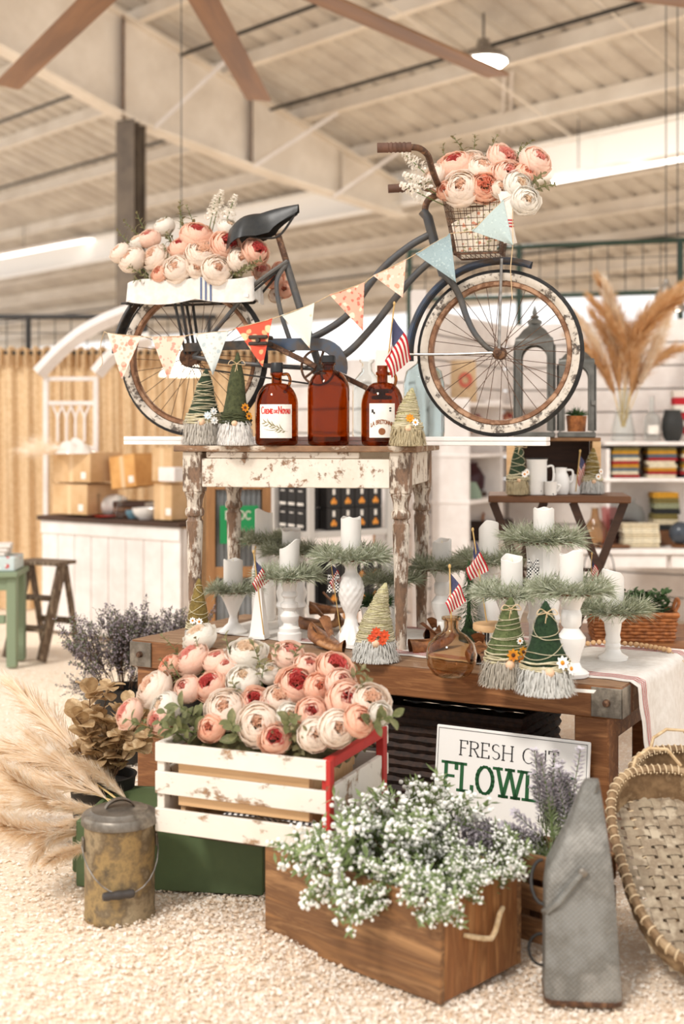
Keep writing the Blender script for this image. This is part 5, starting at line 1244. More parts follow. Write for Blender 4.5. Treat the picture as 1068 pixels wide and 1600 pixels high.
# ================================================================ TABLE RUNNER
rn = thing('table_runner', 'white scalloped runner with red stripes draped over the bench right end', 'runner', BF, BA)
def run(u, v, lift=0):
    s = u*2.28+.14; f0 = lerp(.30, .085, min(1, s/BW)); y = lerp(f0, .80 if s < 1.0 else .76, v)
    if v < .5: y += .010*math.sin(s*60)*(1-2*v)*(.5)
    if s <= BW+.01: return (s, min(y, BD-.004), BZ+.0035+lift+.0015*math.sin(s*11+v*6))
    q = s-BW-.01; o = .016+.05*min(1, q*2.2)*(.5+.5*math.sin(v*13+1))+.03*q
    return (BW+.008+o, y+.03*math.sin(v*9)*q+.10*q*(v-.2), BZ+.003-q*lerp(1.0, .84, v)+lift)
rc_ = part(rn, 'cloth', MB().grid(lambda u, v: run(u, v), 110, 26), linen, ang=180)
sr = MB()
for v0 in (.055, .086, .117, .87, .90, .93):
    def stripe(u, v):
        p = V(*run(.18+.82*u, v0+.009*v)); return p+V(.0022, 0, .0012)
    sr.grid(stripe, 100, 1)
part(rc_, 'red_stripe', sr, red_thread)
single('price_card', MB().box((0, 0, .001), (.065, .045, .0015)), paper, 'small white price card beside the bright green gnome', 'card', lw(912, 1080), BA+.15)

# ================================================================ CANDLES, RINGS, STANDS
def wreath_mesh(seed, R0=.085, n=1700, L_=.06, m_=sage):
    r = random.Random(seed); m = MB()
    m.tube([(R0*math.cos(a), R0*math.sin(a), 0) for a in [2*PI*k/24 for k in range(24)]], .007, 5, closed=True)
    for i in range(n):
        a = r.uniform(0, 2*PI); b = r.uniform(-.6, 3.7); c = V(R0*math.cos(a), R0*math.sin(a), 0); o = V(math.cos(a), math.sin(a), 0); tg = V(-o.y, o.x, 0)
        d = (o*math.cos(b)*.9+V(0, 0, math.sin(b)*.8)+tg*r.uniform(-.9, .9)).normalized(); s = L_*r.uniform(.5, 1.25); p = c+d*.004; w_ = d.cross(V(r.random(), r.random(), r.random())).normalized()*.0016
        q = p+d*s*.55; e = p+d*s+V(0, 0, -s*.15*r.random()); m.add([p-w_*.5, p+w_*.5, q+w_, e, q-w_], [(0,1,2,4), (4,2,3)])
    return m.mesh('needles', [m_], ang=180)
WRT = [wreath_mesh(1), wreath_mesh(2), wreath_mesh(3, .085, 1800, .066)]
def candle_mesh(cut, seed, h=.10, R0=.0375):
    r = random.Random(seed); n = 28; m = MB(); vs = []
    def top(a): return h+cut*R0*1.4*math.cos(a-2.2)-.006*abs(math.sin(a*1.5+seed))
    rows = [(R0*.97, 0, 0), (R0, .003, 0), (R0, 0, 1), (R0*.93, .0015, 1), (R0*.88, -.004, 1), (R0*.8, -.022, 1), (.001, -.026, 1)]
    for rr, dz, tp in rows:
        for k in range(n): a = 2*PI*k/n; vs.append((rr*math.cos(a), rr*math.sin(a), (top(a) if rr > .01 and tp else (h if tp else 0))+dz))
    m.add(vs, [(j*n+k, j*n+(k+1) % n, (j+1)*n+(k+1) % n, (j+1)*n+k) for j in range(len(rows)-1) for k in range(n)]+[tuple(range(n-1, -1, -1))])
    return m.mesh('wax_body', wax, ang=50)
CND = [candle_mesh(.0, 1), candle_mesh(.14, 2), candle_mesh(-.12, 3), candle_mesh(.3, 4)]
flame_m = mat('unlit plastic wick', (236,226,200), rough=.5); flame = MB().lathe([(.001, -.02), (.004, -.01), (.006, .0), (.003, .012), (.001, .018)], 8).mesh('wick', flame_m)
ST = {'goblet': [(.001, 0), (.055, 0), (.056, .006), (.045, .014), (.02, .035), (.014, .06), (.018, .07), (.03, .10), (.05, .14), (.052, .145), (.001, .14)],
 'turned': [(.001, 0), (.052, 0), (.052, .03), (.046, .036), (.046, .05), (.028, .06), (.026, .07), (.040, .085), (.042, .10), (.03, .115), (.024, .12), (.038, .135), (.038, .15), (.024, .158), (.024, .17), (.034, .18), (.034, .19), (.028, .2), (.034, .235), (.044, .245), (.001, .245)],
 'hobnail': [(.001, 0), (.062, 0), (.064, .01), (.05, .04), (.028, .075), (.022, .10), (.024, .115), (.04, .15), (.05, .19), (.05, .215), (.038, .25), (.024, .265), (.022, .28), (.03, .295), (.055, .305), (.056, .31), (.001, .306)],
 'tall': [(.001, 0), (.058, 0), (.06, .012), (.05, .02), (.036, .028), (.028, .045), (.034, .07), (.047, .105), (.049, .125), (.03, .15), (.026, .155), (.034, .165), (.036, .20), (.03, .215), (.04, .24), (.054, .255), (.056, .262), (.001, .26)],
 'pot': [(.001, 0), (.042, 0), (.044, .01), (.044, .05), (.05, .06), (.044, .075), (.05, .10), (.044, .12), (.052, .2), (.056, .215), (.001, .21)],
 'spool': [(.001, 0), (.05, 0), (.052, .01), (.03, .022), (.024, .035), (.028, .045), (.024, .055), (.028, .065), (.024, .08), (.028, .1), (.03, .12), (.05, .14), (.055, .15), (.001, .147)],
 'jar': [(.001, 0), (.045, 0), (.05, .01), (.05, .2), (.042, .22), (.04, .26), (.05, .27), (.05, .3), (.001, .3)]}
STM = {}
def stand_mesh(k):
    if k not in STM:
        wob = (lambda a, i: 1+(.05*math.sin(a*12+i*2.6) if 6 <= i <= 12 else (.06*math.cos(a*8) if i < 4 else 0))) if k == 'hobnail' else ((lambda a, i: 1+.03*math.cos(a*14)) if k == 'pot' else None)
        if k == 'hobnail':
            pr = ST[k]; fine = []
            for (r0_, z0_), (r1_, z1_) in zip(pr, pr[1:]):
                nn_ = max(1, int(abs(z1_-z0_)/.006)); fine += [(lerp(r0_, r1_, q/nn_), lerp(z0_, z1_, q/nn_)) for q in range(nn_)]
            fine.append(pr[-1])
            wob = lambda a, i: 1+(.045*math.cos(a*12)*math.cos(fine[i][1]*190) if .12 < fine[i][1] < .25 else (.05*math.cos(a*10) if .01 < fine[i][1] < .075 else 0))
            STM[k] = MB().lathe(fine, 72, None, 0, wob).mesh('stand_body', white_c); return STM[k], ST[k][-1][1]
        STM[k] = MB().lathe(ST[k], 48 if k == 'hobnail' else 32, None, 0, wob).mesh('stand_body', white_c)
    return STM[k], ST[k][-1][1]
def set_piece(px, by, ty, kind, cy, wr, i, slab, clab, wlab, d=None, rw=1.0, ring=True):
    b = lw(px, by) if d is None else V((px-HX)*d/F, d, BZ+.004); d = b.y
    me, h0 = stand_mesh(kind); H = (CH-(ty-HY)*d/F)-b.z; k = H/h0; kr = .95*min(1.25, max(.9, k))
    t = thing('candle_stand', slab, 'candle stand', b, group='white candle stands'); put('stand_body', me, t, scale=(kr, kr, k)); put('stand_rim', RIMM, t, (0, 0, H), scale=1)
    z = b.z+H+.004
    c = thing('pillar_candle', clab, 'candle', V(b.x, b.y, z), i*1.3, 'white pillar candles'); ht = (CH-(cy-HY)*d/F)-z; put('wax_body', CND[i % 4], c, scale=(1, 1, ht/.1)); put('wick', flame, c, (0, 0, ht-.02))
    if ring:
        t = thing('candle_ring', wlab, 'wreath', V(b.x, b.y, z+.012), i*1.1, 'sage green candle rings'); put('needles', WRT[i % 3], t, scale=(rw, rw, rw*.9))['kind'] = 'stuff'
        put('twig_ring', TWG, t, scale=(rw, rw, rw))
TWG = MB().tube([(.085*math.cos(a), .085*math.sin(a), -.002) for a in [2*PI*k/24 for k in range(24)]], .006, 5, closed=True).mesh('twig_ring', stem_b)
RIMM = MB().lathe([(.001, -.004), (.05, -.004), (.056, -.001), (.056, .003), (.001, .002)], 32).mesh('stand_rim', white_c)
SP = [(364,988,928,'goblet',873,.9,None,'left corner of the bench',), (412,0,850,'jar',797,1.0,5.30,'back row beneath the green sign'), (455,0,868,'pot',826,1.0,5.14,'back row behind the turned stand'),
      (452,1000,906,'turned',849,1.05,None,'left front beside the obelisk'), (548,1008,877,'hobnail',807,1.15,None,'centre between the table legs'), (612,0,912,'pot',880,1.0,4.98,'back beside the right table leg'),
      (690,0,892,'tall',843,1.05,5.0,'just right of the table legs'), (763,0,882,'jar',820,1.05,4.86,'back row behind the tilted flag'), (849,0,850,'pot',793,1.2,4.62,'tallest back spot below the tray table'),
      (799,0,934,'goblet',870,1.1,4.43,'middle above the sunflower gnome'), (892,1056,930,'tall',861,1.1,None,'right front beside the bright green gnome'), (957,1030,960,'spool',896,1.05,None,'far right on the striped runner')]
kname = {'goblet': 'flared goblet', 'jar': 'jar shaped', 'pot': 'ribbed pot', 'turned': 'ringed turned', 'hobnail': 'textured vase', 'tall': 'tall baluster', 'spool': 'short spool'}
for i, (px, by, ty, kd, cy, rw, d, where) in enumerate(SP):
    set_piece(px, by, ty, kd, cy, rw, i, 'white %s candle stand at the %s' % (kname[kd], where), 'white pillar candle at the %s' % where, 'sage green candle ring at the %s' % where, d, rw)
# obelisk, pot of greenery, slab, ribbons
ob = thing('ceramic_obelisk', 'white tapering ceramic obelisk at the bench left', 'ornament', lw(405, 997), .5)
part(ob, 'tower', MB().lathe([(.001, 0), (.045, 0), (.046, .006), (.041, .012), (.013, .2), (.015, .205), (.001, .222)], 4), white_c)
pg = thing('greenery_pot', 'white pot of dark greenery behind the right table leg', 'plant', V((588-HX)*4.82/F, 4.82, BZ+.004))
part(pg, 'pot', MB().lathe([(.001, 0), (.035, 0), (.05, .05), (.06, .12), (.062, .125), (.052, .125), (.05, .11), (.001, .1)], 24), white_c); put('needles', wreath_mesh(12, .03, 700, .05, darkgreen), pg, (0, 0, .135))
sb_ = lw(770, 1015); sl2 = thing('wood_riser', 'round slice of wood on legs behind the sage hat gnome', 'riser', sb_); part(sl2, 'slice', MB().lathe([(.001, .07), (.07, .07), (.073, .075), (.073, .09), (.07, .094), (.001, .094)], 24), pale_wood)
for k in range(3): part(sl2, 'leg', MB().tube([(.05*math.cos(k*2.1), .05*math.sin(k*2.1), 0), (.045*math.cos(k*2.1), .045*math.sin(k*2.1), .072)], .004, 6), dark_steel)
check = mat('buffalo check', (236,232,226), rough=.9); N = check.node_tree.nodes; ck = N.new('ShaderNodeTexChecker'); ck.inputs['Scale'].default_value = 90; ck.inputs[1].default_value = lin((238,234,228)); ck.inputs[2].default_value = lin((34,32,32))
tcn = N.new('ShaderNodeTexCoord'); check.node_tree.links.new(tcn.outputs['Object'], ck.inputs[0]); check.node_tree.links.new(ck.outputs[0], N['Principled BSDF'].inputs['Base Color'])
def ribbon(lab, p, s):
    m = MB()
    for sg in (-1, 1): m.grid(lambda u, v: (sg*.045*math.sin(PI*u)*.9, -.006-.02*math.sin(PI*u*2), .05*math.sin(2*PI*u)*.7+(v-.5)*.035), 12, 2); m.grid(lambda u, v: (sg*(.012+.02*u)+(v-.5)*.03, -.01, -.075*u), 6, 2)
    o = single('ribbon_bow', m, check, lab, 'ribbon', M=TR(p) @ SC(s, s, s), group='check ribbons', ang=180); return o
ribbon('black and white check bow beside the textured vase stand', at(521, 908, 4.66), .55); ribbon('black and white check bow under the tallest candle', at(832, 885, 4.53), .55); ribbon('check bow by the far right candle ring', at(872, 905, 4.4), .4)
# more flags
flag('small flag upright between the two left candle rings', at(412, 992, 4.72), at(396, 862, 4.72), .075, 2, .1)
flag('small flag tucked behind the left flag', at(398, 985, 5.0), at(397, 855, 5.0), .04, 2, 2.6)
flag('small flag leaning behind the check bow', at(532, 990, 4.66), at(515, 868, 4.66), .06, 2, .2)
flag('small flag rising from the smoky glass jug', at(705, 985, 4.10), at(702, 885, 4.10), .085, 2, .1)
flag('small flag between the middle candles', at(762, 985, 4.62), at(786, 828, 4.62), .095, 2, 2.9)
flag('tiny flag above the far right candle ring', at(922, 940, 4.7), at(920, 865, 4.7), .05, 1, 2.7)
# smoky demijohn
bottle('smoky_demijohn', 'round smoky glass demijohn at the bench front edge', 705, 4.10, BZ+.002, [(.045, 0), (.06, .008), (.078, .035), (.082, .07), (.074, .105), (.05, .13), (.03, .142), (.024, .155), (.024, .178), (.032, .182), (.032, .19)], amber_dk, 'jug', .004, 40)
# wooden clogs
clogm = mat('brown leather', (150,98,58), [(112,68,38), (176,126,82)], 16, .5, 0, .15, det=5)
def clog(lab, p, rz, s, pitch=0):
    t = thing('wooden_shoe', lab, 'shoe', M=TR(p) @ RZ(rz) @ RY(pitch) @ SC(s, s, s), group='brown shoes on the bench')
    def sh(u, v, k=1):
        a = 2*PI*v; x = lerp(-.09, .10, u); w_ = (.030+.012*math.sin(PI*min(1, u*1.2)))*math.sin(PI*min(.98, .06+u*.93))**.45*k; top = lerp(.066, .020, u**.8)+.03*max(0, u-.82)*5
        z = .002+(.5+.5*math.sin(a))*top+.05*max(0, u-.85); return (x, w_*math.cos(a), max(z, .001))
    part(t, 'upper', MB().grid(lambda u, v: sh(u, v), 14, 18), clogm, ang=180)
    part(t, 'opening', MB().grid(lambda u, v: (lerp(-.075, .0, u), (v-.5)*.045*math.sin(PI*(.1+.8*u)), .060-.022*u), 6, 4), mat('shoe lining', (70,44,28), rough=.8) if 'shoe lining' not in MATS else MATS['shoe lining'])
    part(t, 'tongue_flap', MB().grid(lambda u, v: (-.02+.05*u, (v-.5)*.05*(1-.5*u), .10-.055*u+.01*math.sin(v*PI)), 6, 4), clogm, ang=180)
for q in ((500, 985, -.6, 1.0, 'brown shoe left of the pair in front of the textured vase', -.2), (508, 1012, -.9, 1.05, 'brown shoe with toe toward the camera before the textured vase', .15), (545, 985, 2.3, .9, 'brown shoe standing behind the front pair', -.3), (512, 960, .3, .9, 'brown shoe behind the ringed turned stand', 0),
          (676, 1016, .5, 1.0, 'brown shoe just left of the smoky demijohn', -.2), (676, 1000, 1.2, .8, 'brown shoe at the foot of the back table leg', 0), (748, 1030, 1.4, 1.0, 'brown shoe between the demijohn and the sage hat gnome', -.3), (868, 1002, .4, .9, 'brown shoe behind the bright green gnome', -.2)):
    clog(q[4], lw(q[0], q[1]), q[2], q[3], q[5])
# bead garland
bg_ = thing('bead_garland', 'pale wooden bead garland along the runner at the right', 'garland', lw(980, 1012)); r = random.Random(3); bme_ = MB().sphere((0,0,0), 1, 10, 7).mesh('bead', pale_wood)
pth = smooth_path([lw(905, 1012), lw(940, 1008), lw(985, 1011), lw(1020, 1016), lw(1046, 1021)], 9); o_ = lw(980, 1012)
Ln = 0; last = None
for q in pth:
    if last is None or (q-last).length > .017: put('bead', bme_, bg_, q-o_+V(0, 0, .011), scale=r.uniform(.0085, .0105)); last = q
part(bg_, 'cord', MB().tube([q-o_+V(0, 0, .009) for q in pth]+[pth[-1]-o_+V(.05, -.03, -.03), pth[-1]-o_+V(.07, -.06, -.15)], .0016, 5), twine)
# ================================================================ SECOND DISPLAY BEHIND THE BENCH (tray table, crate, lanterns)
b2 = thing('low_bench', 'low brown bench behind the right end of the workbench', 'bench', V(.62, 5.32, 0), math.radians(-4))
part(b2, 'top', MB().box((.58, .31, .48), (1.16, .62, .04), b=.004), bench_wood)
for x in (.06, 1.10):
    for y in (.05, .57): part(b2, 'leg', MB().box((x, y, .23), (.07, .07, .46), b=.004), dark_wood)
tt = thing('tray_table', 'brown folding tray table with crossed legs', 'table', V(.945, 5.62, .5), math.radians(-7))
part(tt, 'top', MB().box((0, 0, .595), (.60, .36, .03), b=.004), tray_wood)
for x in (-.17, .17):
    for sg in (-1, 1): part(tt, 'crossed_leg', MB().beam((x-sg*.11, -.13+.02*(sg+1), 0.0), (x+sg*.11, -.13+.02*(sg+1), .58), .02, .035), dark_wood)
part(tt, 'stretcher', MB().tube([(-.2, -.11, .29), (.2, -.11, .29)], .008, 8), dark_wood)
TZ = 1.112
oc = thing('open_crate', 'wooden crate lying on its side on the tray table', 'crate', V(.945, 5.745, TZ), math.radians(-7))
CWw, CHH = .41, .245
for z in (.008, CHH-.008): part(oc, 'side_board', MB().box((0, 0, z), (CWw, .2, .016), b=.002), box_wood)
for x in (-CWw/2+.018, CWw/2-.018): part(oc, 'end_board', MB().box((x, 0, CHH/2), (.036, .2, CHH-.034), b=.002), pale_wood)
part(oc, 'bottom_board', MB().box((0, .095, CHH/2), (CWw-.074, .01, CHH-.034)), dark_wood)
lan_m = mat('pewter grey metal', (120,118,112), (96,94,88), 10, .45, .5)
def lantern(lab, x, y, z, w_, h, rz, inside=None):
    t = thing('arched_lantern', lab, 'lantern', V(x, y, z), rz, 'arched metal lanterns'); W2 = w_/2; hb = h*.70; th = w_*.09
    part(t, 'base', MB().box((0, 0, .012), (w_*1.04, w_*1.04, .024), b=.004), lan_m)
    for k in range(4):
        M = RZ(PI/2*k); fr = MB(); ia = W2-th*1.7; n = 14; zc = hb-ia*1.05
        inn = [(-ia, .03)]+[(-ia*math.cos(PI*i/n), zc+ia*math.sin(PI*i/n)*1.05) for i in range(n+1)]+[(ia, .03)]
        W3 = W2-.003; out_ = [(-W3, .024)]+[(-W3+2*W3*i/n if 0 < i < n else (-W3 if i == 0 else W3), hb+th*.4) for i in range(n+1)]+[(W3, .024)]
        vs = [(a, -W2, b) for a, b in inn]+[(a, -W2, b) for a, b in out_]+[(a, -W2+th, b) for a, b in inn]; N_ = len(inn)
        fr.add(vs, [(N_+i, i, i+1, N_+i+1) for i in range(N_-1)]+[(i, 2*N_+i, 2*N_+i+1, i+1) for i in range(N_-1)], M)
        fr.tube([M @ V(a, -W2-.002, b) for a, b in inn], .005, 5)
        part(t, 'arched_side', fr, lan_m)
    zt = hb+th*.4
    part(t, 'dome', MB().lathe([(W2*1.38, zt-.004), (W2*1.40, zt+.004), (W2*1.34, zt+.02), (W2*1.15, zt+h*.05), (W2*.8, zt+h*.10), (W2*.45, zt+h*.13), (W2*.42, zt+h*.15), (W2*.2, zt+h*.16)], 4, RZ(PI/4)), lan_m, ang=70)
    part(t, 'finial', MB().lathe([(W2*.36, zt+h*.15), (W2*.38, zt+h*.17), (W2*.16, zt+h*.19), (W2*.24, zt+h*.205), (W2*.1, zt+h*.22), (W2*.13, zt+h*.235), (.001, h)], 12), lan_m)
    part(t, 'latch', MB().box((W2*.9, -W2-.006, h*.33), (.02, .012, .022), b=.003), lan_m)
    return t
LZ = TZ+CHH
lantern('tall grey arched lantern on the crate behind the front wheel', .862, 5.73, LZ, .172, .59, math.radians(-10))
lantern('shorter grey arched lantern beside the tall one on the crate', 1.046, 5.715, LZ, .160, .46, math.radians(-10))
cand = thing('potted_grass', 'small wicker pot of dark grass inside the shorter lantern', 'plant', V(1.046, 5.715, LZ+.026)); part(cand, 'pot', MB().lathe([(.001, 0), (.04, 0), (.046, .07), (.04, .07), (.001, .06)], 16), wick_o); put('needles', wreath_mesh(31, .015, 260, .04, darkgreen), cand, (0, 0, .07))
# enamelware
def ware(name, lab, cat, px, d, pr, m_=white_c, handle=None, z=TZ):
    t = thing(name, lab, cat, V((px-HX)*d/F, d, z)); part(t, 'vessel', MB().lathe(pr, 24), m_)
    if handle: part(t, 'handle', MB().tube(smooth_path(handle, 5), .005, 6), m_)
    return t
enam = mat('speckled enamel', (238,234,228), [(238,234,228), (50,48,60)], 14, .25, lo=.62, hi=.68)
t = ware('enamel_pot', 'tall chipped white enamel pot on the tray table', 'pot', 838, 5.52, [(.001, 0), (.042, 0), (.044, .005), (.044, .145), (.047, .15), (.047, .155), (.041, .155), (.04, .02), (.001, .015)], enam, [(.044, 0, .12), (.07, 0, .12), (.07, 0, .06), (.044, 0, .05)]); part(t, 'black_rim', MB().tube([(.046*math.cos(a), .046*math.sin(a), .155) for a in [2*PI*k/24 for k in range(24)]], .003, 5, closed=True), blackp)
ware('white_pitcher', 'white ceramic pitcher on the tray table', 'pitcher', 876, 5.56, [(.001, 0), (.03, 0), (.036, .02), (.037, .06), (.03, .085), (.024, .095), (.026, .115), (.022, .115), (.02, .095), (.001, .08)], white_c, [(.026, 0, .105), (.05, 0, .1), (.048, 0, .06), (.036, 0, .05)])
ware('white_cup', 'small chipped white enamel cup on the tray table', 'cup', 860, 5.47, [(.001, 0), (.024, 0), (.026, .004), (.026, .055), (.028, .058), (.024, .058), (.023, .01), (.001, .008)], enam, [(.026, 0, .045), (.04, 0, .04), (.026, 0, .015)])
ware('white_dome', 'white domed ceramic jar on the tray table', 'jar', 897, 5.6, [(.001, 0), (.034, 0), (.036, .01), (.034, .05), (.02, .078), (.006, .084), (.001, .086)], white_c)
flag('small flag among the white enamelware', at(899, 768, 5.56), at(906, 705, 5.56), .075, 1, .1)
gnome('gnome in dark green hat on the left end of the tray table', V((808-HX)*5.5/F, 5.5, TZ), .235, .10, 'green', 'tan', .05, 4, [(.5, .15, .016, whf, yel), (.9, .2, .016, whf, yel)], True, .66, 21, 320)
gnome('gnome in moss hat on the right end of the tray table', V((924-HX)*5.58/F, 5.58, TZ), .20, .105, 'moss', 'silver', .05, 6, [(.4, .15, .015, whf, yel), (.8, .3, .014, whf, yel)], False, .66, 22, 320)
# planted wicker basket
pbk = wicker_box('wicker_planter', 'honey wicker basket of green plants on the low bench', 'basket', TR(1.235, 5.47, .5) @ RZ(math.radians(-4)), .35, .2, .115, wick_o, 10, 8, .92)
part(pbk, 'handle', MB().tube(smooth_path([(.175, 0, .1), (.2, 0, .15), (.19, 0, .17), (.17, 0, .12)], 5), .008, 6), wick_o)
hb2 = MB(); r = random.Random(14)
for i in range(420):
    c = V(r.uniform(-.02, .15), r.uniform(-.07, .07), .09+.11*r.random()); leaf_mesh(hb2, TR(c) @ RZ(r.uniform(0, 6.3)) @ RY(r.uniform(-1.2, .3)), .03, .02, .2, .2)
bp2 = thing('boxwood_plant', 'small dark green leafy plant in the honey wicker planter', 'plant', V(1.235, 5.47, .5), math.radians(-4)); part(bp2, 'leaves', hb2, darkgreen, ang=180, kind='stuff'); part(bp2, 'soil', MB().box((.06, 0, .08), (.2, .14, .02)), dark_wood)

# ================================================================ WHITE HUTCH ON THE RIGHT
HD = 8.6
def hx(px, d=HD): return (px-HX)*d/F
def hz(py, d=HD): return CH-(py-HY)*d/F
ht = thing('white_hutch', 'white wooden shelf unit standing on a white table at the right', 'shelf', V(hx(945), HD, 0))
zt, zm, zb = hz(690), hz(747), hz(852)
for z in (zt, zm): part(ht, 'shelf_board', MB().box((.42, .14, z-.0125), (.86, .30, .025), b=.003), white_p)
part(ht, 'side_panel', MB().box((.02, .14, (zb+zt)/2-.02), (.025, .28, zt-zb-.06), b=.003), white_p); part(ht, 'side_panel', MB().box((.83, .14, (zb+zt)/2-.02), (.025, .28, zt-zb-.06), b=.003), white_p)
part(ht, 'back_panel', MB().box((.42, .285, (zb+zt)/2), (.82, .012, zt-zb)), white_p)
wt = thing('white_table', 'white table with small dark drawer pulls under the hutch', 'table', V(hx(893), HD-.22, 0), math.radians(-2))
part(wt, 'top', MB().box((.6, .26, zb-.02), (1.25, .56, .035), b=.004), white_p)
for i in range(2):
    dr = part(wt, 'drawer_front', MB().box((.3+.58*i, .01, zb-.085), (.55, .02, .085), b=.003), white_p); part(dr, 'drawer_pull', MB().box((.3+.58*i-.15, -.01, zb-.06), (.035, .02, .015), b=.003), blackp)
for x in (.05, 1.15):
    for y in (.06, .46): part(wt, 'leg', MB().box((x, y, (zb-.13)/2), (.07, .07, zb-.13), b=.004), white_p)
part(wt, 'frame_box', MB().box((.6, .26, zb-.085), (1.15, .46, .09)), white_p)
CB_ = {'mustard': (204,150,44), 'slate': (92,108,120), 'cream': (232,220,192), 'red': (168,40,44), 'olive': (122,108,58), 'sage': (150,152,120), 'black': (44,44,42), 'oat': (214,198,166)}
BMT = {k: mat('%s knit' % k, v, tuple(int(q*.85) for q in v), 60, .95, bump=.4, bs=90) for k, v in CB_.items()}
def blanket_stack(name, cat, colors, px0, px1, z0, th, d, where, dep=.2, seed=0):
    r = random.Random(seed); n = len(colors); w_ = (px1-px0)*d/F; x = ((px0+px1)/2-HX)*d/F
    onames = ['lowest', 'second', 'third', 'fourth', 'fifth', 'sixth', 'seventh', 'eighth', 'topmost']
    for i, c in enumerate(colors):
        t = thing(name, '%s folded %s %s from the bottom in the %s' % (c, cat, onames[i], where) if i else '%s folded %s at the bottom of the %s' % (c, cat, where), cat, V(x+r.uniform(-.008, .008), d+dep/2, z0+i*th+.0005), r.uniform(-.04, .04), '%ss in the %s' % (cat, where))
        for q in range(2): part(t, 'fold', MB().box((0, 0, th*(.25+.5*q)), (w_*(1-.02*q), dep, th*.49), b=th*.2), BMT[c])
B1 = ['red', 'cream', 'slate', 'mustard', 'red', 'cream', 'slate', 'mustard', 'olive']; B2 = ['cream', 'red', 'mustard', 'cream', 'cream', 'red', 'slate', 'mustard', 'olive']; B3 = ['slate', 'red', 'cream', 'mustard', 'olive', 'red', 'cream', 'mustard', 'olive']
th = (zt-.025-zm)*.93/9
for k, (cs, a, b, wn) in enumerate(((B1, 956, 998, 'left stack on the hutch'), (B2, 1012, 1057, 'middle stack on the hutch'), (B3, 1066, 1108, 'right stack on the hutch'))): blanket_stack('folded_blanket', 'blanket', cs, a, b, zm, th, HD+.01, wn, .2, k)
blanket_stack('folded_linen', 'linen', ['oat', 'cream', 'oat', 'cream', 'oat'], 974, 1032, zb, .031, HD-.18, 'pile on the white table', .16, 7)
blanket_stack('folded_throw', 'throw', ['black', 'oat', 'olive', 'black', 'sage', 'olive', 'mustard'], 1021, 1062, zb+.10, .036, HD+.0, 'olive pile on the white table', .16, 8)
single('wooden_box', MB().box((0, 0, .05), (.2, .16, .098), b=.004), tray_wood, 'brown wooden box under the olive pile of throws', 'box', V(hx(1042), HD+.08, zb))
single('dark_basket', MB().lathe([(.001, 0), (.11, 0), (.13, .15), (.12, .16), (.11, .15), (.001, .1)], 20), wick, 'black basket at the back of the white table', 'basket', V(hx(975), HD+.13, zb))
bottle('glass_cloche', 'clear glass cloche on the white table behind the linens', 988, 8.72, zb+.0, [(.08, 0), (.082, .02), (.08, .2), (.06, .25), (.02, .275), (.008, .28), (.014, .29), (.014, .305), (.001, .31)], clear, 'cloche')
bottle('amber_demijohn', 'round amber glass bottle at the left end of the white table', 929, 8.45, zb, [(.05, 0), (.085, .03), (.09, .08), (.07, .14), (.03, .19), (.022, .25), (.03, .26)], amber_dk)
bottle('pink_vase', 'tall pink glass vase on the white table', 951, 8.55, zb, [(.04, 0), (.05, .01), (.042, .06), (.05, .2), (.055, .26)], glass('pink glass', (236,196,196)), 'vase')
single('cutting_board', MB().box((0, 0, .012), (.2, .1, .022), b=.006), tray_wood, 'small wooden board at the edge of the white table', 'board', V(hx(958, 8.4), 8.40, zb))
db = thing('dark_globe', 'dark grey globe on a small wood foot on the white table', 'ornament', V(hx(1064, 8.42), 8.45, zb)); part(db, 'globe', MB().sphere((0, 0, .095), .075, 16, 10), mat('slate glaze', (60,66,74), rough=.2)); part(db, 'foot', MB().lathe([(.001, 0), (.06, 0), (.06, .012), (.03, .022), (.001, .024)], 16), tray_wood)
wl = thing('wire_lantern', 'black wire lantern with white candle in front of the white table', 'lantern', V(hx(935, 8.1), 8.1, hz(915, 8.1))); part(wl, 'bail', MB().tube(smooth_path([(-.1, 0, .02), (-.085, 0, .17), (0, 0, .27), (.085, 0, .17), (.1, 0, .02)], 5), .004, 6), blackp); part(wl, 'candle', MB().lathe([(.001, 0), (.062, 0), (.064, .005), (.064, .165), (.055, .17), (.001, .16)], 20), wax); part(wl, 'stand', MB().lathe([(.001, -hz(915, 8.1)), (.12, -hz(915, 8.1)), (.1, -.02), (.11, -.005), (.001, 0)], 20), white_p)
# on top of the hutch
vz = zt
pv = bottle('glass_vase', 'clear glass vase holding golden pampas on the hutch', 973, 8.72, vz, [(.07, 0), (.08, .01), (.078, .07), (.055, .19), (.034, .27), (.034, .34), (.038, .35)], clear, 'vase')
r = random.Random(31); vb = V(hx(973, 8.72), 8.72, vz+.1)
for i, (tx, ty) in enumerate(sorted(((930,492),(945,470),(958,462),(972,455),(990,468),(1006,478),(1020,492),(1040,492),(965,500),(985,500),(1000,520),(940,520),(1015,515)))):
    tp = at(tx, ty, 8.72+r.uniform(-.15, .15)); place_plume(PLG[i % 3] if i % 3 else PLP[i % 3], vb+V(r.uniform(-.01, .01), r.uniform(-.01, .01), 0), tp, 'golden pampas plume in the hutch vase, %s from the left' % ORD[i], 'golden pampas in the vase', r.uniform(0, 6))
cbt = bottle('clear_bottle', 'clear glass bottle with paper label on the hutch', 1018, 8.7, vz, [(.05, 0), (.056, .01), (.056, .14), (.05, .17), (.02, .2), (.016, .3), (.022, .305)], clear); part(cbt, 'paper_label', MB().grid(lambda u, v: (.0572*math.cos(-PI/2+(u-.5)*1.4), .0572*math.sin(-PI/2+(u-.5)*1.4), .05+.06*v), 8, 1), paper)
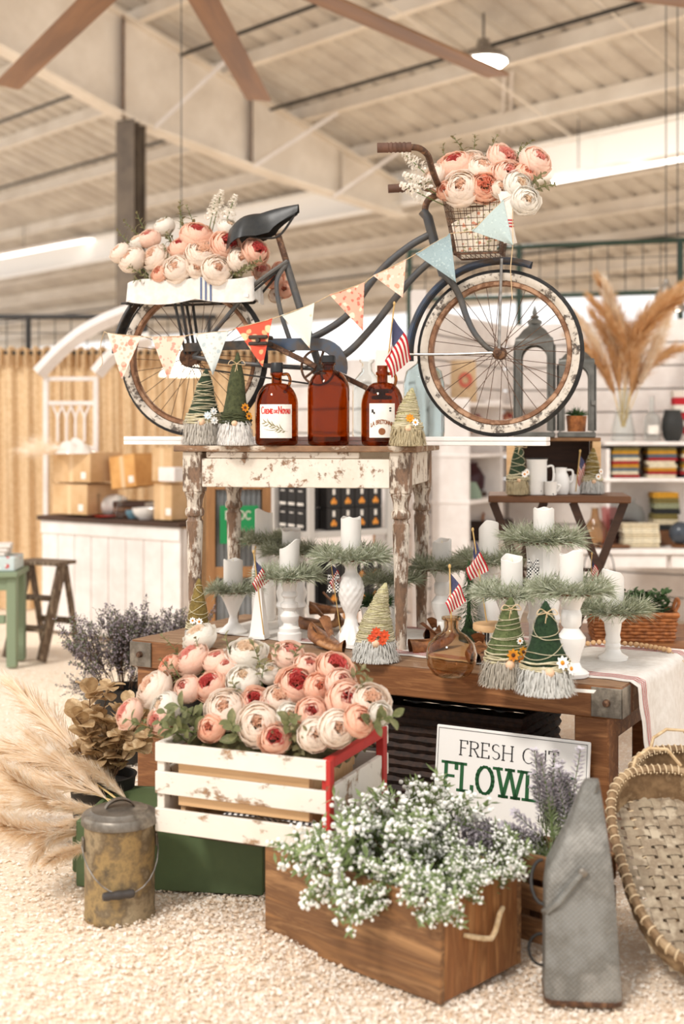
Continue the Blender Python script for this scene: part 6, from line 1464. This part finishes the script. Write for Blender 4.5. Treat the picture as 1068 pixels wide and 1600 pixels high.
single('black_vase', MB().lathe([(.001, 0), (.045, 0), (.062, .03), (.075, .09), (.07, .15), (.055, .2), (.058, .215), (.05, .215), (.045, .2), (.001, .1)], 24), mat('matt black', (40,40,38), rough=.6), 'matt black vase on the hutch', 'vase', V(hx(1050, 8.7), 8.7, vz))
sq = thing('striped_cushion', 'red and cream striped cushion at the right edge of the hutch', 'cushion', V(hx(1085, 8.84), 8.84, vz)); 
for i in range(7): part(sq, 'stripe_panel', MB().box((0, .02*math.sin(i), .025+.05*i), (.32, .06+.05*math.sin(PI*(i+.5)/7), .05), b=.004), flag_red if i % 2 else flag_white)
# pendant lamps
def pendant(lab, px, py, d, s, glow=0):
    p = at(px, py, d); t = thing('pendant_lamp', lab, 'lamp', p, group='pendant lamps')
    part(t, 'shade', MB().lathe([(s, 0), (s*.98, .01), (s*.35, s*1.2), (s*.22, s*1.35), (s*.2, s*1.6), (.001, s*1.62)], 24, cap=False), silver if not glow else mat('lit shade', (255,244,226), emis=1.6, rough=.8))
    part(t, 'bulb', MB().sphere((0, 0, s*.25), s*.3, 10, 6), mat('warm bulb', (255,240,214), emis=6) if 'warm bulb' not in MATS else MATS['warm bulb'])
    part(t, 'cord', MB().tube([(0, 0, s*1.5), (0, 0, rz_((p.x-KX)*vx+(p.y-KY)*vy)-p.z)], .004, 5), blackp)
pendant('small grey cone pendant lamp above the pampas', 1040, 466, 9.4, .085); pendant('small grey pendant lamp at the right edge', 1058, 486, 9.0, .07)
pendant('glowing white pendant shade seen through the rear wheel', 283, 588, 9.2, .16, 1)

# ================================================================ SHELVES ON THE INNER BOOTH WALL
wd_ = V(Cx-.56, Cy-8.48, 0).normalized(); wn = V(wd_.y, -wd_.x, 0); Lw = math.hypot(Cx-.56, Cy-8.48); SWM = Matrix(((wd_.x, wn.x, 0, .56), (wd_.y, wn.y, 0, 8.48), (0, 0, 1, 0), (0, 0, 0, 1)))
ws = thing('wall_shelves', 'white wall shelves behind the table on the inner booth wall', 'shelf', V(.56, 8.48, 0), math.atan2(wd_.y, wd_.x))
for z in (.6, .915, 1.22, 1.56): part(ws, 'shelf_board', MB().box((Lw/2, -.16, z), (Lw-.02, .28, .025), b=.003), white_p)
for x in (.03, Lw*.42, Lw-.03): part(ws, 'upright', MB().box((x, -.16, .80), (.03, .26, 1.6), b=.003), white_p)
def sh(x, y, z): return V(.56, 8.48, 0)+wd_*x+wn*y+V(0, 0, z)
single('green_hat_box', loft(MB(), [(0, -.11, .11, .2, 0), (.05, -.1, .1, .18, 0), (.11, -.07, .07, .12, 0)]), mat('grey green felt', (136,152,132), rough=.9), 'grey green felt hat on the wall shelf', 'hat', sh(.30, .16, .928))
bottle('purple_jar', 'purple glass jar on the wall shelf', 734, 9.0, .932+.03, [(.07, 0), (.1, .02), (.105, .1), (.07, .16), (.05, .18), (.06, .2)], glass('purple glass', (160,120,130)), 'jar')
single('dark_tray', MB().box((0, 0, .015), (.3, .22, .03), b=.01), dark_wood, 'dark wooden tray under the purple jar', 'tray', V(.9, 9.0, .928), math.radians(60))
dx_ = thing('picnic_basket', 'dark wicker picnic basket with hoop handle on the lower wall shelf', 'basket', sh(.78, .16, .613), math.atan2(wd_.y, wd_.x)); part(dx_, 'body', MB().box((0, 0, .07), (.42, .22, .14), b=.02), wick); part(dx_, 'hoop_handle', MB().tube([(.15*math.cos(a), 0, .14+.1*math.sin(a)) for a in [PI*k/12 for k in range(13)]], .008, 6), wick_o)
bb_ = thing('burlap_bag', 'burlap bag with red ring print on the wall shelf behind the front wheel', 'bag', V((716-HX)*8.9/F, 8.86, 1.575), .05)
part(bb_, 'bag', MB().grid(lambda u, v: ((u-.5)*(.25-.02*v), -.03*math.sin(PI*u)*math.sin(PI*v)**.5, .30*v), 10, 10).grid(lambda u, v: ((.5-u)*(.25-.02*v), .03*math.sin(PI*u)*math.sin(PI*v)**.5, .30*v), 10, 10), burlap, ang=180)
rg = MB().add([(.04+.05*math.cos(a)*k, -.033, .16+.055*math.sin(a)*k) for k in (.45, 1) for a in [2*PI*i/20 for i in range(20)]], [(i, (i+1) % 20, 20+(i+1) % 20, 20+i) for i in range(20)]); part(bb_, 'ring_print', rg, mat('faded red print', (196,104,84), rough=.9))
r = random.Random(15)
for i in range(9):
    a, b = PME['peach' if i % 2 else 'coral', i % 3]; p = at(700+12*i, 664-r.random()*10, 8.95+.02*i)
    t = thing('paper_rose', 'coral blossom %s from the left on the shelf behind the wheel' % ORD[i], 'flower', M=TR(p.x, p.y, max(p.z, 1.29)) @ face_dir(V(-.1, -.6, .5), i) @ SC(.06, .06, .055), group='coral blossoms on the wall shelf'); put('petals', a, t); put('heart', b, t)

# ================================================================ BEHIND THE SIDE TABLE
planks('wall_left', (-.62, 9.5, 0), (.47, 8.55, 0), 1.88, 11, white_p)
RKM = TR(-.179, 7.3, 0) @ RZ(math.radians(35)); rkk = thing('metal_rack', 'grey metal rack stocked with black boxes behind the side table', 'rack', M=RKM); RL, RD = .56, .38
gm_ = mat('light grey steel', (196,190,182), rough=.5)
for x in (0, RL):
    for y in (0, RD): part(rkk, 'post', MB().box((x, y, .62), (.035, .035, 1.24), b=.003), gm_)
for z in (.10, .375, .81, 1.2): part(rkk, 'shelf', MB().box((RL/2, RD/2, z-.012), (RL-.04, RD-.04, .02), b=.002), gm_)
for z in (.375, .81):
    for y in (0, RD): part(rkk, 'edge_rail', MB().box((RL/2, y, z-.02), (RL-.036, .02, .035), b=.002), gm_)
    for x in (0, RL): part(rkk, 'edge_rail', MB().box((x, RD/2, z-.02), (.02, RD-.036, .035), b=.002), gm_)
bxm = MB().box((0, 0, .0625), (.108, .10, .125), b=.002).mesh('carton', mat('black carton', (36,32,30), (28,26,24), 6, .6)); org_p = mat('orange print', (232,160,60), (214,130,40), 30, .6)
fr1 = MB(); fr1.box((0, -.0508, .092), (.020, .001, .034)); fr1 = fr1.mesh('white_tag', paper)
fr2 = MB()
for x in (-.012, .012): fr2.lathe([(.001, -.0), (.013, .0), (.001, .0015)], 12, TR(x, -.0505, .032) @ RX(PI/2))
fr2.lathe([(.001, 0), (.011, 0), (.001, .0015)], 12, TR(0, -.0505, .048) @ RX(PI/2)); fr2 = fr2.mesh('orange_motif', org_p)
fr3 = MB(); fr3.box((0, -.0508, .02), (.08, .001, .016)); fr3.box((0, -.0508, .095), (.05, .001, .006)); fr3 = fr3.mesh('white_band', paper)
rown = ['lower', 'upper']
for zi, z in enumerate((.385, .82)):
    for row in range(2):
        for i in range(4):
            t = thing('black_carton', 'black carton with orange print, %s from the front post, %s row, %s rack shelf' % (ORD[i], rown[row], rown[zi]), 'box', M=RKM @ TR(.172+.1*i, .066, z-.007+.127*row) @ SC(.88, 1, 1), group='black printed cartons'); put('carton', bxm, t); put('white_tag', fr1, t); put('orange_motif', fr2, t)
        for i in range(3):
            t = thing('black_carton', 'black carton with white bands, %s from the front post, %s row, %s rack shelf' % (ORD[i], rown[row], rown[zi]), 'box', M=RKM @ TR(.062, .125+.113*i*.84, z-.007+.127*row) @ RZ(-PI/2) @ SC(.82, 1, 1), group='black banded cartons'); put('carton', bxm, t); put('white_band', fr3, t)
stl = thing('wooden_stand', 'honey wood stand carrying the navy bin', 'stand', V((572-HX)*8.3/F, 8.3, 0), .3)
hw_ = wood('honey wood', (206,148,84), (180,120,62), 'z', 5, .5)
for x in (-.09, .09):
    for y in (-.08, .08): part(stl, 'leg', MB().beam((x*1.3, y*1.3, 0), (x, y, .86), .03, .03), hw_)
part(stl, 'top', MB().box((0, 0, .875), (.26, .24, .03), b=.006), hw_); part(stl, 'stretcher', MB().beam((-.11, -.1, .55), (.11, -.1, .55), .02, .03), hw_)
single('navy_bin', loft(MB(), [(0, -.09, .09, .18, 0), (.17, -.11, .11, .21, 0), (.172, -.1, .1, .19, 0), (.02, -.085, .085, .16, 0)], cap=False).box((0, 0, .01), (.16, .15, .01)), mat('navy canvas', (32,38,54), rough=.9), 'navy canvas bin on the honey wood stand', 'bin', V((572-HX)*8.3/F, 8.3, .892), .3)
mp_ = thing('corrugated_panel', 'corrugated metal sheet in a brown wooden frame behind the table legs', 'panel', V((322-HX)*7.1/F, 7.1, 0), .12); PW, PH = .36, 1.12
cg = MB().grid(lambda u, v: (.04+u*(PW-.08), .012+.006*math.sin(u*60), .1+v*(PH-.16)), 80, 1); part(mp_, 'sheet', cg, mat('grey zinc', (140,142,142), (116,116,114), 4, .5, .4), ang=180)
bw_ = wood('weathered board', (170,122,76), (132,92,56), 'z', 5, .7)
for x in (.025, PW-.025): part(mp_, 'stile', MB().box((x, 0, PH/2), (.05, .03, PH), b=.003), bw_)
for z in (.1, .60, PH-.03): part(mp_, 'rail', MB().box((PW/2, -.002, z), (PW-.1, .03, .06), b=.003), bw_)
gs = thing('green_sign', 'bright green sign with white lettering hung on the corrugated panel', 'sign', M=TR((342-HX)*7.0/F, 7.05, hz(851, 7.0)) @ RZ(.1))
part(gs, 'board', MB().box((.105, 0, .105), (.21, .012, .21), b=.002), mat('bright green', (24,130,72), rough=.5)); part(gs, 'lettering', text(text(MB(), 'F', .03, .135, .044, .007, None, 0, y=-.008), 'DC', .105, .135, .044, .007, .07, 0, y=-.008), flag_white, 'white hand lettering')
single('leaning_plank', MB().beam((0, 0, 0), (.05, .1, 1.15), .02, .09), pale_wood, 'pale plank leaning beside the corrugated panel', 'plank', V((308-HX)*7.2/F, 7.15, 0))

# ================================================================ LEFT SIDE: COUNTER AND BOXES
KA = math.atan2(-.73, 1.054); KO = V(-2.08, 8.87, 0); KZ = .80; KT = TR(KO) @ RZ(KA)
ct = thing('white_counter', 'white painted counter with brown wooden top at the left', 'counter', KO, KA)
for i in range(8): part(ct, 'front_plank', MB().box((.08+.16*i, .01, .36), (.156, .018, .66), b=.003), white_p)
part(ct, 'top_rail', MB().box((.64, .002, .725), (1.28, .024, .09), b=.003), white_p); part(ct, 'top', MB().box((.64, .27, .785), (1.32, .6, .03), b=.004), dark_wood)
for x in (.012, 1.27): part(ct, 'end_panel', MB().box((x, .28, .38), (.02, .5, .76), b=.003), white_p)
part(ct, 'base_board', MB().box((.64, .0, .045), (1.28, .016, .06), b=.003), white_p)
tape = mat('packing tape', (224,190,146), rough=.3)
def carton(lab, px0, px1, pyt, pyb, d, dep=.26, rz=KA, tilt=0, m_=card, back=.0):
    w_ = (px1-px0)*d/F*.86; h = (pyb-pyt)*d/F; c = at((px0+px1)/2, pyb, d); t = thing('cardboard_box', lab, 'box', M=TR(c) @ RZ(rz) @ RY(tilt), group='cardboard boxes on the counter')
    part(t, 'carton', MB().box((0, dep/2-.05, h/2), (w_, dep, h), b=.004), m_)
    for sg in (-1, 1): part(t, 'top_flap', MB().box((0, dep/2-.05+sg*dep*.248, h+.003), (w_*.99, dep*.485, .004)), m_)
    part(t, 'tape', MB().box((0, -.0508, h/2), (.035, .001, h*.98)), tape); part(t, 'shipping_label', MB().box((w_*.32, -.0508, h*.24), (.045, .001, .045)), paper); return t
carton('large cardboard box at the bottom of the left counter stack', 72, 162, 757, 803, 8.72, .3); carton('large cardboard box on top of the left counter stack', 72, 168, 708, 753, 8.70, .3)
carton('tan carton tilted on the pile of books', 170, 233, 712, 762, 8.60, .24, KA, -.12, mat('tan carton', (224,170,104), (206,150,86), 8, .8)); carton('plain cardboard box at the counter right end', 240, 284, 757, 812, 8.28, .2); carton('upper cardboard box at the counter right end', 236, 286, 700, 752, 8.36, .22)
single('small_white_box', MB().box((0, 0, .045), (.14, .1, .09), b=.003), white_p, 'small white box standing on the right cardboard box', 'box', M=TR(at(268, 752, 8.22)) @ RZ(KA))
def onc(px, py): return on(px, py, KZ+.002)
def cnt(px, y=.2):                                # a spot on the counter below a photo column, y behind its front edge
    k = (px-HX)/F; a = KT.inverted(); import_d = 8.4
    for _ in range(30):
        l_ = a @ V(k*import_d, import_d, 0); import_d += (y-l_.y)*.7
    return V(k*import_d, import_d, KZ+.002)
for i, (c, w_) in enumerate((((92,58,40), .26), ((120,80,50), .24), ((70,46,34), .25))):
    t = thing('old_book', '%s old book in the counter pile' % ('lowest', 'middle', 'top')[i], 'book', cnt(212, .24)+V(0, 0, .036*i), KA+.1*i, 'old books on the counter'); part(t, 'cover', MB().box((0, 0, .0025), (w_, .18, .004)).box((0, 0, .0325), (w_, .18, .004)).box((0, -.088, .0175), (w_, .004, .034)), mat('book cover %d' % i, c, rough=.7)); part(t, 'pages', MB().box((0, .004, .0175), (w_-.012, .166, .026)), paper)
rj = thing('red_jar', 'glass jar of red tea on the counter', 'jar', cnt(146, .08)); part(rj, 'glass', MB().lathe(shell([(.001, .002), (.045, 0), (.048, .01), (.05, .15), (.052, .155)], .003), 24), clear); part(rj, 'liquid', MB().lathe([(.001, .006), (.043, .006), (.0445, .11), (.001, .11)], 24), mat('red tea', (170,52,22), rough=.2))
single('red_saucer', MB().lathe([(.001, 0), (.04, 0), (.07, .012), (.066, .012), (.001, .005)], 20), mat('red glaze', (196,54,44), rough=.3), 'small red saucer beside the jar of tea', 'saucer', cnt(163, .05))
bottle('clear_bottle', 'narrow clear bottle on the counter', hx(0)*0+187, cnt(187, .06).y, KZ, [(.03, 0), (.034, .01), (.034, .06), (.014, .1), (.012, .15), (.016, .155)], clear)
single('white_bowl', MB().lathe([(.001, 0), (.05, 0), (.09, .04), (.098, .075), (.09, .075), (.07, .03), (.001, .012)], 28), white_c, 'white bowl on the counter', 'bowl', cnt(229, .09)); single('blue_bowl', MB().lathe([(.001, 0), (.03, 0), (.05, .03), (.054, .055), (.048, .055), (.03, .02), (.001, .01)], 24), mat('blue glaze', (112,146,160), rough=.3), 'small blue bowl on the counter', 'bowl', cnt(208, .10))
bgm = MB().grid(lambda u, v: V(.12*math.cos(2*PI*u)*math.sin(PI*v)*(1+.2*math.sin(u*19+v*7)), .07*math.sin(2*PI*u)*math.sin(PI*v)*(1+.2*math.sin(u*23)), .07-.068*math.cos(PI*v)*(1+.1*math.sin(u*13))), 28, 12); single('white_sack', bgm, linen, 'crumpled white cloth bag beside the books', 'bag', cnt(178, .2)+V(0, 0, .004), ang=180)
fur_p = at(95, 712, 8.68); pl = thing('plastic_bundle', 'clear plastic bag with fluffy pampas on the top cardboard box', 'bag', fur_p); r = random.Random(2)
part(pl, 'bag', MB().grid(lambda u, v: V(.05+.24*(u-.3)+.02*math.sin(v*8), (v-.5)*.24, .015+.09*math.sin(PI*u)**.7*math.sin(PI*v)**.6*(1+.25*math.sin(u*17+v*9))), 26, 14), mat('cloudy plastic', (240,234,226), rough=.15, tl=.3), ang=180)
ff = MB()
for i in range(900):
    a = r.uniform(0, 6.28); c = V(-.12+r.gauss(0, .05), r.gauss(0, .06), .02+abs(r.gauss(0, .04))); d = V(-.05+r.gauss(0, .05), r.gauss(0, .04), r.gauss(-.01, .03)); w_ = V(0, .001, .001); ff.add([c-w_, c+w_, c+d], [(0,1,2)])
part(pl, 'fluff', ff, pamp, kind='stuff', ang=180)
# arched garden frame
AFd = 9.15; af = thing('garden_frame', 'white arched garden frame with gothic tracery above the boxes', 'frame', V((110-HX)*AFd/F, AFd, KZ)); AO = V((110-HX)*AFd/F, AFd, KZ)
def af_(px, py, y=0): q = at(px, py, AFd)-AO; q.y += y; return q
for px in (72, 150): part(af, 'post', MB().beam(af_(px, 806), af_(px, 588), .035, .045, up=(0,1,0), bev=.003), white_p)
for py in (592, 630, 700): part(af, 'rail', MB().beam(af_(70, py), af_(152, py), .03, .03, bev=.003), white_p)
for px in (90, 104, 118, 132):
    for sg in (-1, 1): part(af, 'tracery', MB().tube(smooth_path([af_(px, 690), af_(px, 655), af_(px+sg*5, 640), af_(px+sg*8, 632)], 4), .008, 6), white_p)
for a in (((62, 584), (100, 545), (140, 515), (195, 490), (240, 480)), ((152, 584), (175, 558), (205, 540), (235, 530))):
    P = smooth_path([af_(x, y, -.03) for x, y in a], 5); m = MB()
    m.tube(P, .055, 4)
    part(af, 'curved_arm', m, white_p)
# green table, ladder
gt = thing('green_table', 'worn green table with a floral box at the far left', 'table', V(-2.30, 7.45, 0), .05); gp_ = chippy('worn green paint', (126,140,112), (190,180,150), (110,100,80), .34, 9, (1,1,.4)); GH = hz(893, 7.5)
part(gt, 'top', MB().box((.1, .16, GH-.015), (.62, .36, .03), b=.004), gp_); part(gt, 'apron', MB().box((.1, .03, GH-.07), (.56, .02, .08), b=.003), gp_)
for x in (-.15, .37):
    for y in (.04, .28): part(gt, 'leg', MB().box((x, y, (GH-.03)/2), (.06, .06, GH-.03), b=.006), gp_)
part(gt, 'stretcher', MB().box((.1, .04, .28), (.46, .03, .05), b=.003), gp_)
rose_b = spots('red rose print', (196,208,206), (190,50,50), (226,232,228), 16, .22); single('floral_box', MB().box((0, 0, .042), (.46, .26, .084), b=.006), rose_b, 'pale blue floral box with red roses on the green table', 'box', V(-2.15, 7.61, GH+.001), .05)
for i in range(3): single('folded_cloth', MB().box((0, 0, .011), (.3, .22, .021), b=.008), linen, ('lowest', 'middle', 'top')[i]+' white folded cloth on the floral box', 'cloth', V(-2.13+.008*i, 7.61, GH+.0865+.022*i), .05+.06*i, 'folded cloths on the floral box')
ld = thing('step_ladder', 'old wooden step stool beside the counter', 'ladder', V(-2.0, 7.9, 0), math.radians(-25)); 
for x in (0, .26):
    part(ld, 'side_rail', MB().beam((x, -.10, 0), (x, .10, .56), .022, .075, up=(0,-1,.3)), ladder_wood); part(ld, 'back_leg', MB().beam((x, .26, 0), (x, .13, .55), .02, .04, up=(0,-1,.3)), ladder_wood)
for z, y in ((.18, -.035), (.36, .03)): part(ld, 'tread', MB().box((.13, y, z), (.24, .12, .02), b=.003), ladder_wood)
part(ld, 'top_step', MB().box((.13, .10, .572), (.33, .2, .022), b=.003), ladder_wood); part(ld, 'rear_brace', MB().beam((0, .22, .2), (.26, .22, .2), .015, .04), ladder_wood)
